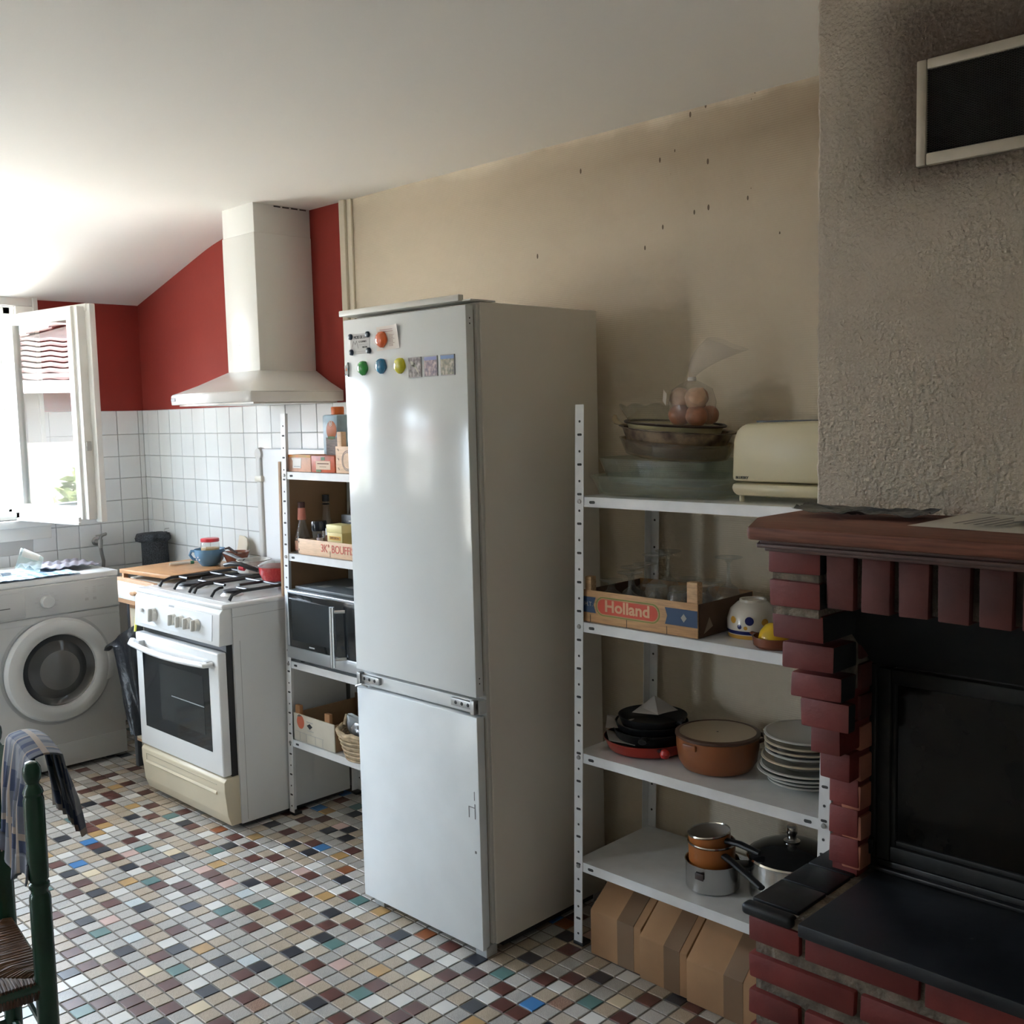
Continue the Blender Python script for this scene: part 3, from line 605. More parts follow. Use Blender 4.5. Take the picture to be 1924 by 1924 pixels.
# fire insert
ins = obj('insert_surround', MB().box(4.136, 4.150, -0.520, -0.44, 0.557, 0.985, bev=0.002).box(4.136, 5.4, -0.508, -0.44, 0.557, 0.578, bev=0.002).box(4.136, 5.4, -0.50, -0.44, 0.978, 0.99), BLK, fp)
mb = MB()
yd = -0.512
mb.box(4.148, 4.176, yd, yd + 0.03, 0.580, 0.976, bev=0.004); mb.box(4.1765, 5.35, yd, yd + 0.03, 0.580, 0.612, bev=0.004); mb.box(4.1765, 5.35, yd, yd + 0.03, 0.945, 0.976, bev=0.004)
mb.box(4.176, 4.186, yd + 0.006, yd + 0.03, 0.61, 0.947, bev=0.003); mb.box(4.1865, 5.35, yd + 0.006, yd + 0.03, 0.6125, 0.624, bev=0.003)
dr = obj('insert_door', mb, mat('cast_iron_black', (0.020, 0.020, 0.019), 0.5, spec=0.3, var=0.3, vscale=30), fp)
obj('fire_glass', MB().box(4.184, 5.35, yd + 0.012, yd + 0.016, 0.62, 0.947), mat('smoked_fire_glass', (0.006, 0.006, 0.005), 0.12, spec=0.25, var=0.6, vscale=5, vcol=(0.014, 0.011, 0.008)), dr, smooth=False)
obj('ash_lip', MB().box(4.136, 5.3, -0.522, -0.508, 0.557, 0.566, bev=0.002), BLK, fp)
obj('hinge', MB().box(4.139, 4.150, -0.530, -0.51, 0.592, 0.622, bev=0.002), BLK, fp)

# things on the mantel
def crumple(name, label, cat, m, cx, cy, z, lx, ly, rz, amp, seed, nu=26, nv=14, thick=0.0008, edgeup=0.0):
    r = random.Random(seed); ph = [(r.uniform(2, 9), r.uniform(2, 9), r.uniform(0, 6)) for _ in range(6)]
    def fn(u, v):
        x, y = (u - .5) * lx, (v - .5) * ly
        h = sum(abs(math.sin(a * u * 2 + b * v * 2 + c)) for a, b, c in ph) / 6
        e = edgeup * max(0, 0.25 - u) * 4
        w = 1 + 0.12 * math.sin(9 * u + seed)
        return (x * math.cos(rz) - y * w * math.sin(rz), x * math.sin(rz) + y * w * math.cos(rz), 0.0012 + amp * (h + e * (1 - abs(v - .5))))
    mb = MB(); mb.surf(fn, nu, nv, thick=thick); o = obj(name, mb, m, None, org=None); o.location = (cx, cy, z); return tag(o, label, cat)
crumple('plastic_wrapper', 'crumpled dark grey plastic wrapper lying on the mantel', 'wrapper', mat('grey_plastic_film', (0.055, 0.060, 0.062), 0.3), 4.162, -0.600, 1.2875, 0.25, 0.11, 0.10, 0.016, 5, edgeup=0.5)
t = thing('letter', 'white printed letter sheet on the mantel at the right edge', 'paper', (4.475, -0.62, 1.2875), -0.10)
obj('sheet', MB().surf(lambda u, v: ((u - .5) * 0.34, (v - .5) * 0.21, 0.001 + 0.006 * abs(math.sin(u * 3 + v)) * v), 16, 8, thick=0.0004), mat('letter_paper', (0.58, 0.54, 0.46), 0.7), t, local=True)
mb = MB()
for k in range(5): mb.box(-0.10 + k * 0.018, -0.095 + k * 0.018, -0.08, 0.06 - 0.02 * (k % 2), 0.0072, 0.0076)
obj('print', mb, mat('grey_ink', (0.25, 0.23, 0.21), 0.8), t, local=True, smooth=False)
crumple('envelope', 'second folded white sheet lying over the letter', 'paper', mat('letter_paper2', (0.60, 0.56, 0.49), 0.7), 4.54, -0.585, 1.296, 0.20, 0.10, 0.25, 0.005, 9, 12, 6)

# ------------------------------------------------------------------ fridge freezer
FRW = mat('fridge_white', (0.74, 0.77, 0.775), 0.14, spec=0.45, var=0.02, vscale=2)
FRS = mat('fridge_side_white', (0.74, 0.70, 0.63), 0.4, var=0.04, vscale=2)
fr = thing('fridge_freezer', 'tall white two door fridge freezer in the middle of the wall', 'fridge', (2.797, -0.32, 0.0))
FX0, FX1 = 2.527, 3.066
obj('cabinet', MB().box(FX0, FX1, -0.553, -0.082, 0.030, 1.796, bev=0.004), FRS, fr)
obj('front_frame', MB().box(FX0 + 0.004, FX1 - 0.004, -0.565, -0.553, 0.035, 1.79, bev=0.002), mat('fridge_frame', (0.60, 0.585, 0.55), 0.4), fr)
d1 = obj('upper_door', MB().box(FX0 - 0.002, FX1 - 0.008, -0.600, -0.572, 0.738, 1.786, bev=0.003), FRW, fr)
FRLOW = mat('fridge_lower_white', (0.76, 0.80, 0.82), 0.25, var=0.04, vscale=7)
d2 = obj('lower_door', MB().box(FX0 - 0.002, FX1 - 0.008, -0.600, -0.572, 0.024, 0.684, bev=0.003), FRLOW, fr)
GASK = mat('door_gasket', (0.36, 0.33, 0.29), 0.7)
obj('gasket', MB().box(FX0 + 0.01, FX1 - 0.014, -0.573, -0.562, 0.75, 1.775), GASK, d1); obj('gasket', MB().box(FX0 + 0.01, FX1 - 0.014, -0.573, -0.562, 0.035, 0.675), GASK, d2)
for z in (1.752, 1.738, 0.79, 0.776): obj('screw_hole', MB().lathe([(0.0, 0.0), (0.0022, 0.0)], 8, M=Matrix.Translation((FX1 - 0.0077, -0.586, z)) @ Matrix.Rotation(PI / 2, 4, 'Y')), DARKHOLE, d1, smooth=False)
obj('middle_rail', MB().box(FX0 + 0.004, FX1 - 0.006, -0.590, -0.560, 0.690, 0.728, bev=0.003), mat('fridge_rail', (0.70, 0.72, 0.72), 0.3), fr)
obj('top_rail', MB().box(FX0 - 0.016, FX1 - 0.03, -0.604, -0.585, 1.797, 1.814, bev=0.002).box(FX0 - 0.01, FX1 + 0.002, -0.590, -0.50, 1.7965, 1.8005), mat('rail_offwhite', (0.68, 0.67, 0.62), 0.4), fr)
HNG = mat('hinge_zinc', (0.42, 0.42, 0.41), 0.4, metal=0.9)
for hx, s in ((FX0 + 0.006, 1), (FX1 - 0.012, -1)):
    h = obj('hinge', MB().box(min(hx, hx + s * 0.10), max(hx, hx + s * 0.10), -0.600, -0.589, 0.702, 0.724, bev=0.002).box(min(hx, hx + s * 0.016), max(hx, hx + s * 0.016), -0.606, -0.588, 0.692, 0.730, bev=0.002), HNG, fr)
    for q in (0.03, 0.055, 0.08): obj('screw', MB().lathe([(0, 0.002), (0.004, 0.0015), (0.0055, 0)], 10, M=Matrix.Translation((hx + s * q, -0.600, 0.713)) @ Matrix.Rotation(PI / 2, 4, 'X')), mat('dark_screw', (0.06, 0.06, 0.06), 0.5, metal=0.8), h)
obj('hinge_rod', MB().tube([(FX0 - 0.004, -0.603, 0.684), (FX0 + 0.03, -0.606, 0.696), (FX0 + 0.05, -0.600, 0.690)], 0.0025, 6), HNG, fr)
for fx, fy in ((FX0 + 0.055, -0.575), (FX1 - 0.03, -0.575), (FX0 + 0.055, -0.12), (FX1 - 0.03, -0.12)):
    obj('foot', MB().box(fx - 0.022, fx + 0.022, fy - 0.012, fy + 0.03, 0.0, 0.032, bev=0.002), mat('foot_grey', (0.45, 0.47, 0.48), 0.5), fr)
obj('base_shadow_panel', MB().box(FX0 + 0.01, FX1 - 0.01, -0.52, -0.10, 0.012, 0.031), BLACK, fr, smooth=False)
# worn dents on the lower door edge and the old handle mark
obj('scratch', MB().box(3.016, 3.0185, -0.6010, -0.5995, 0.398, 0.43).box(3.040, 3.0425, -0.6010, -0.5995, 0.398, 0.44).box(3.016, 3.041, -0.6010, -0.5995, 0.428, 0.4298).box(3.0395, 3.041, -0.6010, -0.5995, 0.45, 0.475).box(3.037, 3.043, -0.6010, -0.5995, 0.300, 0.307), mat('scratch_dark', (0.16, 0.16, 0.16), 0.7), d2, smooth=False)
YF = -0.6003
def flower(label, x, z, col, sc=1.0):
    m = mat('magnet_' + label.split()[0], col, 0.12, coat=0.6)
    def wob(a, zz): return 1 + 0.035 * math.cos(5 * a + 1.0)
    o = obj('flower_magnet', MB().lathe([(0.0, 0.016), (0.010, 0.0155), (0.018, 0.012), (0.0225, 0.006), (0.0225, 0.0), (0, 0)], 40, wob=wob, M=Matrix.Scale(sc, 4)), m)
    o.location = (x, YF, z); o.rotation_euler = (PI / 2, 0, 0); return tag(o, label, 'magnet', 'flower magnets on the fridge door')
t = thing('note_paper', 'square white printed note held by the orange magnet on the fridge', 'paper', (2.733, YF, 1.69))
obj('sheet', MB().surf(lambda u, v: (2.684 + 0.102 * u, YF - 0.0006 - 0.012 * max(0, u - 0.55) ** 2 * 4 * v, 1.687 + 0.067 * v + 0.003 * u), 12, 6, thick=0.0003), mat('note_sheet', (0.74, 0.69, 0.64), 0.6), t)
mb = MB()
mb.box(2.70, 2.768, YF - 0.0022, YF - 0.0016, 1.7445, 1.7460); mb.box(2.69, 2.775, YF - 0.0022, YF - 0.0016, 1.7390, 1.7405)
for k in range(9): mb.box(2.742, 2.757 + 0.008 * (k % 3 == 0), YF - 0.0030, YF - 0.0012, 1.729 - k * 0.0038, 1.7298 - k * 0.0038)
mb.box(2.692, 2.70, YF - 0.0022, YF - 0.0016, 1.7285, 1.7298); obj('print', mb, mat('pink_print', (0.45, 0.28, 0.27), 0.7), t, smooth=False)
flower('orange flower shaped magnet pinning the note paper on the fridge', 2.7105, 1.7185, (0.80, 0.14, 0.03))
bpy.data.objects['flower_magnet'].location.y = YF - 0.002
flower('green flower shaped magnet on the fridge door', 2.617, 1.642, (0.02, 0.27, 0.035), 0.93)
flower('blue flower shaped magnet on the fridge door', 2.702, 1.644, (0.02, 0.19, 0.36), 0.95)
flower('yellow flower shaped magnet on the fridge door', 2.786, 1.641, (0.60, 0.56, 0.02), 0.97)
t = thing('business_card', 'small white printed card with glossy tape at the top of the fridge', 'card', (2.604, YF, 1.69))
obj('card', MB().box(2.560, 2.650, YF - 0.0012, YF - 0.0004, 1.684, 1.742), mat('card_white', (0.70, 0.71, 0.71), 0.15), t, smooth=False)
INK = mat('black_ink', (0.04, 0.04, 0.04), 0.7)
text('print', 'MOIS DE LA', 0.013, INK, t, frontM(2.606, YF - 0.0014, 1.7315), sx=0.85); text('print', 'C COMBES', 0.0075, INK, t, frontM(2.618, YF - 0.0014, 1.7185)); text('print', 'MATIN', 0.0075, INK, t, frontM(2.628, YF - 0.0014, 1.702))
obj('drawing', MB().tube([(2.568, YF - 0.0014, 1.705), (2.575, YF - 0.0014, 1.722), (2.583, YF - 0.0014, 1.712), (2.590, YF - 0.0014, 1.722), (2.597, YF - 0.0014, 1.700)], 0.0006, 4).box(2.60, 2.643, YF - 0.0016, YF - 0.001, 1.7095, 1.7103).box(2.575, 2.64, YF - 0.0016, YF - 0.001, 1.6905, 1.6912), mat('grey_print', (0.4, 0.4, 0.4), 0.7), t)
for nm, x, z in (('upper left', 2.563, 1.735), ('upper right', 2.645, 1.737), ('lower left', 2.565, 1.690), ('lower right', 2.647, 1.691)):
    o = obj('round_magnet', MB().lathe([(0, 0.007), (0.006, 0.0068), (0.0085, 0.005), (0.009, 0), (0, 0)], 20), mat('navy_magnet', (0.012, 0.028, 0.055), 0.3)); o.location = (x, YF - 0.001, z); o.rotation_euler = (PI / 2, 0, 0)
    tag(o, 'small navy round magnet at the %s corner of the white card' % nm, 'magnet', 'navy magnets round the card')
def photo(label, x0, x1, z0, z1, cols, sky):
    m = bpy.data.materials.new('postcard_print'); m.use_nodes = True; n = m.node_tree.nodes; L = m.node_tree.links; b = n['Principled BSDF']; b.inputs['Roughness'].default_value = 0.3
    tc = n.new('ShaderNodeTexCoord'); mp = n.new('ShaderNodeMapping'); mp.inputs['Scale'].default_value = (110, 1, 80); L.new(tc.outputs['Object'], mp.inputs[0])
    nz = n.new('ShaderNodeTexNoise'); nz.inputs['Scale'].default_value = 1.0; nz.inputs['Detail'].default_value = 8; L.new(mp.outputs[0], nz.inputs['Vector'])
    rp = n.new('ShaderNodeValToRGB'); e = rp.color_ramp.elements; e[0].position = 0.40; e[1].position = 0.62; e[0].color = (*cols[0], 1); e[1].color = (*cols[-1], 1); q = e.new(0.5); q.color = (*cols[1], 1); L.new(nz.outputs['Fac'], rp.inputs['Fac'])
    sp = n.new('ShaderNodeSeparateXYZ'); L.new(tc.outputs['Object'], sp.inputs[0]); gt = n.new('ShaderNodeMath'); gt.operation = 'GREATER_THAN'; gt.inputs[1].default_value = sky[0]; L.new(sp.outputs['Z'], gt.inputs[0])
    mx = n.new('ShaderNodeMix'); mx.data_type = 'RGBA'; L.new(gt.outputs[0], mx.inputs['Factor']); L.new(rp.outputs['Color'], mx.inputs['A']); mx.inputs['B'].default_value = (*sky[1], 1); L.new(mx.outputs['Result'], b.inputs['Base Color'])
    t = thing('picture_magnet', label, 'magnet', ((x0 + x1) / 2, YF, (z0 + z1) / 2), 0, 'picture magnets on the fridge door')
    obj('backing', MB().box(x0, x1, YF - 0.0025, YF, z0, z1), mat('magnet_edge', (0.3, 0.29, 0.28), 0.5), t, smooth=False)
    mb = MB().box(x0 + 0.002, x1 - 0.002, YF - 0.0030, YF - 0.0024, z0 + 0.002, z1 - 0.002); o = obj('picture', mb, m, t, smooth=False); return t
photo('small picture magnet showing a pale bird on grey brush', 2.822, 2.877, 1.606, 1.661, ((0.05, 0.045, 0.04), (0.17, 0.15, 0.14), (0.34, 0.32, 0.30)), (0.5, (0, 0, 0)))
bird = [o for o in bpy.data.objects if o.name.startswith('picture_magnet')][-1]
obj('bird_shape', MB().prism([(2.833, 1.651), (2.846, 1.648), (2.850, 1.634), (2.860, 1.622), (2.869, 1.613), (2.864, 1.622), (2.857, 1.636), (2.852, 1.643), (2.846, 1.636), (2.836, 1.640)], YF - 0.0034, YF - 0.0030, 'y'), mat('bird_print', (0.55, 0.53, 0.42), 0.4), bird, smooth=False)
photo('small picture magnet of a pinkish town under blue sky, middle of three', 2.889, 2.944, 1.606, 1.661, ((0.07, 0.05, 0.09), (0.20, 0.15, 0.18), (0.46, 0.36, 0.36)), (0.016, (0.15, 0.17, 0.42)))
photo('small picture magnet of an ochre landscape under blue sky, rightmost', 2.957, 3.013, 1.606, 1.661, ((0.07, 0.08, 0.04), (0.18, 0.17, 0.09), (0.40, 0.36, 0.25)), (0.016, (0.10, 0.20, 0.42)))
t = thing('souvenir_magnet', 'small jagged teal and orange souvenir magnet at the fridge edge', 'magnet', (2.5345, YF, 1.64))
obj('cutout', MB().prism([(2.528, 1.625), (2.536, 1.628), (2.546, 1.620), (2.546, 1.634), (2.548, 1.646), (2.545, 1.662), (2.539, 1.654), (2.529, 1.652), (2.530, 1.640), (2.533, 1.634)], YF - 0.004, YF, 'y'), mat('souvenir_teal', (0.10, 0.20, 0.20), 0.4, var=0.6, vscale=120, vcol=(0.45, 0.40, 0.36)), t, smooth=False)
obj('emblem', MB().lathe([(0, 0.001), (0.005, 0)], 10, M=Matrix.Translation((2.539, YF - 0.0041, 1.641)) @ Matrix.Rotation(PI / 2, 4, 'X')), mat('souvenir_orange', (0.5, 0.18, 0.08), 0.4), t)

# ------------------------------------------------------------------ gas cooker
SX0, SX1, SYF, SYB = 1.052, 1.715, -0.575, -0.055
ST = thing('gas_cooker', 'white gas cooker with cream drawer and open lid under the hood', 'cooker', (1.385, -0.3, 0))
SIDE = mat('cooker_side_white', (0.70, 0.71, 0.71), 0.3, var=0.03, vscale=3)
obj('body', MB().box(SX0, SX1, SYF + 0.03, SYB, 0.018, 0.825, bev=0.003), SIDE, ST)
obj('side_seam', MB().box(SX1, SX1 + 0.0006, SYF + 0.03, SYB, 0.789, 0.7903).box(SX1, SX1 + 0.0006, SYF + 0.055, SYF + 0.0565, 0.03, 0.70), mat('seam_grey', (0.35, 0.35, 0.35), 0.6), ST, smooth=False)
obj('front_gap', MB().box(SX0 + 0.012, SX1 - 0.012, SYF + 0.006, SYF + 0.03, 0.19, 0.71), BLACK, ST, smooth=False)
mb = MB(); mb.box(SX0 - 0.004, SX1 + 0.004, SYF - 0.012, SYB, 0.822, 0.840, bev=0.007, seg=3); obj('hob_top', mb, ENAMEL, ST)
obj('hob_well', MB().box(SX0 + 0.03, SX1 - 0.03, SYF + 0.03, SYB - 0.03, 0.840, 0.8408), mat('hob_enamel', (0.55, 0.54, 0.52), 0.2, var=0.1, vscale=8), ST, smooth=False)
# control panel with raised rim
cp = obj('control_panel', MB().prism([(SYF + 0.03, 0.690), (SYF - 0.028, 0.690), (SYF - 0.020, 0.808), (SYF - 0.008, 0.822), (SYF + 0.03, 0.826)], SX0 + 0.002, SX1 - 0.002, 'x', bev=0.004), ENAMEL, ST)
obj('panel_inset', MB().prism([(SYF - 0.0270, 0.705), (SYF - 0.0290, 0.705), (SYF - 0.0222, 0.800), (SYF - 0.0200, 0.800)], SX0 + 0.045, SX1 - 0.05, 'x'), mat('panel_face', (0.74, 0.76, 0.77), 0.3), cp)
KN = mat('knob_beige', (0.60, 0.585, 0.54), 0.35)
def knob(name, x, z, r, parent):
    k = obj(name, MB().lathe([(0, 0.014), (r * 0.93, 0.014), (r, 0.009), (r * 1.05, 0)], 28, M=Matrix.Translation((x, SYF - 0.0265, z)) @ Matrix.Rotation(PI / 2, 4, 'X')), KN, parent)
    obj('grip', MB().box(-0.0055, 0.0055, -0.022, 0.0, -r * 0.98, r * 0.98, bev=0.004, M=Matrix.Translation((x, SYF - 0.032, z)) @ Matrix.Rotation(0.12, 4, 'Y')), KN, k); return k
knob('oven_knob', 1.225, 0.752, 0.027, cp)
for k, x in enumerate((1.385, 1.443, 1.500, 1.560)): knob('burner_knob', x, 0.752 + 0.0, 0.022, cp)
for x, z, r in ((1.125, 0.758, 0.008), (1.350, 0.755, 0.006)): obj('push_button', MB().lathe([(0, 0.009), (r, 0.008), (r, 0)], 16, M=Matrix.Translation((x, SYF - 0.026, z)) @ Matrix.Rotation(PI / 2, 4, 'X')), KN, cp)
obj('badge', MB().box(1.340, 1.382, SYF - 0.0225, SYF - 0.020, 0.795, 0.803), mat('badge_grey', (0.45, 0.46, 0.47), 0.4), cp, smooth=False)
# oven door
od = obj('oven_door', MB().box(SX0 + 0.006, SX1 - 0.012, SYF - 0.030, SYF + 0.006, 0.205, 0.664, bev=0.006, seg=3), ENAMEL, ST)
obj('oven_glass', MB().box(SX0 + 0.062, SX1 - 0.080, SYF - 0.0312, SYF - 0.0295, 0.288, 0.606, bev=0.0006, seg=1), mat('oven_dark_glass', (0.012, 0.015, 0.018), 0.06, spec=0.6), od)
obj('inner_window', MB().box(SX0 + 0.20, SX1 - 0.125, SYF - 0.0318, SYF - 0.0311, 0.345, 0.565), mat('oven_inner_glass', (0.03, 0.034, 0.035), 0.10), od, smooth=False)
obj('oven_rack', MB().box(SX0 + 0.29, SX1 - 0.125, SYF - 0.0325, SYF - 0.0317, 0.447, 0.4505), mat('rack_wire_grey', (0.30, 0.31, 0.32), 0.4), od, smooth=False)
xs = [SX0 + 0.004, SX0 + 0.018, SX0 + 0.05] + [SX0 + 0.05 + (SX1 - SX0 - 0.14) * k / 12 for k in range(1, 12)] + [SX1 - 0.09, SX1 - 0.06, SX1 - 0.05]
pts = []
for x in xs:
    u = (x - SX0) / (SX1 - SX0); pts.append((x, SYF - 0.050 - 0.022 * math.sin(PI * min(max(u, 0), 1)) - 0.004, 0.622 - 0.006 * math.sin(PI * u)))
pts[-1] = (pts[-1][0] + 0.004, SYF - 0.032, 0.622); pts[0] = (pts[0][0], SYF - 0.040, 0.632)
obj('handle', MB().tube(pts, 0.0135, 14, flat=0.75), ENAMEL, od)
obj('handle_mount', MB().box(SX0 + 0.05, SX0 + 0.085, SYF - 0.055, SYF - 0.028, 0.618, 0.640, bev=0.004).box(SX1 - 0.085, SX1 - 0.05, SYF - 0.055, SYF - 0.028, 0.610, 0.634, bev=0.004), mat('mount_grey', (0.5, 0.5, 0.5), 0.4), od)
# drawer, curved cream panel with a finger recess
CREAM = mat('drawer_cream', (0.62, 0.55, 0.41), 0.4, var=0.08, vscale=4)
dp = [(SYF + 0.03, 0.020), (SYF - 0.010, 0.020), (SYF - 0.024, 0.060), (SYF - 0.033, 0.150), (SYF - 0.033, 0.188), (SYF - 0.022, 0.200), (SYF + 0.03, 0.202)]
dw = obj('drawer', MB().prism(dp, SX0 + 0.010, SX1 - 0.004, 'x', bev=0.003), CREAM, ST)
obj('finger_recess', MB().prism([(SYF - 0.0335, 0.132), (SYF - 0.0375, 0.137), (SYF - 0.0355, 0.143), (SYF - 0.0335, 0.146)], SX0 + 0.05, SX1 - 0.06, 'x'), CREAM, dw)
obj('recess_line', MB().box(SX0 + 0.05, SX1 - 0.06, SYF - 0.0342, SYF - 0.032, 0.170, 0.173).box(SX0 + 0.05, SX0 + 0.053, SYF - 0.0340, SYF - 0.032, 0.145, 0.172), mat('recess_shade', (0.40, 0.35, 0.26), 0.5), dw, smooth=False)
for fx in (SX0 + 0.04, SX1 - 0.04):
    for fy in (SYF + 0.06, SYB - 0.05): obj('foot', MB().lathe([(0, 0), (0.018, 0), (0.016, 0.020), (0, 0.020)], 14, c=(fx, fy, 0)), BLACK, ST)
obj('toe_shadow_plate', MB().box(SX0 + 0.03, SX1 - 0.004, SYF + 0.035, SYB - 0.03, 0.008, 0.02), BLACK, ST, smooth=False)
# burners
BCAP = mat('burner_cap_black', (0.02, 0.02, 0.022), 0.5)
for bx, by, r in ((1.23, -0.44, 0.055), (1.54, -0.44, 0.038), (1.23, -0.20, 0.045), (1.54, -0.20, 0.045)):
    b = obj('burner', MB().lathe([(0, 0.012), (r * .8, 0.012), (r, 0.006), (r * 1.15, 0)], 28, c=(bx, by, 0.841)), ALU, ST)
    obj('burner_cap', MB().lathe([(0, 0.008), (r * .85, 0.007), (r * .88, 0.001), (r * .8, 0)], 28, c=(bx, by, 0.853)), BCAP, b)
# pan supports
IRON = mat('pan_support_black', (0.016, 0.017, 0.02), 0.35)
def grate(x0, x1):
    g = obj('pan_support', MB().tube([(x0, SYF + 0.05, 0.843), (x0, SYF + 0.062, 0.862), (x0, SYF + 0.10, 0.872), (x0, SYB - 0.09, 0.872), (x0, SYB - 0.06, 0.862), (x0, SYB - 0.05, 0.843)], 0.0062, 8)
        .tube([(x1, SYF + 0.05, 0.843), (x1, SYF + 0.062, 0.862), (x1, SYF + 0.10, 0.872), (x1, SYB - 0.09, 0.872), (x1, SYB - 0.06, 0.862), (x1, SYB - 0.05, 0.843)], 0.0062, 8)
        .tube([(x0, -0.30, 0.872), (x1, -0.30, 0.872)], 0.0055, 8), IRON, ST)
    xm = (x0 + x1) / 2
    for y in (-0.44, -0.20):
        for a, b2 in ((x0, xm - 0.045), (xm + 0.045, x1)): obj('cross_bar', MB().tube([(a, y, 0.872), (b2, y, 0.8725)], 0.0055, 8), IRON, g)
    for y0, y1, e in ((SYF + 0.05, -0.475, 1), (-0.405, -0.30, 0), (-0.30, -0.235, 0), (-0.165, SYB - 0.05, 2)):
        p = [(xm, y0, 0.872), (xm, y1, 0.8725)]
        if e == 1: p = [(xm, y0, 0.843), (xm, y0 + 0.015, 0.864), (xm, y0 + 0.035, 0.872), (xm, y1, 0.8725)]
        if e == 2: p = [(xm, y0, 0.8725), (xm, y1 - 0.03, 0.872), (xm, y1 - 0.01, 0.862), (xm, y1, 0.843)]
        obj('finger_bar', MB().tube(p, 0.0055, 8), IRON, g)
grate(1.128, 1.368); grate(1.405, 1.665)
# raised lid
ld = obj('lid', MB().box(1.165, 1.695, -0.052, -0.034, 0.905, 1.378, bev=0.006, seg=3), mat('lid_white', (0.80, 0.81, 0.82), 0.2), ST)
obj('lid_edge', MB().box(1.128, 1.170, -0.062, -0.026, 0.850, 1.360, bev=0.012, seg=4), mat('lid_edge_grey', (0.52, 0.51, 0.49), 0.45), ld)
obj('corner_cap', MB().lathe([(0, 0.018), (0.024, 0.016), (0.028, 0), (0.024, -0.016), (0, -0.018)], 20, M=Matrix.Translation((1.150, -0.045, 1.355)) @ Matrix.Rotation(PI / 2, 4, 'X')), mat('lid_edge_grey', (0.52, 0.51, 0.49), 0.45), ld)
obj('edge_clip', MB().box(1.122, 1.176, -0.066, -0.024, 1.235, 1.262, bev=0.005), mat('clip_cream', (0.66, 0.63, 0.55), 0.4), ld)
obj('lid_hinge', MB().box(1.14, 1.20, -0.055, -0.030, 0.84, 0.91, bev=0.003).box(1.62, 1.68, -0.055, -0.030, 0.84, 0.91, bev=0.003), mat('lid_edge_grey', (0.52, 0.51, 0.49), 0.45), ld)

# ------------------------------------------------------------------ cooker hood
HD = thing('cooker_hood', 'white chimney cooker hood with flared canopy on red wall', 'hood', (1.405, -0.13, 1.556))
HM = mat('hood_white', (0.72, 0.72, 0.69), 0.25)
lo = obj('duct_lower', MB().box(1.288, 1.523, -0.263, -0.002, 1.675, 2.215, bev=0.004), HM, HD)
obj('duct_upper', MB().box(1.291, 1.520, -0.260, -0.002, 2.213, ZC - 0.003, bev=0.003), HM, HD)
SLOT = mat('slot_dark', (0.06, 0.05, 0.045), 0.8)
for c in range(4):
    y = -0.168 + c * 0.0395
    for r in range(11): obj('vent_slot', MB().box(1.5190, 1.5226, y, y + 0.029, 2.318 + r * 0.0082, 2.3225 + r * 0.0082), SLOT, HD, smooth=False)
obj('screw', MB().lathe([(0, 0.0015), (0.004, 0.001), (0.005, 0)], 12, M=Matrix.Translation((1.5200, -0.033, 2.418)) @ Matrix.Rotation(PI / 2, 4, 'Y')), ALU, HD)
# canopy: rectangle with bowed front flaring down from the duct
def outline(n, x0, x1, yb, ys, bow):
    p = []
    for k in range(n + 1):
        u = k / n; p.append((x0 + (x1 - x0) * u, ys - bow * (1 - (2 * u - 1) ** 2)))
    return p + [(x1, yb), (x0, yb)]
N = 24
top = outline(N, 1.287, 1.524, -0.003, -0.264, 0.0); bot = outline(N, 1.105, 1.700, -0.003, -0.415, 0.062); mid = [(0.45 * t[0] + 0.55 * b_[0], 0.45 * t[1] + 0.55 * b_[1]) for t, b_ in zip(top, bot)]
b = bmesh.new(); lev = [(top, 1.690), (mid, 1.640), (bot, 1.606), (bot, 1.604)]
R_ = [[b.verts.new((x, y, z)) for x, y in pl] for pl, z in lev]
for A, B in zip(R_, R_[1:]):
    for k in range(len(A)): b.faces.new((A[k], A[(k + 1) % len(A)], B[(k + 1) % len(A)], B[k]))
b.faces.new(R_[0]); b.faces.new(R_[-1]); bmesh.ops.recalc_face_normals(b, faces=b.faces); mb = MB(); mb.add(b)
cn = obj('canopy', mb, HM, HD)
lip = obj('lip', MB().prism(outline(N, 1.102, 1.703, -0.003, -0.418, 0.062), 1.566, 1.604, 'z', bev=0.004), mat('hood_lip', (0.74, 0.73, 0.71), 0.22), HD)
obj('underside', MB().prism(outline(N, 1.125, 1.680, -0.02, -0.395, 0.055), 1.560, 1.567, 'z'), mat('hood_filter', (0.5, 0.49, 0.46), 0.3, metal=0.7), HD)
for k in range(4): obj('control_button', MB().box(1.158 + 0.012 * k, 1.166 + 0.012 * k, -0.4480 - 0.0022 * k, -0.4380 - 0.0022 * k, 1.580, 1.592), BLACK, lip, smooth=False)
obj('badge', MB().box(1.350, 1.387, -0.2640, -0.2625, 1.791, 1.797), mat('badge_pale', (0.50, 0.50, 0.49), 0.4), lo, smooth=False)

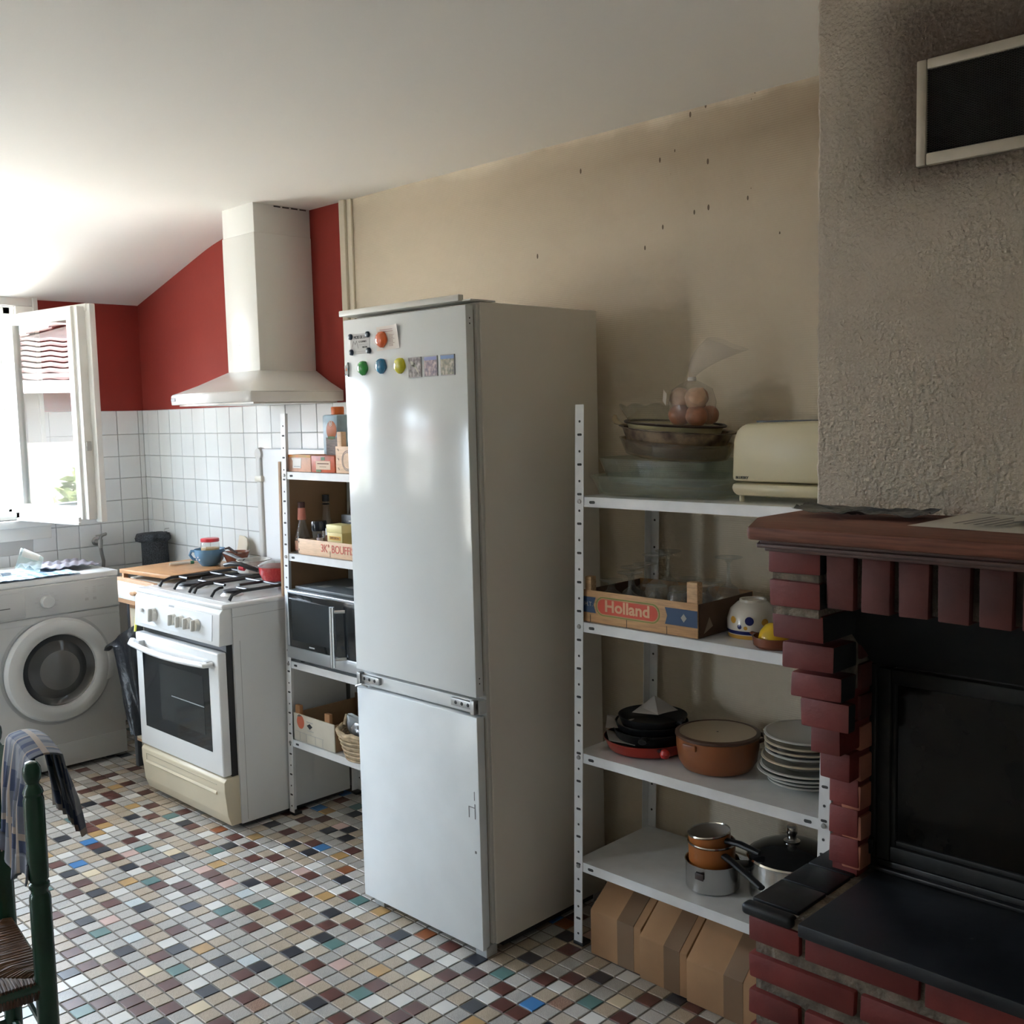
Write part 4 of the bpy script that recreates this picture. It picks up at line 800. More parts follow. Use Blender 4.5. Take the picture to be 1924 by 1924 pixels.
# ------------------------------------------------------------------ washing machine
WM = thing('washing_machine', 'white front loading washing machine under the window', 'washing machine', (0.29, -0.73, 0))
WMW = mat('washer_white', (0.52, 0.53, 0.53), 0.3, var=0.02, vscale=2)
WX = 0.548; WY0, WY1 = -1.030, -0.432
obj('body', MB().box(0.03, WX, WY0, WY1, 0.018, 0.822, bev=0.006), WMW, WM)
obj('top_panel', MB().box(0.028, WX + 0.003, WY0 - 0.002, WY1 + 0.002, 0.823, 0.850, bev=0.006, seg=3), mat('washer_top', (0.76, 0.77, 0.77), 0.3), WM)
cpw = obj('control_panel', MB().box(WX - 0.004, WX + 0.012, WY0 + 0.002, WY1 - 0.002, 0.690, 0.824, bev=0.006, seg=3), WMW, WM)
obj('panel_step', MB().box(WX - 0.002, WX + 0.004, WY0 + 0.004, WY1 - 0.004, 0.660, 0.688, bev=0.003), WMW, WM)
obj('program_dial', MB().lathe([(0, 0.020), (0.024, 0.019), (0.027, 0.015), (0.029, 0.0)], 32, M=Matrix.Translation((WX + 0.012, -0.752, 0.752)) @ Matrix.Rotation(PI / 2, 4, 'Y')), WMW, cpw)
LN = mat('washer_print', (0.30, 0.30, 0.30), 0.6)
mb = MB()
for k in range(12):
    a = k * 2 * PI / 12; mb.box(WX + 0.0118, WX + 0.0124, -0.752 + 0.043 * math.cos(a) - 0.007, -0.752 + 0.043 * math.cos(a) + 0.007, 0.752 + 0.040 * math.sin(a) - 0.0008, 0.752 + 0.040 * math.sin(a) + 0.0008)
for c in range(2):
    for r in range(4): mb.box(WX + 0.0118, WX + 0.0124, -0.588 + c * 0.035, -0.574 + c * 0.035, 0.765 + r * 0.008, 0.767 + r * 0.008); 
    mb.box(WX + 0.0118, WX + 0.0124, -0.588 + c * 0.035, -0.574 + c * 0.035, 0.733, 0.745)
mb.box(WX + 0.0118, WX + 0.0124, -0.53, -0.50, 0.790, 0.7912)
o = obj('panel_print', mb, mat('washer_print_pale', (0.45, 0.45, 0.45), 0.6), cpw, smooth=False)
dd = obj('detergent_drawer', MB().box(WX + 0.009, WX + 0.016, WY0 + 0.012, -0.842, 0.698, 0.806, bev=0.004), WMW, cpw)
obj('drawer_grip', MB().box(WX + 0.0155, WX + 0.0168, WY0 + 0.03, -0.905, 0.742, 0.746), mat('grip_dark', (0.12, 0.12, 0.12), 0.6), dd, smooth=False)
DY, DZ = -0.722, 0.452
MD = Matrix.Translation((WX, DY, DZ)) @ Matrix.Rotation(PI / 2, 4, 'Y')
obj('door_recess', MB().lathe([(0.236, 0.0), (0.240, 0.003), (0.228, 0.004)], 64, M=MD), mat('recess_grey', (0.40, 0.41, 0.42), 0.5), WM)
dor = obj('door', MB().lathe([(0.224, 0.0), (0.226, 0.018), (0.216, 0.036), (0.195, 0.046), (0.172, 0.044), (0.158, 0.036), (0.152, 0.022)], 64, M=MD), mat('washer_door_white', (0.54, 0.55, 0.55), 0.28), WM)
obj('door_glass', MB().lathe([(0.154, 0.026), (0.145, 0.014), (0.125, 0.004), (0.11, 0.010), (0.09, 0.026), (0.06, 0.034), (0, 0.037)], 64, M=MD), mat('washer_dark_glass', (0.055, 0.058, 0.062), 0.08, spec=0.7), dor)
obj('drum_shade', MB().lathe([(0.085, 0.0285), (0.062, 0.0345), (0.03, 0.037), (0, 0.0378)], 48, M=MD), mat('washer_drum_grey', (0.13, 0.13, 0.13), 0.15), dor)
obj('door_handle', MB().prism([(-0.520, 0.500), (-0.492, 0.508), (-0.484, 0.478), (-0.492, 0.455), (-0.484, 0.430), (-0.492, 0.385), (-0.525, 0.372), (-0.540, 0.410), (-0.534, 0.46)], WX + 0.010, WX + 0.040, 'x', bev=0.005), mat('washer_door_white', (0.72, 0.725, 0.725), 0.28), dor)
obj('kick_panel', MB().box(WX - 0.002, WX + 0.003, WY0 + 0.002, WY1 - 0.002, 0.022, 0.122, bev=0.002), WMW, WM)
for fx in (0.08, WX - 0.05):
    for fy in (WY0 + 0.06, WY1 - 0.06): obj('foot', MB().lathe([(0, 0), (0.02, 0), (0.018, 0.02), (0, 0.02)], 14, c=(fx, fy, 0)), BLACK, WM)

# ------------------------------------------------------------------ small kitchen unit between the two
KU = thing('kitchen_unit', 'small beech edged kitchen unit with white drawer beside the cooker', 'cabinet', (0.865, -0.27, 0))
BEECH = mat('beech_laminate', (0.56, 0.33, 0.19), 0.45, var=0.12, vscale=8, stretch=(3, 22, 22))
obj('carcass', MB().box(0.722, 1.035, -0.455, -0.03, 0.08, 0.836, bev=0.002), mat('unit_inside', (0.50, 0.45, 0.36), 0.6), KU)
dw = obj('drawer', MB().box(0.705, 1.040, -0.508, -0.488, 0.732, 0.842, bev=0.003), BEECH, KU)
obj('drawer_face', MB().box(0.716, 1.030, -0.511, -0.506, 0.752, 0.826, bev=0.001), mat('unit_white', (0.80, 0.79, 0.76), 0.35), dw)
obj('handle', MB().lathe([(0, 0.016), (0.020, 0.013), (0.024, 0.0)], 24, sy=0.42, M=Matrix.Translation((0.872, -0.511, 0.786)) @ Matrix.Rotation(PI / 2, 4, 'X')), BEECH, dw)
dr = obj('door', MB().box(0.745, 1.030, -0.478, -0.458, 0.12, 0.722, bev=0.003), BEECH, KU)
obj('door_face', MB().box(0.757, 1.018, -0.481, -0.476, 0.135, 0.708, bev=0.001), mat('unit_cream', (0.66, 0.60, 0.46), 0.4), dr)
obj('leg', MB().box(0.712, 0.742, -0.475, -0.445, 0.0, 0.735, bev=0.003), mat('unit_leg_dark', (0.055, 0.06, 0.07), 0.4), KU)
obj('leg', MB().box(1.005, 1.030, -0.445, -0.42, 0.0, 0.1, bev=0.003), mat('unit_leg_dark', (0.055, 0.06, 0.07), 0.4), KU)
obj('worktop_support', MB().box(0.74, 0.756, -0.50, -0.48, 0.84, 0.8585).box(1.00, 1.02, -0.10, -0.06, 0.834, 0.8585), BEECH, KU)
# loose board lying on it, turned a little
WT = obj('worktop', MB().box(-0.192, 0.192, -0.195, 0.195, 0.0, 0.017, bev=0.002), mat('worktop_wood', (0.50, 0.27, 0.125), 0.4, var=0.15, vscale=7, stretch=(3, 20, 20)))
WT.location = (0.892, -0.288, 0.8590); WT.rotation_euler = (0, 0, math.radians(6)); tag(WT, 'loose orange brown worktop board over the kitchen unit and cooker corner', 'board')

# ------------------------------------------------------------------ slotted metal shelving racks (they lean a little)
LEAN = 0.0275
def shear(x0): return Matrix(((1, 0, LEAN, -LEAN * 0.0), (0, 1, 0, 0), (0, 0, 1, 0), (0, 0, 0, 1)))
def rack(name, label, x0, x1, yf, yb, levels, h0, lean):
    S = Matrix(((1, 0, lean, 0), (0, 1, 0, 0), (0, 0, 1, 0), (0, 0, 0, 1)))
    t = thing(name, label, 'shelving', ((x0 + x1) / 2, (yf + yb) / 2, 0))
    w = 0.030; th = 0.0022
    HB = bpy.data.meshes.new('hole'); 
    def hole_mesh(long, facing):
        mb = MB(); n = 12; pts = []
        for k in range(n):
            a = 2 * PI * k / n; cx = 0.0045 * (1 if math.cos(a) > 0 else -1) if long else 0; r = 0.0034
            pts.append((cx + r * math.cos(a), r * math.sin(a)))
        mb.prism(pts, -0.0004, 0.0004, 'y' if facing == 'y' else 'x'); me = bpy.data.meshes.new('hole'); mb.bm.to_mesh(me); mb.bm.free(); me.materials.append(mat('slot_hole', (0.06, 0.06, 0.06), 0.8)); return me
    hm = {(l, f): hole_mesh(l, f) for l in (0, 1) for f in 'xy'}
    bolt_mb = MB(); bolt_mb.lathe([(0, 0.004), (0.0055, 0.0035), (0.0065, 0.0)], 12, M=Matrix.Rotation(PI / 2, 4, 'X')); bme = bpy.data.meshes.new('bolt'); bolt_mb.bm.to_mesh(bme); bolt_mb.bm.free(); bme.materials.append(mat('bolt_zinc', (0.32, 0.31, 0.30), 0.45, metal=0.7))
    for sx, x in ((1, x0), (-1, x1)):
        for sy, y in ((1, yf), (-1, yb)):
            h = h0 if sy == 1 else levels[0] + 0.004
            mb = MB(); a, b = sorted((x, x + sx * w)); c, d = sorted((y, y + sy * th)); mb.box(a, b, c, d, 0.006, h, M=S)
            a, b = sorted((x, x + sx * th)); c, d = sorted((y + sy * th * 0.5, y + sy * w)); mb.box(a, b, c, d, 0.006, h, M=S)
            p = obj('post', mb, RACKW, t, smooth=False)
            z0 = 0.0; obj('post_foot', MB().box(min(x - sx * .002, x + sx * .034), max(x - sx * .002, x + sx * .034), min(y - sy * .002, y + sy * .034), max(y - sy * .002, y + sy * .034), 0.0, 0.010, bev=0.002), BLACK, p)
            if sy == 1:
                z = 0.035; k = 0
                while z < h - 0.01:
                    inst('hole', hm[(k % 2, 'y')], p, (x + sx * (w / 2 + 0.001) + lean * z, y - 0.0002, z)); z += 0.0447 if k % 2 == 0 else 0.0353; k += 1
            if sx == -1 or sy == -1:
                z = 0.06
                while z < h - 0.01:
                    if sx == 1 and sy == -1: inst('hole', hm[(0, 'y')], p, (x + sx * w / 2 + lean * z, y - th - 0.0002, z))
                    z += 0.08
    for zt in levels:
        dx = lean * zt
        mb = MB(); g = 0.0028
        mb.box(x0 + g + dx, x1 - g + dx, yf + g, yb - g, zt - 0.0016, zt)
        mb.box(x0 + g + dx, x1 - g + dx, yf + g, yf + g + 0.0016, zt - 0.027, zt - 0.0014); mb.box(x0 + g + dx, x1 - g + dx, yb - g - 0.0016, yb - g, zt - 0.027, zt - 0.0014)
        mb.box(x0 + g + dx, x0 + g + 0.0016 + dx, yf + g, yb - g, zt - 0.027, zt - 0.0014); mb.box(x1 - g - 0.0016 + dx, x1 - g + dx, yf + g, yb - g, zt - 0.027, zt - 0.0014)
        s = obj('shelf', mb, RACKW, t, smooth=False)
        for xx in (x0 + 0.058 + dx, x1 - 0.058 + dx): inst('slot', hm[(1, 'y')], s, (xx, yf + g - 0.0003, zt - 0.014), scale=(1.25, 1, 1.2))
        for xx in (x0 + 0.016 + dx, x1 - 0.016 + dx): inst('bolt', bme, s, (xx, yf - 0.0002, zt - 0.013))
    return t
rack('shelving_rack', 'white slotted metal shelving rack with dishes between fridge and fireplace', 3.179, 3.951, -0.360, -0.022, (1.273, 0.930, 0.561, 0.247), 1.520, LEAN)
rack('shelving_rack', 'white slotted metal shelving rack squeezed between cooker and fridge', 1.7195, 2.470, -0.344, -0.022, (1.308, 1.007, 0.601, 0.298), 1.520, 0.036)

# ------------------------------------------------------------------ helpers for kitchenware
def se(a, n): c, s = math.cos(a), math.sin(a); return (math.copysign(abs(c) ** (2 / n), c), math.copysign(abs(s) ** (2 / n), s))
def dish(rings, n=4.0, seg=48, rz=0.0):      # superellipse vessel: rings of (half_x, half_y, z)
    mb = MB(); b = bmesh.new(); R = []
    for hx, hy, z in rings: R.append([b.verts.new((hx * se(2 * PI * k / seg, n)[0], hy * se(2 * PI * k / seg, n)[1], z)) for k in range(seg)])
    for A, B in zip(R, R[1:]):
        for k in range(seg): b.faces.new((A[k], A[(k + 1) % seg], B[(k + 1) % seg], B[k]))
    b.faces.new(R[0]); b.faces.new(R[-1]); bmesh.ops.recalc_face_normals(b, faces=b.faces); mb.add(b); return mb
def place(o, x, y, z, rx=0.0, ry=0.0, rz=0.0): o.location = (x, y, z); o.rotation_euler = (rx, ry, rz); return o
def solo(name, mb, m, label, cat, loc, rot=(0, 0, 0), group=None):
    o = obj(name, mb, m); place(o, *loc, *rot); return tag(o, label, cat, group)
DISHG = thin_glass('greenish_dish_glass', (0.87, 0.90, 0.87), 1.55, 0.04, body=0.06)
AMBER = thin_glass('smoky_dish_glass', (0.66, 0.58, 0.47), 1.5, 0.05, body=0.14)
THING = {}

# ------------------------------------------------------------------ right rack, top shelf: oven dishes and toaster
Z1 = 1.2735
o = thing('roasting_dish', 'large clear glass roasting dish at the bottom of the dish pile', 'dish', (3.437, -0.200, Z1))
obj('vessel', dish([(0.190, 0.112, 0.0), (0.205, 0.122, 0.006), (0.222, 0.136, 0.046), (0.228, 0.142, 0.052), (0.226, 0.140, 0.055), (0.218, 0.132, 0.050), (0.200, 0.118, 0.010), (0.185, 0.108, 0.006)], 5), DISHG, o, local=True)
obj('ear_handle', MB().box(-0.250, -0.222, -0.05, 0.05, 0.046, 0.053, bev=0.003), DISHG, o, local=True); obj('ear_handle', MB().box(0.222, 0.250, -0.05, 0.05, 0.046, 0.053, bev=0.003), DISHG, o, local=True)
solo('oval_dish', dish([(0.150, 0.092, 0.0), (0.168, 0.106, 0.006), (0.190, 0.124, 0.062), (0.194, 0.127, 0.068), (0.188, 0.122, 0.067), (0.164, 0.102, 0.010), (0.150, 0.09, 0.006)], 3.2), DISHG, 'deep clear glass dish standing inside the roasting dish', 'dish', (3.405, -0.195, Z1 + 0.030), (0, 0.02, 0))
solo('oval_dish', dish([(0.125, 0.095, 0.0), (0.142, 0.108, 0.006), (0.160, 0.122, 0.042), (0.164, 0.125, 0.047), (0.158, 0.120, 0.046), (0.138, 0.104, 0.010), (0.12, 0.09, 0.006)], 2.2), AMBER, 'smoky brown glass oval dish in the middle of the pile', 'dish', (3.425, -0.190, Z1 + 0.098), (0, 0.085, 0))
t = thing('baking_tin', 'stained metal baking tin with side lugs in the dish pile', 'dish', (3.425, -0.190, Z1 + 0.132)); t.rotation_euler = (0, 0.085, 0)
BURNT = mat('burnt_tin', (0.30, 0.22, 0.14), 0.45, var=0.8, vscale=26, vcol=(0.055, 0.03, 0.02))
obj('pan', dish([(0.125, 0.10, 0.0), (0.14, 0.112, 0.005), (0.156, 0.125, 0.040), (0.166, 0.134, 0.043), (0.166, 0.134, 0.045), (0.152, 0.121, 0.042), (0.134, 0.106, 0.008)], 2.0), BURNT, t, local=True)
obj('lug', MB().tube([(-0.155, -0.03, 0.043), (-0.185, -0.02, 0.046), (-0.205, -0.01, 0.056), (-0.212, 0.0, 0.066)], [0.012, 0.013, 0.010, 0.004], 8, flat=0.3), mat('lug_tan', (0.42, 0.32, 0.20), 0.5), t, local=True); obj('lug', MB().tube([(0.155, 0.02, 0.043), (0.19, 0.02, 0.05)], [0.014, 0.010], 8, flat=0.3), BURNT, t, local=True)
t = thing('enamel_dish', 'cream enamel dish with dark rim near the top of the pile', 'dish', (3.420, -0.190, Z1 + 0.158)); t.rotation_euler = (0, 0.075, 0)
obj('body', dish([(0.11, 0.09, 0.0), (0.126, 0.104, 0.004), (0.136, 0.112, 0.030), (0.132, 0.108, 0.030), (0.12, 0.098, 0.008)], 2.0), mat('cream_enamel', (0.52, 0.46, 0.27), 0.3), t, local=True)
obj('rim', MB().lathe([(0.136, 0.028), (0.143, 0.029), (0.145, 0.033), (0.140, 0.036), (0.134, 0.034)], 48, sy=0.82), mat('dark_enamel_rim', (0.05, 0.032, 0.022), 0.35), t, local=True)
def scal(a, z): return 1 + 0.03 * math.cos(9 * a)
b = MB().surf(lambda u, v: ((0.045 + 0.042 * v ** 0.7) * (1 + 0.025 * math.cos(9 * 2 * PI * u) * v) * math.cos(2 * PI * u), (0.045 + 0.042 * v ** 0.7) * (1 + 0.025 * math.cos(9 * 2 * PI * u) * v) * math.sin(2 * PI * u), 0.052 * v + 0.008 * abs(math.cos(4.5 * 2 * PI * u)) * v), 90, 10, closed_u=True).lathe([(0, 0.001), (0.045, 0.0)], 40)
solo('scalloped_bowl', b, thin_glass('bowl_glass', (0.86, 0.86, 0.82), 1.5, 0.03, body=0.05), 'clear glass bowl with scalloped rim on top of the dish pile', 'bowl', (3.352, -0.200, Z1 + 0.186))
t = thing('onion_bag', 'clear plastic bag of orange brown shallots tied at the top', 'bag', (3.482, -0.195, Z1 + 0.184))
ON = [mat('shallot_skin', (0.42, 0.19, 0.11), 0.35, var=0.3, vscale=30), mat('shallot_pale', (0.60, 0.40, 0.27), 0.35, var=0.2, vscale=30)]
for k, (x, y, z, r) in enumerate(((-0.022, -0.026, 0.028, 0.030), (0.030, -0.022, 0.026, 0.030), (-0.005, 0.028, 0.028, 0.030), (0.040, 0.020, 0.026, 0.026), (-0.024, -0.02, 0.073, 0.028), (0.028, -0.022, 0.070, 0.030), (0.004, 0.026, 0.074, 0.026))):
    o = obj('shallot', MB().lathe([(0, -1), (0.5, -0.85), (0.9, -0.4), (1, 0), (0.88, 0.45), (0.45, 0.85), (0.12, 1.05), (0, 1.2)], 18, M=Matrix.Scale(r, 4)), ON[1 if k in (4, 5) else 0], t, local=True); o.location = (x, y, z); o.rotation_euler = (random.uniform(-1.4, 1.4), random.uniform(-1.4, 1.4), 0)
FILM = thin_glass('bag_film', (0.98, 0.97, 0.96), 1.4, 0.15, body=0.10)
obj('film', MB().lathe([(0, 0.0), (0.046, 0.001), (0.060, 0.025), (0.062, 0.06), (0.052, 0.095), (0.020, 0.114), (0.008, 0.120)], 30, wob=lambda a, z: 1 + 0.05 * math.sin(5 * a + z * 60)), FILM, t, local=True)
obj('bag_neck', MB().surf(lambda u, v: ((0.006 + 0.045 * v) * math.cos(2 * PI * u) * (1 + .25 * math.sin(4 * PI * u)) + 0.06 * v * v + 0.018 * v, (0.006 + 0.022 * v) * math.sin(2 * PI * u) + 0.05 * v * v, 0.124 + 0.085 * v - 0.02 * v * math.cos(2 * PI * u)), 26, 10, closed_u=True), FILM, t, local=True)
obj('tie', MB().lathe([(0.010, -0.005), (0.012, 0), (0.010, 0.005)], 14, c=(0.0, 0.0, 0.121)), mat('white_tie', (0.75, 0.73, 0.70), 0.4), t, local=True)
obj('paper_label', MB().box(-0.018, 0.018, -0.001, 0.0, -0.016, 0.016, M=Matrix.Translation((-0.050, -0.050, 0.075)) @ Matrix.Rotation(-0.7, 4, 'Z') @ Matrix.Rotation(0.35, 4, 'Y')), mat('bag_label', (0.62, 0.56, 0.48), 0.6), t, local=True, smooth=False)
t = thing('toaster', 'cream long slot toaster lettered BLUESKY beside the chimney', 'toaster', (3.79, -0.22, Z1))
CRM = mat('toaster_cream', (0.60, 0.54, 0.36), 0.35)
obj('shell', MB().prism([(3.668, 1.322), (3.672, 1.42), (3.682, 1.448), (3.704, 1.463), (3.93, 1.468), (3.945, 1.46), (3.948, 1.322)], -0.300, -0.150, 'y', bev=0.012), CRM, t)
obj('base', MB().prism([(3.667, 1.319), (3.668, 1.300), (3.680, 1.288), (3.94, 1.288), (3.948, 1.30), (3.948, 1.319)], -0.300, -0.150, 'y', bev=0.010), CRM, t)
obj('slot', MB().box(3.70, 3.93, -0.235, -0.215, 1.464, 1.4685), BLACK, t, smooth=False)
for x, y in ((3.69, -0.285), (3.93, -0.285), (3.69, -0.165), (3.93, -0.165)): obj('foot', MB().lathe([(0, 0), (0.006, 0), (0.006, 0.018), (0, 0.018)], 12, c=(x, y, Z1)), CRM, t)
text('lettering', 'BLUESKY', 0.0085, mat('toaster_ink', (0.06, 0.055, 0.05), 0.6), t, frontM(3.700, -0.3008, 1.3325), ext=0.0004, sx=1.05, bold=0.0002)

# ------------------------------------------------------------------ right rack, second shelf: crate of glasses, bowls
Z2 = 0.9305
cr = thing('wooden_crate', 'wooden fruit crate lettered Holland holding upturned glasses', 'crate', (3.414, -0.225, Z2))
PLY = mat('crate_plywood', (0.55, 0.32, 0.15), 0.6, var=0.2, vscale=10, stretch=(2, 20, 20)); PLYD = mat('crate_side_brown', (0.13, 0.075, 0.045), 0.75, var=0.2, vscale=10)
obj('front_panel', MB().box(3.226, 3.602, -0.349, -0.345, Z2 + 0.001, 1.019, bev=0.001), PLY, cr)
obj('back_panel', MB().box(3.226, 3.602, -0.100, -0.096, Z2 + 0.001, 1.019, bev=0.001), PLY, cr)
obj('side_panel', MB().box(3.599, 3.603, -0.344, -0.101, Z2 + 0.001, 1.017, bev=0.001), PLYD, cr); obj('side_panel', MB().box(3.226, 3.230, -0.344, -0.101, Z2 + 0.001, 1.017, bev=0.001), PLYD, cr)
obj('bottom', MB().box(3.231, 3.598, -0.344, -0.101, Z2 + 0.0005, Z2 + 0.005), PLYD, cr, smooth=False)
for x0, x1, y0, y1 in ((3.566, 3.5985, -0.3445, -0.322), (3.231, 3.252, -0.3445, -0.322)): obj('corner_post', MB().box(x0, x1, y0, y1, Z2 + 0.006, 1.071 if x0 > 3.4 else 1.055, bev=0.002), WOODL, cr)
for x in (3.252, 3.377, 3.507): obj('slat_joint', MB().box(x - 0.0008, x + 0.0008, -0.3494, -0.3488, Z2 + 0.001, Z2 + 0.022), DARKHOLE, cr, smooth=False)
yf = -0.3492
def pill(x, z, w, h, y, name, m):
    pts = []
    for k in range(24): 
        a = -PI / 2 + PI * k / 11.5 if k < 12 else PI / 2 + PI * (k - 12) / 11.5
        pts.append((x + (w / 2 - h / 2) * (1 if k < 12 else -1) + h / 2 * math.cos(a), z + h / 2 * math.sin(a)))
    return obj(name, MB().prism(pts, y - 0.0003, y, 'y'), m, cr, smooth=False)
pill(3.379, 0.979, 0.214, 0.052, yf, 'print_border', mat('print_green', (0.20, 0.26, 0.05), 0.6)); pill(3.379, 0.979, 0.207, 0.046, yf - 0.0003, 'print_gap', PLY); pill(3.379, 0.979, 0.200, 0.040, yf - 0.0006, 'print_oval', mat('print_red', (0.58, 0.06, 0.02), 0.5))
text('lettering', 'Holland', 0.043, mat('print_cream', (0.70, 0.42, 0.24), 0.6), cr, frontM(3.379, yf - 0.0010, 0.980), ext=0.0003, sx=1.12, bold=0.0012)
BLU = mat('print_blue', (0.025, 0.06, 0.14), 0.55)
obj('print_banner', MB().prism([(3.502, 1.001), (3.6015, 1.001), (3.6015, 0.958), (3.502, 0.958), (3.509, 0.98)], yf - 0.0003, yf, 'y'), BLU, cr, smooth=False); obj('print_banner', MB().prism([(3.2265, 1.001), (3.272, 1.001), (3.264, 0.98), (3.272, 0.958), (3.2265, 0.958)], yf - 0.0003, yf, 'y'), BLU, cr, smooth=False)
text('lettering', 'H.T.', 0.017, mat('print_pale', (0.45, 0.42, 0.36), 0.6), cr, frontM(3.247, yf - 0.0006, 0.981), ext=0.0002)
obj('print_diamond', MB().prism([(3.560, 0.990), (3.569, 0.979), (3.560, 0.968), (3.551, 0.979)], yf - 0.0006, yf - 0.0003, 'y'), mat('print_pale', (0.45, 0.42, 0.36), 0.6), cr, smooth=False)
obj('side_sticker', MB().prism([(-0.325, 0.94), (-0.285, 0.955), (-0.300, 0.98)], 3.6031, 3.6034, 'x'), mat('sticker_beige', (0.35, 0.27, 0.20), 0.7), cr, smooth=False)
GP = {'wine': [(0.036, 0.0), (0.040, 0.020), (0.040, 0.045), (0.030, 0.066), (0.010, 0.078), (0.0045, 0.088), (0.0045, 0.118), (0.010, 0.126), (0.034, 0.132), (0.035, 0.134), (0.0, 0.132)],
      'stubby': [(0.034, 0.0), (0.039, 0.018), (0.040, 0.044), (0.030, 0.066), (0.013, 0.078), (0.008, 0.090), (0.012, 0.098), (0.032, 0.104), (0.033, 0.106), (0.0, 0.105)],
      'tumbler': [(0.036, 0.0), (0.034, 0.05), (0.031, 0.088), (0.027, 0.094), (0.0, 0.094)],
      'tall': [(0.030, 0.0), (0.036, 0.030), (0.036, 0.066), (0.024, 0.094), (0.008, 0.106), (0.0045, 0.120), (0.0045, 0.158), (0.012, 0.168), (0.036, 0.174), (0.037, 0.176), (0.0, 0.174)]}
gm = {}
for k, pr in GP.items():
    mb = MB().lathe(pr, 28); me = bpy.data.meshes.new(k + '_glass'); mb.bm.to_mesh(me); mb.bm.free(); me.materials.append(thin_glass('crystal', (0.93, 0.94, 0.93), 1.75, 0.02, body=0.06))
    for p in me.polygons: p.use_smooth = True
    gm[k] = me
spots = [('stubby', 3.275, -0.285, 'front left corner'), ('wine', 3.345, -0.295, 'second along the front'), ('stubby', 3.425, -0.292, 'middle of the front row'), ('tumbler', 3.505, -0.290, 'right of the front row'),
         ('wine', 3.290, -0.212, 'left of the middle row'), ('tall', 3.375, -0.215, 'in the middle row with a tall stem'), ('tumbler', 3.450, -0.210, 'centre right of the middle row'), ('stubby', 3.530, -0.208, 'right of the middle row'),
         ('wine', 3.280, -0.140, 'left of the back row'), ('tall', 3.355, -0.140, 'in the back row with a tall stem'), ('stubby', 3.430, -0.138, 'centre of the back row'), ('stubby', 3.500, -0.142, 'right of centre in the back row'), ('tall', 3.560, -0.150, 'at the back right, standing highest')]
for k, x, y, w in spots:
    o = bpy.data.objects.new('stem_glass' if k != 'tumbler' else 'tumbler_glass', gm[k]); COL.objects.link(o); o.location = (x, y, Z2 + 0.0055); o.rotation_euler = (random.uniform(-.02, .02), random.uniform(-.02, .02), 0)
    tag(o, 'upturned clear %s in the Holland crate, %s' % ('tumbler' if k == 'tumbler' else 'stemmed glass', w), 'glass', 'upturned glasses in the crate')
t = thing('breakfast_bowl', 'upturned white bowl with blue and yellow dots and bands', 'bowl', (3.682, -0.225, Z2))
obj('body', MB().lathe([(0.060, 0.0), (0.064, 0.02), (0.064, 0.045), (0.056, 0.070), (0.038, 0.086), (0.034, 0.088), (0.033, 0.094), (0.028, 0.094), (0.027, 0.089), (0, 0.088)], 40), mat('bowl_white', (0.66, 0.62, 0.55), 0.2), t, local=True)
obj('yellow_band', MB().lathe([(0.0606, 0.001), (0.0632, 0.011)], 40), mat('band_yellow', (0.55, 0.30, 0.05), 0.25), t, local=True); obj('blue_band', MB().lathe([(0.0634, 0.013), (0.0652, 0.022)], 40), mat('band_blue', (0.015, 0.02, 0.12), 0.25), t, local=True)
for a, z, r, c in ((-1.15, 0.048, 0.011, 'blue'), (-1.85, 0.048, 0.009, 'yellow'), (-0.55, 0.045, 0.009, 'yellow'), (-1.55, 0.032, 0.006, 'blue'), (-1.3, 0.030, 0.005, 'yellow')):
    obj('painted_dot', MB().lathe([(0, 0.0008), (r, 0.0)], 16, M=Matrix.Translation((0.0640 * math.cos(a), 0.0640 * math.sin(a), z)) @ Matrix.Rotation(a, 4, 'Z') @ Matrix.Rotation(PI / 2, 4, 'Y')), mat('band_' + c, (0, 0, 0)), t, local=True)
t = thing('terracotta_dish', 'small terracotta dish with a lug holding a yellow bowl', 'dish', (3.790, -0.300, Z2))
obj('dish', MB().lathe([(0, 0), (0.046, 0), (0.052, 0.006), (0.055, 0.026), (0.051, 0.026), (0.047, 0.008), (0, 0.006)], 36), mat('glazed_terracotta', (0.20, 0.062, 0.030), 0.25), t, local=True)
obj('lug', MB().tube([(-0.052, 0, 0.022), (-0.066, 0.0, 0.026)], [0.012, 0.008], 8, flat=0.4), mat('glazed_terracotta', (0, 0, 0)), t, local=True)
solo('yellow_bowl', MB().lathe([(0.040, 0.0), (0.041, 0.012), (0.036, 0.030), (0.024, 0.044), (0.014, 0.049), (0, 0.050)], 36), mat('bowl_yellow', (0.70, 0.44, 0.02), 0.12), 'shiny yellow bowl upside down in the small terracotta dish', 'bowl', (3.790, -0.300, Z2 + 0.0075))
for k, (z, lab) in enumerate(((Z2, 'white cup upside down behind the dotted bowl, lower of two'), (Z2 + 0.086, 'white cup with loop handle stacked on another cup by the bricks'))):
    t = thing('cup', lab, 'cup', (3.775, -0.120, z), 0, 'white cups stacked by the bricks')
    obj('body', MB().lathe([(0.040, 0.0), (0.045, 0.01), (0.045, 0.060), (0.040, 0.078), (0.030, 0.085), (0.0, 0.085)], 32), mat('cup_white', (0.60, 0.56, 0.49), 0.2), t, local=True)
    obj('handle', MB().tube([(-0.043, -0.004, 0.066), (-0.062, -0.006, 0.066), (-0.070, -0.007, 0.050), (-0.064, -0.006, 0.032), (-0.044, -0.004, 0.026)], 0.006, 10), mat('cup_white', (0, 0, 0)), t, local=True)

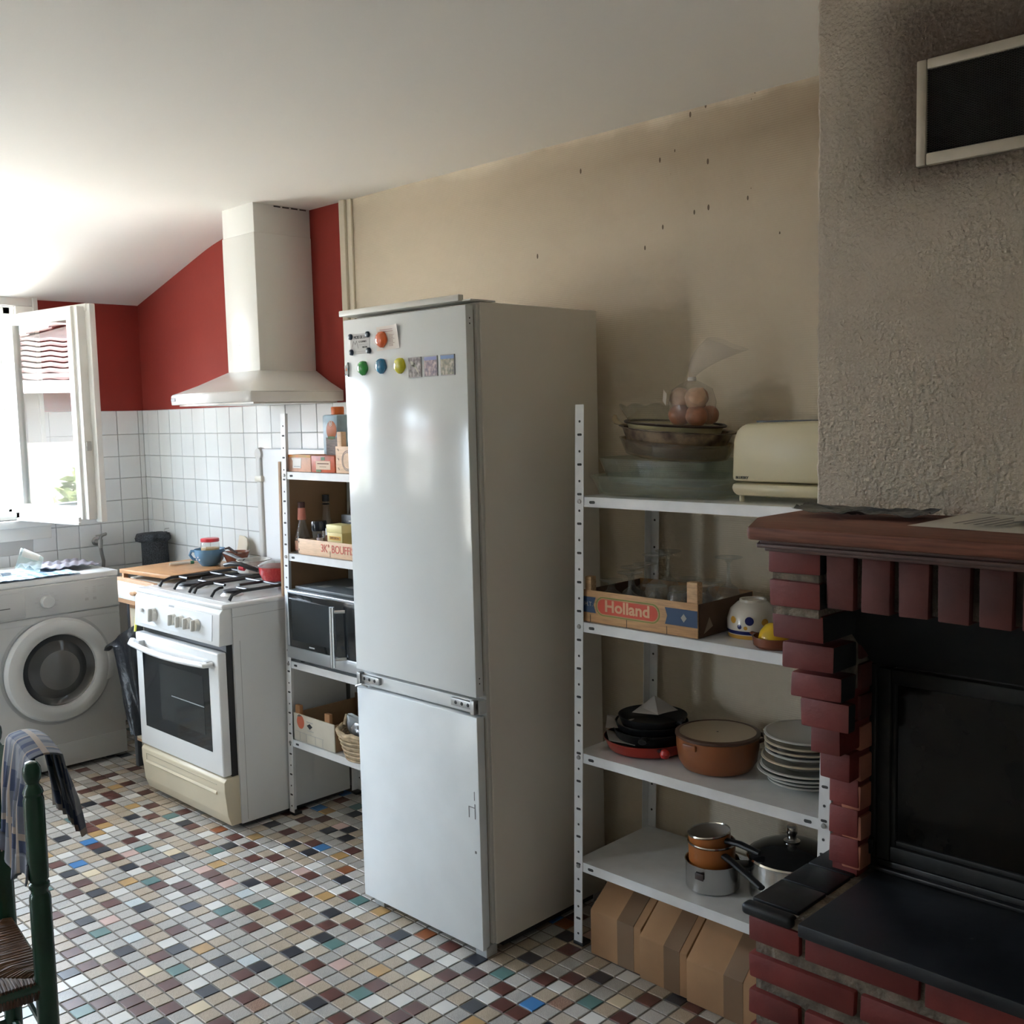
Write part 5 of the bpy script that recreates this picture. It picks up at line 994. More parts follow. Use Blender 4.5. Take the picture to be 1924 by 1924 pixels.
# ------------------------------------------------------------------ right rack, third shelf: pans, stewpot, plates
Z3 = 0.5615
BPAN = mat('pan_black', (0.010, 0.010, 0.011), 0.35)
def pan(label, x, y, z, r, h, outer, tip=None, ha=None, rx=0, ry=0, hl=0.1, hm=BPAN):
    t = thing('frying_pan', label, 'pan', (x, y, z), 0, 'frying pans stacked on the rack'); t.rotation_euler = (rx, ry, 0)
    obj('body', MB().lathe([(0, 0), (r * .78, 0), (r * .88, 0.006), (r, h), (r * .985, h + .001)], 44), outer, t, local=True)
    obj('inner', MB().lathe([(0, 0.003), (r * .77, 0.003), (r * .865, 0.009), (r * .975, h + .0005)], 44), BPAN, t, local=True)
    if ha is not None:
        c, s = math.cos(ha), math.sin(ha); obj('handle', MB().tube([(r * .96 * c, r * .96 * s, h * .8), ((r + hl * .4) * c, (r + hl * .4) * s, h * .95), ((r + hl) * c, (r + hl) * s, h * .9)], [0.010, 0.011, 0.012], 10, flat=0.6), hm, t, local=True)
        if tip: obj('handle_tip', MB().lathe([(0, -0.014), (0.010, -0.010), (0.014, 0), (0.010, 0.010), (0, 0.014)], 16, c=((r + hl) * c, (r + hl) * s, h * .9)), tip, t, local=True)
    return t
REDP = mat('pan_red_enamel', (0.30, 0.030, 0.020), 0.3)
pan('wide red enamelled frying pan at the bottom of the pan stack', 3.330, -0.205, Z3, 0.122, 0.036, REDP, tip=mat('red_knob', (0.45, 0.02, 0.02), 0.3), ha=-0.62, hl=0.035)
pan('black frying pan lying in the red pan, lowest of three', 3.340, -0.200, Z3 + 0.022, 0.106, 0.040, BPAN, ha=-1.1, hl=0.03)
pan('black frying pan in the middle of the pan stack', 3.338, -0.196, Z3 + 0.044, 0.102, 0.036, BPAN, ha=-0.05, hl=0.02)
pan('black frying pan on top of the pan stack under paper', 3.342, -0.196, Z3 + 0.064, 0.096, 0.034, BPAN, ha=-0.1, hl=0.02)
PAP = mat('lining_paper', (0.42, 0.39, 0.36), 0.8)
def paper(label, pts, z0, bend):
    cx = sum(p[0] for p in pts) / len(pts); cy = sum(p[1] for p in pts) / len(pts)
    b = bmesh.new(); vs = [b.verts.new((p[0] - cx, p[1] - cy, p[2] - z0)) for p in pts]; b.faces.new(vs); bmesh.ops.triangulate(b, faces=b.faces); bmesh.ops.subdivide_edges(b, edges=b.edges, cuts=3, use_grid_fill=True)
    for v in b.verts: v.co.z += bend * math.sin(v.co.x * 40) * math.cos(v.co.y * 30)
    bmesh.ops.solidify(b, geom=list(b.faces), thickness=0.0006); mb = MB(); mb.add(b); o = obj('lining_paper', mb, PAP, smooth=False); o.location = (cx, cy, z0); return tag(o, label, 'paper', 'paper sheets between the pans')
zt = Z3 + 0.102
paper('pointed grey paper sheet standing up on the topmost pan', [(3.30, -0.235, zt + .002), (3.375, -0.215, zt + .002), (3.395, -0.150, zt + .006), (3.325, -0.165, zt + .040), (3.30, -0.20, zt + .012)], zt, 0.002)
paper('paper sheet folded over the left rim of the black pans', [(3.222, -0.25, Z3 + .085), (3.25, -0.29, Z3 + .062), (3.30, -0.24, Z3 + .058), (3.26, -0.17, Z3 + .070)], Z3 + .07, 0.001)
paper('paper sheet poking out over the red pan edge', [(3.235, -0.27, Z3 + .050), (3.285, -0.318, Z3 + .040), (3.36, -0.300, Z3 + .036), (3.31, -0.22, Z3 + .034)], Z3 + .04, 0.001)
t = thing('stew_pot', 'copper brown stew pot with its flat lid upside down', 'pot', (3.566, -0.212, Z3))
COP = mat('copper_enamel', (0.27, 0.095, 0.035), 0.28, var=0.15, vscale=6)
obj('body', MB().lathe([(0, 0), (0.076, 0.0), (0.090, 0.006), (0.102, 0.026), (0.107, 0.060), (0.108, 0.088), (0.104, 0.088)], 56), COP, t, local=True)
ld = obj('lid', MB().lathe([(0.106, 0.088), (0.1105, 0.090), (0.1105, 0.096), (0.101, 0.0985), (0.099, 0.096)], 56), mat('lid_brown_rim', (0.09, 0.045, 0.028), 0.4), t, local=True)
obj('lid_inside', MB().lathe([(0.101, 0.0965), (0.06, 0.0945), (0, 0.094)], 56), mat('lid_cream_enamel', (0.40, 0.31, 0.20), 0.3), ld, local=True); obj('rivet', MB().lathe([(0, 0.0962), (0.003, 0.0955)], 10), DARKHOLE, ld, local=True)
for a in (0.75,): obj('side_handle', MB().tube([(0.106 * math.cos(a - .3), 0.106 * math.sin(a - .3), 0.078), (0.124 * math.cos(a - .15), 0.124 * math.sin(a - .15), 0.080), (0.124 * math.cos(a + .15), 0.124 * math.sin(a + .15), 0.080), (0.106 * math.cos(a + .3), 0.106 * math.sin(a + .3), 0.078)], 0.006, 10), COP if a < 0 else mat('lid_brown_rim', (0, 0, 0)), t, local=True)
obj('pour_lip', MB().box(-0.020, 0.020, -0.006, 0.004, -0.010, 0.006, bev=0.003, M=Matrix.Translation((-0.012, -0.108, 0.078))), COP, t, local=True)
def plate(label, z, r, h, body, rim=None, x=3.800, y=-0.175, band=None, tilt=(0, 0)):
    t = thing('plate', label, 'plate', (x, y, z), 0, 'stack of plates'); t.rotation_euler = (tilt[0], tilt[1], 0)
    obj('body', MB().lathe([(0, 0), (r * .58, 0), (r * .62, 0.003), (r * .97, h - 0.002), (r, h), (r * .985, h + .0025), (r * .64, 0.0065), (0, 0.005)], 56), body, t, local=True)
    if rim: obj('rim', MB().lathe([(r * .95, h + .0005), (r * 1.004, h - .001), (r * 1.003, h + .0018), (r * .955, h + .0030)], 56), rim, t, local=True)
    if band: obj('painted_band', MB().lathe([(r * .66, 0.0072), (r * .93, h + .0012)], 56), band, t, local=True)
PW_ = mat('plate_white', (0.56, 0.55, 0.52), 0.18); PG = mat('plate_grey_green', (0.40, 0.43, 0.40), 0.18); PCR = mat('plate_cream', (0.58, 0.50, 0.37), 0.2); PBL = mat('plate_blue', (0.03, 0.04, 0.13), 0.2); PYE = mat('plate_flower_yellow', (0.50, 0.32, 0.08), 0.3, var=0.8, vscale=30, vcol=(0.55, 0.50, 0.40)); PBR = mat('plate_brown_flower', (0.22, 0.13, 0.06), 0.3, var=0.7, vscale=30, vcol=(0.5, 0.44, 0.33))
z = Z3
for lab, r, h, body, rim, band, dz, x in (('lowest grey green plate of the tall stack', 0.094, 0.016, PG, PW_, None, 0.0, 3.802), ('second grey green plate from the bottom of the stack', 0.098, 0.018, PG, PW_, None, 0.008, 3.802),
        ('wide grey green plate, third from the bottom of the stack', 0.118, 0.022, PG, PW_, None, 0.012, 3.800), ('wide grey green plate, fourth from the bottom of the stack', 0.114, 0.022, PG, PW_, None, 0.010, 3.804),
        ('white plate with yellow flowers below the blue banded plates', 0.106, 0.022, PW_, PCR, PYE, 0.020, 3.798), ('lower of two white plates with dark blue bands', 0.098, 0.020, PW_, PW_, PBL, 0.018, 3.800), ('upper of two white plates with dark blue bands', 0.100, 0.018, PW_, PCR, PBL, 0.014, 3.800),
        ('cream rimmed plate with brown flowers below the top plate', 0.100, 0.018, PCR, PCR, PBR, 0.014, 3.800), ('plain white plate on top of the stack', 0.106, 0.018, PW_, PW_, None, 0.018, 3.806)):
    z += dz; plate(lab, z, r, h, body, rim, x=x, band=band)

# ------------------------------------------------------------------ right rack, bottom shelf: saucepans
Z4 = 0.2475
t = thing('steel_saucepan', 'stainless steel saucepan with the orange pans nested in it', 'saucepan', (3.566, -0.238, Z4))
obj('body', MB().lathe([(0, 0), (0.064, 0), (0.070, 0.004), (0.071, 0.070), (0.0735, 0.074), (0.071, 0.074), (0.0685, 0.070), (0.068, 0.006), (0, 0.004)], 44), STEEL, t, local=True)
obj('handle_bracket', MB().box(-0.006, 0.020, -0.074, -0.070, 0.040, 0.058, bev=0.002), mat('bracket_dark', (0.05, 0.03, 0.025), 0.4), t, local=True)
ORG = mat('orange_enamel', (0.40, 0.135, 0.030), 0.3)
CHR = mat('chrome_rim', (0.70, 0.68, 0.64), 0.12, metal=1.0)
for k, (z, r, hh, lab, ry, rx) in enumerate(((Z4 + 0.045, 0.062, 0.075, 'orange enamel saucepan with black handle, lower of the nested pair', 0.0, 0.0), (Z4 + 0.080, 0.0555, 0.066, 'orange enamel saucepan with chrome rim on top of the pile', -0.10, 0.05))):
    t = thing('orange_saucepan', lab, 'saucepan', (3.562, -0.236, z), 0, 'orange nested saucepans'); t.rotation_euler = (rx, ry, 0)
    obj('body', MB().lathe([(0, 0), (r * .9, 0), (r * .96, 0.005), (r, hh)], 44), ORG, t, local=True); obj('inside', MB().lathe([(0, 0.003), (r * .93, 0.006), (r * .975, hh)], 44), mat('enamel_inside', (0.36, 0.32, 0.28), 0.3), t, local=True)
    obj('rim', MB().lathe([(r * 1.0, hh - .003), (r * 1.03, hh), (r * 1.0, hh + .003), (r * .97, hh)], 44), CHR, t, local=True)
    a = -0.42 if k == 0 else -0.05; c, s = math.cos(a), math.sin(a); L_ = 0.165 if k == 0 else 0.10
    obj('handle', MB().tube([(r * .98 * c, r * .98 * s, hh * .75), ((r + .04) * c, (r + .04) * s, hh * .74), ((r + L_) * c, (r + L_) * s, hh * .55)], [0.011, 0.011, 0.0095], 10, flat=0.7), BLACK, t, local=True)
t = thing('steel_casserole', 'large stainless steel casserole with dark glass lid', 'pot', (3.748, -0.150, Z4))
obj('body', MB().lathe([(0, 0), (0.100, 0), (0.108, 0.006), (0.110, 0.100), (0.1135, 0.104), (0.110, 0.105)], 56), STEEL, t, local=True)
l = obj('lid', MB().lathe([(0.113, 0.105), (0.112, 0.109), (0.095, 0.122), (0.06, 0.136), (0.025, 0.142), (0, 0.143)], 56), mat('dark_lid_glass', (0.010, 0.010, 0.011), 0.08), t, local=True)
obj('lid_rim', MB().lathe([(0.1115, 0.104), (0.115, 0.106), (0.112, 0.110)], 56), CHR, l, local=True); obj('lid_knob', MB().lathe([(0.020, 0.141), (0.021, 0.146), (0.012, 0.149), (0.011, 0.160), (0.014, 0.166), (0.014, 0.182), (0.010, 0.186), (0, 0.186)], 28), CHR, l, local=True)
for a in (-2.5, 0.64):
    c, s = math.cos(a), math.sin(a); obj('side_handle', MB().box(0.106, 0.142, -0.024, 0.024, 0.066, 0.080, bev=0.005, M=Matrix.Rotation(a, 4, 'Z')), BLACK, t, local=True)
# cartons under the rack
TAPE = mat('brown_packing_tape', (0.20, 0.125, 0.075), 0.25); TAPEC = 0
def carton(label, x0, x1, hf, hb, yfr, tx, tw, seed):
    t = thing('carton', label, 'box', ((x0 + x1) / 2, -0.21, 0), 0, 'taped cartons under the rack')
    pr = [(yfr, 0.001), (yfr, hf), (yfr + 0.115, hb), (-0.05, hb), (-0.05, 0.001)]
    obj('body', MB().prism(pr, x0, x1, 'x', bev=0.003), CARD, t)
    e = 0.0008
    pt = [(yfr + .002, 0.002), (yfr - e, 0.002), (yfr - e, hf + e), (yfr + 0.115 - e, hb + e), (yfr + 0.115, hb - .002), (yfr + .002, hf - .002)]
    obj('tape', MB().prism(pt, tx, tx + tw, 'x'), TAPE, t, smooth=False)
    return t
carton('taped cardboard carton under the rack, nearest the fridge', 3.252, 3.428, 0.128, 0.212, -0.372, 3.348, 0.056, 1)
carton('taped cardboard carton in the middle under the rack', 3.432, 3.584, 0.118, 0.208, -0.384, 3.512, 0.050, 2)
carton('taped cardboard carton under the rack beside the brick plinth', 3.588, 3.850, 0.112, 0.205, -0.392, 3.700, 0.055, 3)

# ------------------------------------------------------------------ left rack
ZA, ZB, ZM, ZD = 1.3085, 1.0075, 0.6015, 0.2985
BRD = mat('hardboard_brown', (0.36, 0.22, 0.12), 0.7, var=0.15, vscale=6)
o = solo('side_board', MB().box(-0.006, 0.006, -0.165, 0.165, 0.0, 0.502, bev=0.001).box(-0.009, 0.006, -0.172, -0.160, 0.0, 0.502, bev=0.001), BRD, 'brown wooden board standing on edge between cooker and left rack', 'board', (1.7385, -0.172, 0.8425), (0, 0.030, 0))
t = thing('rusk_box', 'white and orange cardboard box lying at the end of the top shelf', 'box', (1.866, -0.29, ZA))
obj('body', MB().box(1.792, 1.936, -0.331, -0.262, ZA + .001, 1.371, bev=0.001), mat('box_peach', (0.66, 0.40, 0.29), 0.5, var=0.3, vscale=12), t); obj('top_print', MB().box(1.793, 1.935, -0.3316, -0.331, 1.361, 1.3705), mat('box_green', (0.28, 0.30, 0.05), 0.5, var=0.9, vscale=20, vcol=(0.62, 0.20, 0.03)), t, smooth=False)
obj('white_panel', MB().prism([(1.822, 1.322), (1.874, 1.322), (1.878, 1.358), (1.816, 1.358), (1.824, 1.348)], -0.3318, -0.331, 'y'), mat('box_white', (0.78, 0.76, 0.72), 0.5), t, smooth=False); obj('print_lines', MB().box(1.830, 1.868, -0.3321, -0.3317, 1.327, 1.3295), mat('grey_print', (0.4, 0.4, 0.4), 0.7), t, smooth=False)
t = thing('rusk_box', 'orange cardboard food box with pale label on the top shelf', 'box', (2.01, -0.29, ZA))
obj('body', MB().box(1.940, 2.080, -0.331, -0.262, ZA + .001, 1.368, bev=0.001), mat('box_orange', (0.50, 0.085, 0.02), 0.5, var=0.4, vscale=16), t); obj('label_panel', MB().box(1.968, 2.055, -0.3317, -0.331, 1.320, 1.350), mat('box_label_cream', (0.60, 0.42, 0.28), 0.5), t, smooth=False)
obj('print_lines', MB().box(1.977, 2.046, -0.3320, -0.3316, 1.339, 1.3425).box(1.990, 2.030, -0.3320, -0.3316, 1.329, 1.3305), mat('brown_print', (0.15, 0.06, 0.03), 0.7), t, smooth=False)
obj('green_print', MB().box(2.000, 2.022, -0.3318, -0.331, 1.352, 1.364).box(1.968, 1.998, -0.3318, -0.331, 1.311, 1.319), mat('box_leaf_green', (0.06, 0.13, 0.02), 0.5), t, smooth=False)
t = thing('juice_carton', 'blue and brown juice carton with orange cap on the top shelf', 'carton', (1.944, -0.220, ZA))
obj('body', MB().box(1.900, 1.990, -0.250, -0.175, ZA + .001, 1.512, bev=0.008), mat('juice_blue', (0.30, 0.44, 0.54), 0.35, var=0.25, vscale=24), t)
obj('wood_print', MB().box(1.922, 1.9905, -0.2508, -0.2498, ZA + .004, 1.430), mat('juice_brown', (0.20, 0.16, 0.14), 0.5, var=0.35, vscale=30, stretch=(1, 1, 6)), t, smooth=False)
ob = obj('orange_badge', MB().lathe([(0, 0.0012), (0.030, 0.0006), (0.031, 0)], 32, sy=1.1, M=Matrix.Translation((1.956, -0.2505, 1.456)) @ Matrix.Rotation(PI / 2, 4, 'X')), mat('juice_orange', (0.45, 0.12, 0.03), 0.4), t)
obj('leaf_print', MB().box(1.936, 1.976, -0.2522, -0.2512, 1.4245, 1.434), mat('box_leaf_green', (0, 0, 0)), t, smooth=False)
obj('logo_ring', MB().lathe([(0.0085, 0.0008), (0.0105, 0.0008)], 24, M=Matrix.Translation((1.954, -0.2514, 1.481)) @ Matrix.Rotation(PI / 2, 4, 'X')), mat('logo_white', (0.75, 0.72, 0.68), 0.5), t); text('lettering', 'U', 0.016, mat('logo_white', (0, 0, 0)), t, frontM(1.954, -0.2524, 1.481), bold=0.0006)
obj('cap', MB().lathe([(0, 0.028), (0.022, 0.028), (0.0235, 0.024), (0.0235, 0.0), (0, 0)], 28, c=(1.945, -0.212, 1.512)), mat('cap_orange', (0.62, 0.13, 0.02), 0.35), t)
t = thing('small_crate', 'small pale wooden crate with ring print at the fridge side of the top shelf', 'crate', (2.24, -0.24, ZA))
PINE = mat('pale_pine', (0.68, 0.47, 0.31), 0.65, var=0.12, vscale=14, stretch=(2, 18, 18))
obj('front_panel', MB().box(2.092, 2.40, -0.334, -0.330, ZA + .001, 1.402, bev=0.001), PINE, t); obj('back_panel', MB().box(2.092, 2.40, -0.150, -0.146, ZA + .001, 1.402, bev=0.001), PINE, t); obj('side_panel', MB().box(2.092, 2.096, -0.329, -0.151, ZA + .001, 1.400, bev=0.001), PINE, t); obj('side_panel', MB().box(2.396, 2.40, -0.329, -0.151, ZA + .001, 1.400, bev=0.001), PINE, t); obj('bottom', MB().box(2.097, 2.395, -0.329, -0.151, ZA + .0005, ZA + .004), PINE, t, smooth=False)
obj('corner_post', MB().box(2.097, 2.122, -0.3295, -0.308, ZA + .005, 1.452, bev=0.002), PINE, t)
STP = mat('staple_grey', (0.15, 0.13, 0.12), 0.5)
for z in (1.325, 1.358, 1.390): obj('staple', MB().box(-0.0045, 0.0045, -0.0008, 0, -0.001, 0.001, M=Matrix.Translation((2.108, -0.3341, z)) @ Matrix.Rotation(0.9, 4, 'Y')), STP, t, smooth=False)
for r in (0.026, 0.031): obj('ring_print', MB().lathe([(r, 0.0003), (r + 0.0022, 0.0003)], 36, sy=1.05, M=Matrix.Translation((2.160, -0.3342, 1.353)) @ Matrix.Rotation(PI / 2, 4, 'X')), mat('ring_ink', (0.18, 0.17, 0.18), 0.6), t)
# second shelf
t = thing('produce_crate', 'low pale wooden crate lettered 3K BOUFFIS holding condiments', 'crate', (2.08, -0.24, ZB))
obj('front_panel', MB().box(1.842, 2.40, -0.336, -0.331, ZB + .004, 1.066, bev=0.001), PINE, t); obj('back_panel', MB().box(1.842, 2.40, -0.150, -0.146, ZB + .001, 1.060, bev=0.001), PINE, t); obj('side_panel', MB().box(1.842, 1.847, -0.330, -0.151, ZB + .001, 1.060, bev=0.001), PINE, t); obj('side_panel', MB().box(2.395, 2.40, -0.330, -0.151, ZB + .001, 1.060, bev=0.001), PINE, t); obj('bottom', MB().box(1.848, 2.394, -0.330, -0.151, ZB + .0005, ZB + .005), PINE, t, smooth=False)
obj('panel_joint', MB().box(2.0385, 2.040, -0.3366, -0.336, ZB + .004, ZB + .025), DARKHOLE, t, smooth=False)
RI = mat('red_stencil', (0.55, 0.09, 0.06), 0.6); text('lettering', '3K° BOUFFIS', 0.040, RI, t, frontM(2.082, -0.3364, 1.0395), sx=0.88)
for z in (1.025, 1.054): obj('staple', MB().box(1.846, 1.849, -0.3366, -0.336, z - .004, z + .004), STP, t, smooth=False)
CLB = thin_glass('bottle_glass', (0.92, 0.92, 0.90), 1.6, 0.02, body=0.05)
t = thing('rose_bottle', 'small clear bottle with dark cap and pink neck label', 'bottle', (1.813, -0.296, ZB))
obj('glass', MB().lathe([(0, 0.001), (0.026, 0.001), (0.028, 0.008), (0.028, 0.060), (0.020, 0.085), (0.013, 0.120), (0.0115, 0.165)], 28), CLB, t, local=True); obj('liquid', MB().lathe([(0, 0.003), (0.025, 0.003), (0.0265, 0.010), (0.0265, 0.054), (0, 0.054)], 28), mat('vinegar_brown', (0.12, 0.05, 0.03), 0.2), t, local=True)
obj('neck_label', MB().lathe([(0.0155, 0.122), (0.0155, 0.135), (0.0135, 0.166)], 24), mat('pink_label', (0.60, 0.22, 0.17), 0.5), t, local=True); obj('cap', MB().lathe([(0.013, 0.165), (0.013, 0.187), (0, 0.187)], 24), mat('dark_red_cap', (0.08, 0.025, 0.02), 0.4), t, local=True); obj('label', MB().lathe([(0.0285, 0.012), (0.0285, 0.046)], 28), mat('cream_red_label', (0.55, 0.35, 0.26), 0.5, var=0.6, vscale=50, vcol=(0.35, 0.08, 0.05)), t, local=True)
t = thing('oil_bottle', 'slim clear bottle with black cap behind the low crate', 'bottle', (1.815, -0.188, ZB))
obj('glass', MB().lathe([(0, 0.001), (0.026, 0.001), (0.027, 0.090), (0.014, 0.130), (0.011, 0.185)], 28), CLB, t, local=True); obj('cap', MB().lathe([(0.0135, 0.182), (0.0135, 0.206), (0, 0.206)], 24), BLACK, t, local=True); obj('neck_ring', MB().lathe([(0.013, 0.170), (0.015, 0.172), (0.013, 0.174)], 24), BLACK, t, local=True)
t = thing('spice_grinder', 'glass spice grinder with shiny black cap in the low crate', 'grinder', (1.905, -0.285, ZB + .006))
obj('glass', MB().lathe([(0, 0.001), (0.019, 0.001), (0.021, 0.03), (0.026, 0.082)], 28), CLB, t, local=True); obj('cap', MB().lathe([(0.027, 0.080), (0.0285, 0.084), (0.0285, 0.112), (0.026, 0.116), (0, 0.116)], 28), mat('shiny_black_cap', (0.012, 0.013, 0.02), 0.12), t, local=True)
t = thing('spice_jar', 'small white lidded spice jar in the low crate', 'jar', (1.968, -0.275, ZB + .006))
obj('body', MB().lathe([(0, 0), (0.021, 0), (0.022, 0.07)], 24), mat('paprika_brown', (0.20, 0.07, 0.04), 0.3), t, local=True); obj('lid', MB().lathe([(0.0225, 0.068), (0.0225, 0.092), (0, 0.092)], 24), mat('jar_lid_white', (0.62, 0.62, 0.64), 0.3), t, local=True)
t = thing('flavour_vial', 'tiny white labelled vial in front of the spice jar', 'bottle', (1.950, -0.315, ZB + .006))
obj('body', MB().lathe([(0, 0), (0.011, 0), (0.011, 0.060)], 18), mat('vial_label', (0.66, 0.55, 0.56), 0.4), t, local=True); obj('cap', MB().lathe([(0.007, 0.060), (0.007, 0.074), (0, 0.074)], 16), mat('vial_cap', (0.04, 0.03, 0.05), 0.4), t, local=True)
t = thing('tea_box', 'yellow tea box standing in the low crate', 'box', (2.045, -0.285, ZB + .006))
obj('body', MB().box(1.996, 2.085, -0.315, -0.260, ZB + .007, 1.112, bev=0.001), mat('tea_yellow', (0.60, 0.50, 0.19), 0.5), t); obj('lid', MB().box(1.994, 2.087, -0.317, -0.258, 1.096, 1.124, bev=0.002), mat('tea_yellow_pale', (0.72, 0.64, 0.30), 0.5), t)
obj('band', MB().box(2.008, 2.076, -0.3156, -0.315, 1.070, 1.084), mat('tea_gold', (0.60, 0.34, 0.03), 0.5), t, smooth=False); text('lettering', 'INFUSION', 0.0115, mat('tea_ink', (0.20, 0.09, 0.02), 0.6), t, frontM(2.042, -0.3158, 1.077), bold=0.0002)
t = thing('black_tea_box', 'black packet with small white lettering behind the yellow tea box', 'box', (2.02, -0.205, ZB + .006))
obj('body', MB().box(1.960, 2.10, -0.225, -0.185, ZB + .007, 1.150, bev=0.001), mat('packet_black', (0.018, 0.020, 0.020), 0.35), t); obj('print_lines', MB().box(2.005, 2.05, -0.2257, -0.225, 1.126, 1.130).box(2.022, 2.028, -0.2257, -0.225, 1.104, 1.110), mat('packet_white', (0.5, 0.5, 0.48), 0.5), t, smooth=False)
t = thing('tall_bottle', 'tall clear bottle with broad black cap at the back of the shelf', 'bottle', (1.905, -0.112, ZB + .001))
obj('glass', MB().lathe([(0, 0), (0.032, 0), (0.034, 0.12), (0.022, 0.18), (0.016, 0.235)], 28), thin_glass('grey_bottle_glass', (0.45, 0.46, 0.46), 1.5, 0.03, body=0.1), t, local=True); obj('cap', MB().lathe([(0.026, 0.225), (0.026, 0.262), (0, 0.262)], 28), BLACK, t, local=True)
# microwave
mw = thing('microwave', 'silver microwave oven with black door and bar handle', 'microwave', (2.03, -0.20, ZM))
SIL = mat('microwave_silver', (0.52, 0.55, 0.58), 0.32, metal=0.8)
mx0, mx1, mz0, mz1 = 1.782, 2.252, ZM + .012, 0.876
obj('case', MB().box(mx0 + .003, mx1, -0.352, -0.05, mz0, mz1 - .002, bev=0.004), mat('microwave_case', (0.16, 0.175, 0.19), 0.4, metal=0.5), mw)
obj('front_frame', MB().box(mx0, mx1, -0.364, -0.352, mz0 + .008, mz0 + .052, bev=0.003).box(mx0, mx0 + .018, -0.364, -0.352, mz0 + .0525, mz1, bev=0.003).box(mx0 + .0185, mx1, -0.364, -0.352, mz1 - .010, mz1, bev=0.002), SIL, mw)
mdr = obj('door', MB().box(mx0 + .018, 2.222, -0.362, -0.352, mz0 + .052, mz1 - .010, bev=0.002), mat('microwave_black_glass', (0.010, 0.012, 0.014), 0.08), mw)
obj('door_window', MB().box(mx0 + .038, 2.092, -0.3626, -0.3618, mz0 + .078, mz1 - .034), mat('microwave_window', (0.026, 0.032, 0.036), 0.12), mdr, smooth=False)
obj('handle', MB().tube([(2.118, -0.398, 0.640), (2.122, -0.398, 0.852)], 0.0095, 14), mat('handle_satin', (0.66, 0.68, 0.70), 0.25, metal=0.9), mdr)
for z in (0.668, 0.834): obj('handle_stay', MB().tube([(2.120, -0.395, z), (2.150, -0.362, z)], 0.006, 10), mat('handle_satin', (0, 0, 0)), mdr)
obj('badge', MB().box(1.925, 1.958, -0.3628, -0.3620, mz0 + .061, mz0 + .066), mat('badge_bright', (0.55, 0.57, 0.58), 0.3), mdr, smooth=False)
for x in (mx0 + .04, mx1 - .04):
    for y in (-0.32, -0.09): obj('foot', MB().lathe([(0, 0), (0.012, 0), (0.012, 0.013), (0, 0.013)], 12, c=(x, y, ZM)), BLACK, mw)
t = thing('flat_packet', 'flat dark packet with pale labels lying on the microwave', 'packet', (2.0, -0.20, 0.8745))
obj('body', MB().box(1.80, 2.20, -0.33, -0.10, 0.8755, 0.886, bev=0.002), mat('packet_slate', (0.12, 0.135, 0.145), 0.4), t); obj('label', MB().box(1.88, 1.93, -0.29, -0.25, 0.8861, 0.8864), mat('packet_label', (0.45, 0.45, 0.44), 0.5), t, smooth=False); obj('label', MB().box(1.99, 2.04, -0.24, -0.21, 0.8861, 0.8864), mat('packet_label', (0, 0, 0)), t, smooth=False)
# lowest loaded shelf
t = thing('fruit_box', 'printed cardboard fruit box with peach picture on the lower left shelf', 'crate', (1.87, -0.19, ZD))
FBX = mat('fruit_box_white', (0.60, 0.56, 0.47), 0.6, var=0.1, vscale=10); FIN = mat('fruit_box_inside', (0.32, 0.20, 0.11), 0.75)
obj('front_panel', MB().box(1.762, 2.02, -0.336, -0.331, ZD + .001, 0.402, bev=0.001), FBX, t); obj('back_panel', MB().box(1.762, 2.02, -0.050, -0.045, ZD + .001, 0.42, bev=0.001), FIN, t); obj('side_panel', MB().box(1.762, 1.766, -0.330, -0.051, ZD + .001, 0.40, bev=0.001), FIN, t); obj('side_panel', MB().box(2.016, 2.02, -0.330, -0.051, ZD + .001, 0.40, bev=0.001), FIN, t); obj('bottom', MB().box(1.767, 2.015, -0.330, -0.051, ZD + .0005, ZD + .004), FIN, t, smooth=False)
for x in (1.767, 1.955): obj('corner_post', MB().box(x, x + .03, -0.3305, -0.315, ZD + .005, 0.432, bev=0.002), mat('post_orange_wood', (0.36, 0.17, 0.07), 0.6), t)
obj('peach_print', MB().lathe([(0, 0.0004), (0.024, 0.0003)], 24, sy=1.1, M=Matrix.Translation((1.808, -0.3362, 0.374)) @ Matrix.Rotation(PI / 2, 4, 'X')), mat('peach_ink', (0.58, 0.14, 0.07), 0.6), t)
obj('leaf_print', MB().prism([(1.786, 0.392), (1.800, 0.402), (1.818, 0.398), (1.802, 0.393)], -0.3369, -0.336, 'y'), mat('leaf_ink', (0.16, 0.12, 0.10), 0.6), t, smooth=False); obj('print_diamond', MB().prism([(1.848, 0.367), (1.866, 0.376), (1.884, 0.367), (1.866, 0.355)], -0.3367, -0.336, 'y'), INK, t, smooth=False)
obj('print_lines', MB().box(1.848, 1.886, -0.3366, -0.336, 0.380, 0.383).box(1.85, 1.89, -0.3366, -0.336, 0.348, 0.350).box(1.77, 1.80, -0.3366, -0.336, 0.335, 0.3362).box(1.80, 1.95, -0.3366, -0.336, 0.333, 0.3342), mat('grey_print', (0, 0, 0)), t, smooth=False)
for x in (1.80, 1.842, 1.90, 1.945): obj('panel_slit', MB().box(x, x + .001, -0.3367, -0.336, ZD + .004, 0.333), mat('grey_print', (0, 0, 0)), t, smooth=False)
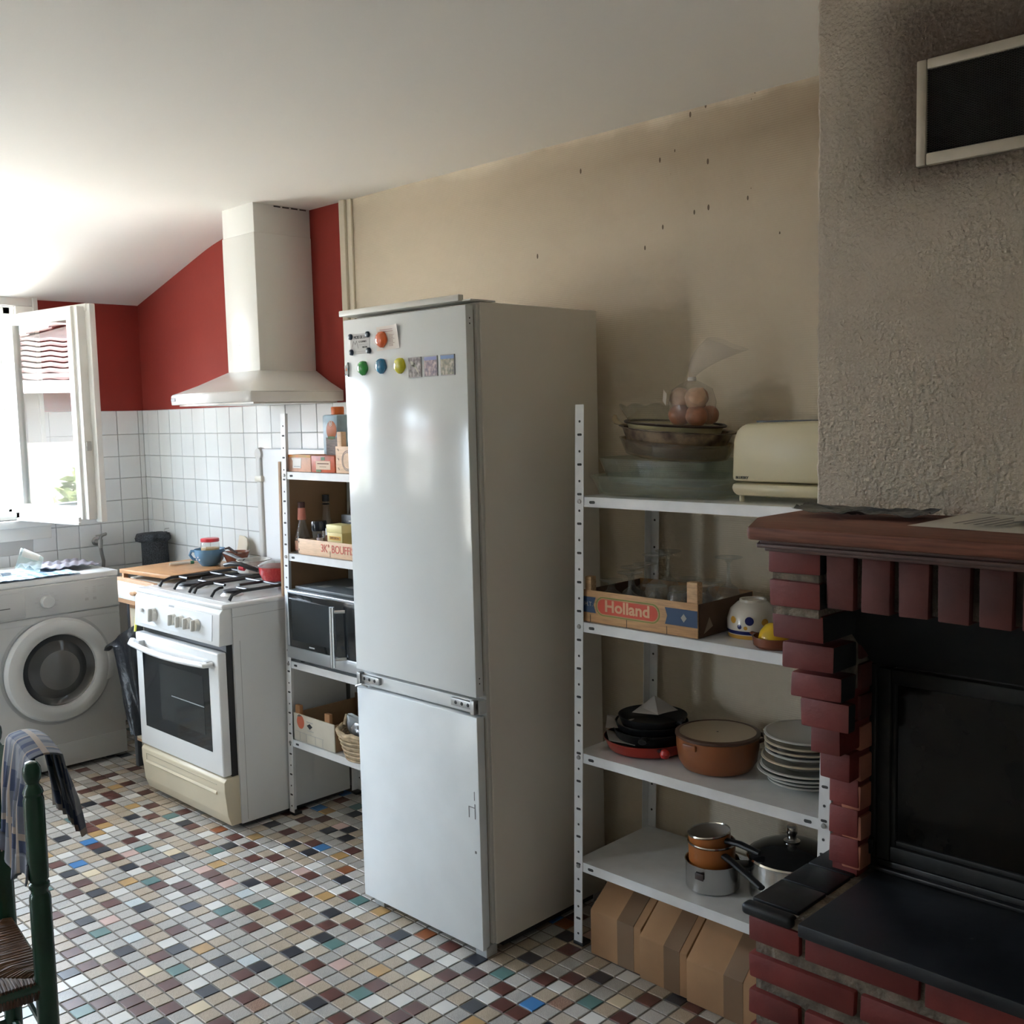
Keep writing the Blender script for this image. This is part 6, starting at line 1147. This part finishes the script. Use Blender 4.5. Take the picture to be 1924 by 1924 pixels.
# wicker basket
bk = thing('wicker_basket', 'round pale wicker basket of wrapped groceries on the lower left shelf', 'basket', (2.150, -0.262, ZD))
WK = mat('wicker', (0.55, 0.42, 0.27), 0.7, var=0.35, vscale=40)
def br(z): return 0.092 + 0.030 * (z / 0.10)
NS = 28
for lv in range(11):
    z = 0.006 + lv * 0.0086; pts = []
    for k in range(NS * 2 + 1):
        a = 2 * PI * k / (NS * 2); rr = br(z) + (0.0035 if (k // 1 + lv) % 2 == 0 else -0.0035) * (1 if k % 2 == 0 else -1) * 0.8; pts.append((rr * math.cos(a), rr * math.sin(a), z))
    obj('weaver', MB().tube(pts, 0.0042, 6, cap=False), WK, bk, local=True)
for k in range(NS):
    a = 2 * PI * k / NS; c, s = math.cos(a), math.sin(a); obj('stake', MB().tube([(br(0) * c, br(0) * s, 0.002), (br(.1) * c, br(.1) * s, 0.098)], 0.0028, 5), WK, bk, local=True)
obj('rim', MB().tube([((br(.1) + .002 * math.sin(k * 2.1)) * math.cos(2 * PI * k / 48), (br(.1) + .002 * math.sin(k * 2.1)) * math.sin(2 * PI * k / 48), 0.102 + 0.003 * math.sin(k * 1.7)) for k in range(49)], 0.0085, 8, cap=False), WK, bk, local=True)
obj('base', MB().lathe([(0, 0.001), (0.09, 0.001), (0.09, 0.006), (0, 0.006)], 28), WK, bk, local=True)
obj('wicker_loop', MB().tube([(-0.112, -0.01, 0.10), (-0.122, -0.012, 0.125), (-0.112, -0.03, 0.135), (-0.100, -0.05, 0.105)], 0.006, 8), WK, bk, local=True)
def packet(label, m, x, y, z, lx, ly, lz, rot, seed):
    r = random.Random(seed); ph = [r.uniform(0, 6) for _ in range(4)]
    mb = MB().surf(lambda u, v: (lx * (math.sin(PI * v) ** 0.45) * math.cos(2 * PI * u) * (1 + .12 * math.sin(3 * 2 * PI * u + ph[0] + 4 * v)), ly * (math.sin(PI * v) ** 0.45) * math.sin(2 * PI * u) * (1 + .14 * math.sin(2 * 2 * PI * u + ph[1] + 5 * v)), lz * (2 * v - 1) + .008 * math.sin(9 * u * 2 + ph[2])), 30, 14, closed_u=True)
    o = obj('grocery_packet', mb, m); place(o, x, y, z, *rot); return tag(o, label, 'packet', 'packets in the wicker basket')
FOIL = mat('foil_packet', (0.40, 0.40, 0.41), 0.25, metal=0.7, bump=0.5, bscale=30)
packet('silver foil packet in the wicker basket', FOIL, 2.150, -0.315, 0.392, 0.040, 0.024, 0.034, (0.3, 0.5, 0.2), 1); packet('pale blue packet leaning in the wicker basket', mat('packet_pale', (0.42, 0.46, 0.50), 0.4), 2.075, -0.285, 0.400, 0.032, 0.018, 0.042, (0.1, -0.5, 0.3), 2)
packet('mauve packet in the middle of the wicker basket', mat('packet_mauve', (0.30, 0.22, 0.24), 0.4), 2.110, -0.25, 0.388, 0.034, 0.022, 0.040, (-0.2, 0.2, 0.8), 3); packet('black and white packet standing highest in the wicker basket', mat('packet_blackwhite', (0.05, 0.05, 0.055), 0.3, var=0.9, vscale=14, vcol=(0.45, 0.44, 0.42)), 2.150, -0.235, 0.415, 0.040, 0.022, 0.052, (0.1, 0.35, 0.5), 4)

# ------------------------------------------------------------------ on the cooker
ZH = 0.879
t = thing('saucepan', 'worn white enamel saucepan with grey handle at the back of the hob', 'saucepan', (1.318, -0.205, ZH))
obj('body', MB().lathe([(0, 0), (0.060, 0), (0.066, 0.004), (0.068, 0.050), (0.071, 0.053), (0.067, 0.053), (0.064, 0.006), (0, 0.003)], 44), mat('worn_aluminium', (0.56, 0.54, 0.50), 0.35, metal=0.3, var=0.2, vscale=14), t, local=True)
obj('handle', MB().tube([(-0.066, -0.005, 0.044), (-0.10, -0.012, 0.050), (-0.15, -0.020, 0.062), (-0.185, -0.026, 0.068)], [0.008, 0.010, 0.011, 0.009], 10, flat=0.6), mat('grey_bakelite', (0.13, 0.135, 0.14), 0.4), t, local=True)
t = thing('red_saucepan', 'red speckled saucepan with glass lid and black handle', 'saucepan', (1.588, -0.258, ZH))
obj('body', MB().lathe([(0, 0), (0.056, 0), (0.066, 0.006), (0.077, 0.030), (0.079, 0.055), (0.080, 0.056)], 48), mat('red_speckled_enamel', (0.42, 0.025, 0.03), 0.25, var=0.2, vscale=120, vcol=(0.50, 0.05, 0.05)), t, local=True)
obj('lid', MB().lathe([(0.081, 0.056), (0.081, 0.060), (0.07, 0.069), (0.04, 0.078), (0.012, 0.081), (0, 0.081)], 48), thin_glass('lid_glass', (0.80, 0.84, 0.83), 1.6, 0.03, body=0.25), t, local=True)
obj('handle', MB().tube([(-0.052, -0.060, 0.040), (-0.075, -0.080, 0.050), (-0.115, -0.098, 0.062), (-0.16, -0.112, 0.063), (-0.195, -0.120, 0.056)], [0.012, 0.014, 0.014, 0.014, 0.012], 12, flat=0.7), BLACK, t, local=True); obj('handle_accent', MB().tube([(-0.098, -0.094, 0.048), (-0.118, -0.104, 0.050)], [0.011, 0.010], 10), mat('accent_red', (0.60, 0.04, 0.06), 0.35), t, local=True)

# ------------------------------------------------------------------ on the loose board
ZW = 0.8765
t = thing('soup_cup', 'big blue cup with flowers holding a jar, on the board', 'cup', (0.955, -0.200, ZW))
obj('body', MB().lathe([(0, 0), (0.036, 0), (0.040, 0.004), (0.056, 0.024), (0.064, 0.050), (0.066, 0.072), (0.063, 0.072), (0.060, 0.050), (0.050, 0.024), (0, 0.008)], 44), mat('cup_blue', (0.12, 0.26, 0.42), 0.25), t, local=True)
obj('handle', MB().tube([(-0.046, -0.044, 0.062), (-0.058, -0.056, 0.063), (-0.063, -0.061, 0.046), (-0.054, -0.052, 0.028), (-0.042, -0.040, 0.024)], 0.006, 10), mat('cup_blue', (0, 0, 0)), t, local=True)
for k in range(5):
    a = -1.75 + 0.14 * k; z = 0.030 + 0.012 * ((k * 2) % 3); r = 0.058 + 0.004 * (z / .05); obj('flower_print', MB().lathe([(0, 0.001), (0.0045, 0.0)], 8, M=Matrix.Translation((r * math.cos(a), r * math.sin(a), z)) @ Matrix.Rotation(a, 4, 'Z') @ Matrix.Rotation(PI / 2, 4, 'Y')), mat('flower_white', (0.60, 0.62, 0.66), 0.5), t, local=True)
t = thing('red_lid_jar', 'glass jar with red lid standing in the blue cup', 'jar', (0.957, -0.198, ZW + .010))
obj('glass', MB().lathe([(0, 0), (0.038, 0), (0.040, 0.006), (0.040, 0.086), (0.036, 0.094)], 36), CLB, t, local=True); obj('contents', MB().lathe([(0, 0.003), (0.037, 0.004), (0.0385, 0.066), (0, 0.068)], 36), mat('jar_mustard', (0.62, 0.40, 0.14), 0.4), t, local=True); obj('lid', MB().lathe([(0.037, 0.093), (0.0395, 0.094), (0.0395, 0.106), (0.036, 0.108), (0, 0.108)], 36), mat('lid_red', (0.60, 0.03, 0.045), 0.3), t, local=True)
t = thing('kitchen_knife', 'small knife with white handle and green ring on the board', 'knife', (0.842, -0.270, ZW + .0005), math.radians(74))
obj('handle', MB().tube([(-0.055, 0, 0.007), (-0.02, 0, 0.0075), (0.035, 0, 0.007)], [0.0055, 0.0068, 0.006], 10), mat('knife_cream', (0.78, 0.74, 0.66), 0.4), t, local=True); obj('ferrule', MB().tube([(0.033, 0, 0.007), (0.048, 0, 0.007)], 0.0072, 12), mat('ferrule_green', (0.04, 0.22, 0.12), 0.4), t, local=True); obj('blade', MB().prism([(0.046, -0.005), (0.110, -0.003), (0.122, 0.004), (0.046, 0.006)], 0.0045, 0.0062, 'z'), mat('blade_brown', (0.25, 0.16, 0.10), 0.35, metal=0.5), t, local=True)
t = thing('clay_bowl', 'red brown clay bowl with a dark spoon behind the saucepan', 'bowl', (1.062, -0.135, ZW))
obj('bowl', MB().lathe([(0, 0), (0.030, 0), (0.036, 0.004), (0.056, 0.054), (0.060, 0.060), (0.054, 0.058), (0.034, 0.010), (0, 0.006)], 40), mat('clay_glaze', (0.23, 0.075, 0.045), 0.25), t, local=True)
obj('food', MB().lathe([(0, 0.052), (0.030, 0.050), (0.050, 0.048)], 30, wob=lambda a, z: 1 + .08 * math.sin(4 * a)), mat('bowl_contents', (0.45, 0.42, 0.38), 0.4, var=0.5, vscale=40), t, local=True)
t2 = thing('dark_spoon', 'short dark wooden spoon end resting in the clay bowl', 'spoon', (1.040, -0.150, ZW + .056))
obj('spoon', MB().tube([(-0.020, -0.010, 0.016), (-0.005, -0.004, 0.020), (0.02, 0.006, 0.006), (0.035, 0.012, 0.001)], [0.007, 0.010, 0.008, 0.006], 10, flat=0.6), mat('spoon_dark', (0.05, 0.022, 0.018), 0.4), t2, local=True)
solo('leaning_board', MB().prism([(-0.040, 0.0), (0.040, 0.0), (0.040, 0.075), (0.028, 0.100), (0.0, 0.110), (-0.040, 0.112)], -0.005, 0.005, 'y', bev=0.002), mat('beige_board', (0.60, 0.52, 0.40), 0.6), 'small beige board leaning on the tiles behind the clay bowl', 'board', (0.960, -0.052, 0.8785), (-0.22, 0, 0))
# dark bag holder in the corner
t = thing('bag_holder', 'dark speckled bag tube hanging in the tiled corner behind the board', 'bag', (0.215, -0.085, 0.60))
DKF = mat('dark_knit', (0.075, 0.08, 0.09), 0.9, var=0.6, vscale=220, vcol=(0.015, 0.016, 0.02), bump=0.4, bscale=200)
obj('tube', MB().lathe([(0, 0), (0.050, 0.0), (0.060, 0.03), (0.064, 0.20), (0.062, 0.315), (0.064, 0.335)], 40, wob=lambda a, z: 1 + .03 * math.sin(3 * a + z * 20)), DKF, t, local=True); obj('gathered_rim', MB().lathe([(0.060, 0.318), (0.078, 0.325), (0.083, 0.342), (0.074, 0.358), (0.05, 0.362), (0.03, 0.356), (0, 0.352)], 48, wob=lambda a, z: 0.95 + .13 * math.sin(3 * a + z * 40) + .08 * math.sin(7 * a) + .06 * math.sin(11 * a + 1)), DKF, t, local=True); obj('hook', MB().tube([(0, 0.0835, 0.375), (0, 0.06, 0.375), (0, 0.05, 0.36), (0, 0.05, 0.345)], 0.003, 8), STEEL, t, local=True)
# tap for the washing machine
t = thing('wall_tap', 'chrome wall tap with grey hose above the washing machine', 'tap', (0.006, -0.285, 0.925))
TAPM = mat('dull_chrome', (0.42, 0.41, 0.40), 0.3, metal=0.9)
obj('flange', MB().lathe([(0, 0.0), (0.022, 0.001), (0.020, 0.006), (0.012, 0.010)], 24, M=Matrix.Rotation(PI / 2, 4, 'Y')), TAPM, t, local=True); obj('body', MB().tube([(0.004, 0, 0), (0.05, 0, 0)], 0.011, 14).tube([(0.048, 0, 0.012), (0.048, 0, -0.030)], [0.013, 0.010], 14), TAPM, t, local=True); obj('lever', MB().tube([(0.048, 0.0, 0.012), (0.050, 0.006, 0.030), (0.066, 0.026, 0.040)], [0.008, 0.009, 0.006], 10).box(0.045, 0.058, -0.022, 0.030, 0.028, 0.036, bev=0.003), TAPM, t, local=True)
obj('hose', MB().tube([(0.048, 0, -0.028), (0.049, 0.004, -0.06), (0.050, 0.010, -0.095), (0.046, 0.008, -0.14), (0.03, 0.0, -0.20)], 0.0085, 10), mat('hose_grey', (0.22, 0.22, 0.22), 0.5), t, local=True)

# ------------------------------------------------------------------ on the washing machine
def checks(name, c1, c2, sc, c3=None):
    m = bpy.data.materials.new(name); m.use_nodes = True; n = m.node_tree.nodes; L = m.node_tree.links; b = n['Principled BSDF']; b.inputs['Roughness'].default_value = 0.9
    tc = n.new('ShaderNodeUVMap'); mp = n.new('ShaderNodeMapping'); mp.inputs['Scale'].default_value = (sc, sc, 1); L.new(tc.outputs[0], mp.inputs[0]); sp = n.new('ShaderNodeSeparateXYZ'); L.new(mp.outputs[0], sp.inputs[0])
    def st(o, w):
        f = n.new('ShaderNodeMath'); f.operation = 'FRACT'; L.new(o, f.inputs[0]); g = n.new('ShaderNodeMath'); g.operation = 'LESS_THAN'; g.inputs[1].default_value = w; L.new(f.outputs[0], g.inputs[0]); return g.outputs[0]
    ad = n.new('ShaderNodeMath'); ad.operation = 'ADD'; L.new(st(sp.outputs[0], .45), ad.inputs[0]); L.new(st(sp.outputs[1], .45), ad.inputs[1]); hf = n.new('ShaderNodeMath'); hf.operation = 'MULTIPLY'; hf.inputs[1].default_value = .5; L.new(ad.outputs[0], hf.inputs[0])
    rp = n.new('ShaderNodeValToRGB'); e = rp.color_ramp.elements; e[0].color = (*c1, 1); e[1].color = (*c2, 1); L.new(hf.outputs[0], rp.inputs[0]); out = rp.outputs['Color']
    if c3:
        a2 = n.new('ShaderNodeMath'); a2.operation = 'MAXIMUM'; mp2 = n.new('ShaderNodeMapping'); mp2.inputs['Scale'].default_value = (sc * .5, sc * .5, 1); L.new(tc.outputs[0], mp2.inputs[0]); s2 = n.new('ShaderNodeSeparateXYZ'); L.new(mp2.outputs[0], s2.inputs[0]); L.new(st(s2.outputs[0], .07), a2.inputs[0]); L.new(st(s2.outputs[1], .07), a2.inputs[1])
        mx = n.new('ShaderNodeMix'); mx.data_type = 'RGBA'; L.new(a2.outputs[0], mx.inputs['Factor']); L.new(out, mx.inputs['A']); mx.inputs['B'].default_value = (*c3, 1); out = mx.outputs['Result']
    L.new(out, b.inputs['Base Color']); return m
def cloth(name, label, cat, m, fn, nu, nv, thick=0.002, org=(0, 0, 0)):
    V = [Vector(fn(i / nu, j / nv)) - Vector(org) for i in range(nu + 1) for j in range(nv + 1)]
    F = [(i * (nv + 1) + j, (i + 1) * (nv + 1) + j, (i + 1) * (nv + 1) + j + 1, i * (nv + 1) + j + 1) for i in range(nu) for j in range(nv)]
    me = bpy.data.meshes.new(name); me.from_pydata([tuple(v) for v in V], [], F); uv = me.uv_layers.new(name='UVMap')
    for p in me.polygons:
        p.use_smooth = True
        for li in p.loop_indices: vi = me.loops[li].vertex_index; uv.data[li].uv = ((vi // (nv + 1)) / nu, (vi % (nv + 1)) / nv)
    me.materials.append(m); o = bpy.data.objects.new(name, me); COL.objects.link(o); o.location = org
    sm = o.modifiers.new('solid', 'SOLIDIFY'); sm.thickness = thick; sm.offset = 1
    if label: tag(o, label, cat)
    return o
ZT = 0.8505
cloth('tea_towel', 'blue and white checked tea towel spread on the washing machine', 'towel', checks('blue_check', (0.66, 0.74, 0.80), (0.13, 0.30, 0.52), 9), lambda u, v: (0.20 + 0.352 * u, -1.0 + 0.42 * v - 0.02 * u, ZT + 0.003 + 0.0035 * abs(math.sin(13 * u + 6 * v)) + 0.002 * math.sin(31 * v) ** 2), 40, 44, 0.0025, (0.38, -0.8, ZT))
cloth('dish_cloth', 'crumpled grey mauve cloth at the back of the washing machine', 'towel', mat('cloth_mauve', (0.36, 0.34, 0.38), 0.9, var=0.3, vscale=12), lambda u, v: (0.16 + 0.26 * u, -0.72 + 0.27 * v, ZT + 0.010 + 0.014 * abs(math.sin(8 * u + 5 * v)) * (1 - .6 * v) + 0.006 * math.sin(21 * v + 9 * u) ** 2), 36, 36, 0.003, (0.28, -0.6, ZT))
t = thing('plastic_tub', 'pale green clear plastic tub with white label tipped on the towel', 'tub', (0.425, -0.785, ZT + .010))
obj('tub', MB().lathe([(0, 0.0), (0.030, 0.0), (0.036, 0.010), (0.048, 0.085), (0.052, 0.095), (0.050, 0.098)], 36, M=Matrix.Translation((0.02, 0.055, 0.040)) @ Matrix.Rotation(-2.0, 4, 'Z') @ Matrix.Rotation(1.25, 4, 'Y') @ Matrix.Translation((0, 0, -0.01))), thin_glass('tub_plastic', (0.84, 0.90, 0.86), 1.5, 0.1, body=0.22), t, local=True)
obj('label', MB().surf(lambda u, v: ((0.0385 + 0.0125 * v) * math.cos(2.0 + 2.2 * u), (0.0385 + 0.0125 * v) * math.sin(2.0 + 2.2 * u), 0.016 + 0.070 * v), 18, 6, thick=0.0006, M=Matrix.Translation((0.02, 0.055, 0.040)) @ Matrix.Rotation(-2.0, 4, 'Z') @ Matrix.Rotation(1.25, 4, 'Y') @ Matrix.Translation((0, 0, -0.01))), mat('tub_label_white', (0.76, 0.78, 0.76), 0.4), t, local=True)
for k in range(4):
    t = thing('fork', 'steel fork lying on the towel at the left frame edge, number %s from the wall' % ('one', 'two', 'three', 'four')[k], 'fork', (0.30 + 0.035 * k, -0.90 - 0.01 * k, ZT + .010), math.radians(70 + 5 * k), 'forks on the tea towel')
    t['label'] = 'steel fork on the tea towel, %s' % ('nearest the tiled wall', 'second from the tiled wall', 'third from the tiled wall', 'nearest the front edge')[k]
    obj('fork_handle', MB().tube([(-0.06, 0, 0.002), (0.02, 0, 0.005), (0.055, 0, 0.003)], [0.005, 0.003, 0.006], 8, flat=0.4), STEEL, t, local=True)
    obj('tines', MB().box(0.055, 0.095, -0.009, -0.006, 0.001, 0.0035).box(0.055, 0.095, -0.003, 0.0, 0.001, 0.0035).box(0.055, 0.095, 0.003, 0.006, 0.001, 0.0035).box(0.050, 0.058, -0.009, 0.006, 0.001, 0.0035), STEEL, t, local=True)

# ------------------------------------------------------------------ rubbish bag in front of the unit
t = thing('rubbish_bag', 'black plastic rubbish bag with yellow tie hanging beside the cooker', 'bag', (0.90, -0.563, 0.20))
BAGM = mat('black_bag_film', (0.014, 0.016, 0.021), 0.32, bump=0.5, bscale=16, bdist=0.02)
def bagf(u, v):
    a = 2 * PI * u; z = 0.215 + 0.475 * v
    prof = [0.03, 0.05, 0.065, 0.070, 0.078, 0.088, 0.11, 0.15, 0.18]; q = v * 8; i = min(int(q), 7); w = prof[i] + (prof[i + 1] - prof[i]) * (q - i)
    cx = 0.965 - 0.125 * v - 0.012 * math.sin(5 * v); x = cx + w * math.cos(a) * (1 + 0.06 * math.sin(7 * a + 9 * v)); y = -0.558 + 0.040 * math.sin(a) * (1 + .2 * math.sin(5 * a + 7 * v))
    z += -0.17 * max(0, v - 0.75) * 4 * (0.5 - 0.5 * math.cos(a)) * 1.0
    return (x, y, z)
obj('film', MB().surf(bagf, 56, 40, closed_u=True), BAGM, t)
obj('yellow_tie', MB().tube([(0.945, -0.534, 0.775), (0.985, -0.560, 0.72), (1.015, -0.585, 0.655)], 0.005, 6, flat=0.4), mat('tie_yellow', (0.70, 0.68, 0.08), 0.4), t)
o = crumple('crumpled_sack', 'crumpled beige sack on the floor behind the rubbish bag', 'sack', mat('sack_beige', (0.42, 0.33, 0.25), 0.8, var=0.3, vscale=9), 0.66, -0.36, 0.0005, 0.11, 0.12, 0.3, 0.09, 4, 20, 14, 0.002)
# wall hook
t = thing('wall_hook', 'small dark angle hook screwed high in the beige wall', 'hook', (2.222, 0.0, 2.362))
obj('shank', MB().tube([(0.008, 0.0, 0.0), (0.006, -0.02, -0.004), (-0.022, -0.030, -0.006), (-0.028, -0.032, 0.020)], 0.0035, 8), mat('rusty_hook', (0.08, 0.06, 0.035), 0.5, metal=0.6), t, local=True); obj('wall_plug', MB().lathe([(0, 0.006), (0.007, 0.005), (0.009, 0)], 12, M=Matrix.Translation((0.008, 0, 0)) @ Matrix.Rotation(PI / 2, 4, 'X')), mat('rusty_hook', (0, 0, 0)), t, local=True)

# ------------------------------------------------------------------ chair with a plaid shirt in the foreground
GRN = mat('green_chair_paint', (0.016, 0.060, 0.036), 0.25, var=0.15, vscale=8)
CHX, CHY = 2.889, -1.915
ch = thing('rush_chair', 'dark green turned wood chair with woven rush seat in the foreground', 'chair', (CHX, CHY, 0), math.radians(-8))
W2_, D2 = 0.168, 0.17
def post(x, y, h, fin):
    pr = [(0, 0.0), (0.014, 0.0), (0.017, 0.05), (0.0195, 0.30), (0.0205, 0.50)]
    if fin: pr = [(0, 0.0), (0.014, 0.0), (0.018, 0.06), (0.0215, 0.35), (0.0215, 0.600), (0.0200, 0.608), (0.0170, 0.612), (0.0170, 0.618), (0.0205, 0.623), (0.0205, 0.630), (0.0170, 0.634), (0.0200, 0.640), (0.0200, 0.650), (0.0205, 0.66), (0.0205, 0.795), (0.0180, 0.802), (0.0205, 0.808), (0.0185, 0.815), (0.0135, 0.822), (0.0125, 0.826), (0.0165, 0.834), (0.0185, 0.845), (0.0175, 0.857), (0.0120, 0.866), (0.0, 0.870)]
    else: pr = [(a, min(z, h)) for a, z in pr] + [(0.0, h)]
    return MB().lathe([(a * 0.92, z) for a, z in pr], 28, c=(x, y, 0))
for x, y, f in ((W2_, D2, 1), (-W2_, D2, 1), (W2_, -D2, 0), (-W2_, -D2, 0)): obj('leg', post(x, y, 0.46, f), GRN, ch, local=True)
def slat(z0, z1, top):
    return MB().surf(lambda u, v: (-W2_ + 2 * W2_ * u, D2 + 0.006 + 0.028 * math.sin(PI * u), z0 + (z1 - z0 + (top * math.sin(PI * u))) * v), 20, 4, thick=0.014)
obj('back_slat', slat(0.745, 0.815, 0.035), GRN, ch, local=True); obj('back_slat', slat(0.60, 0.655, 0.012), GRN, ch, local=True)
for a, b in (((-W2_, D2), (W2_, D2)), ((-W2_, -D2), (W2_, -D2)), ((W2_, -D2), (W2_, D2)), ((-W2_, -D2), (-W2_, D2))):
    obj('seat_rail', MB().tube([(a[0], a[1], 0.425), (b[0], b[1], 0.425)], 0.013, 12), GRN, ch, local=True); obj('stretcher', MB().tube([(a[0], a[1], 0.20), (b[0], b[1], 0.20)], 0.009, 10), GRN, ch, local=True); obj('stretcher', MB().tube([(a[0], a[1], 0.33), (b[0], b[1], 0.33)], 0.010, 10), GRN, ch, local=True)
RUSH = [mat('rush_brown', (0.16, 0.075, 0.032), 0.5, var=0.3, vscale=30), mat('rush_dark', (0.095, 0.045, 0.022), 0.5, var=0.3, vscale=30)]
seat = obj('seat', MB().box(-W2_ + .012, W2_ - .012, -D2 + .012, D2 - .012, 0.418, 0.428), RUSH[1], ch, local=True)
hw, hd = W2_ - 0.004, D2 - 0.004; n = 26
for side in range(4):
    mb = MB()
    for k in range(-n, n + 1):
        q = k / n; L0 = hw if side % 2 == 0 else hd; L1 = hd if side % 2 == 0 else hw
        if abs(q) > 0.97: continue
        a = q * (L0 - 0.006); inn = abs(q) * L1 * 0.985; rr = 0.0031 + 0.0007 * math.sin(k * 3.3 + side)
        jit = 0.0015 * math.sin(k * 5.1 + side)
        p = [(a, L1 + 0.010, 0.405), (a, L1 + 0.015, 0.422), (a, L1 + 0.008, 0.4385), (a + jit, (L1 + inn) / 2, 0.4405 + jit), (a, max(inn, 0.004), 0.434)]
        M = Matrix.Rotation(side * PI / 2, 4, 'Z'); mb.tube(p, rr, 5, M=M)
    o = obj('rush_strands', mb, RUSH[side % 2], seat, local=True); o['kind'] = 'stuff'
# plaid shirt over the top slat
PLAID = checks('plaid_flannel', (0.22, 0.23, 0.26), (0.035, 0.05, 0.11), 5, (0.34, 0.28, 0.24))
A_ = math.radians(-8); ca, sa = math.cos(A_), math.sin(A_)
CHAIR_R = 0.92
def cw(x, y, z): return (CHX + x * ca - y * sa, CHY + x * sa + y * ca, z)
def shirt(u, v):      # u across the slat, v over it from the far hem to the near hem
    s = (v - 0.42) * 0.46; x = -0.045 + 0.19 * u + 0.012 * math.sin(6 * v + 2)
    fold = 0.010 * math.sin(u * 15 + 2 * v) + 0.006 * math.sin(u * 29 + 5 * v)
    top = 0.872 + 0.006 * math.sin(4 * u)
    if abs(s) < 0.03: y = D2 + 0.034 - s * 0.9; z = top - 6 * s * s
    else:
        sg = 1 if s > 0 else -1; d = abs(s) - 0.03; y = D2 + 0.034 - sg * (0.027 + 0.10 * d + 0.004) - sg * abs(fold) * min(1, d * 10); z = top - 0.0054 - d
    x += 0.06 * (abs(s) - 0.02) * (u - 0.35) * 2
    if v > 0.9: z += 0.02 * math.sin(u * 9)
    return cw(x, y, z)
cloth('plaid_shirt', 'blue grey plaid shirt draped over the back of the green chair', 'shirt', PLAID, shirt, 40, 60, 0.003, (2.97, -1.79, 0.87))
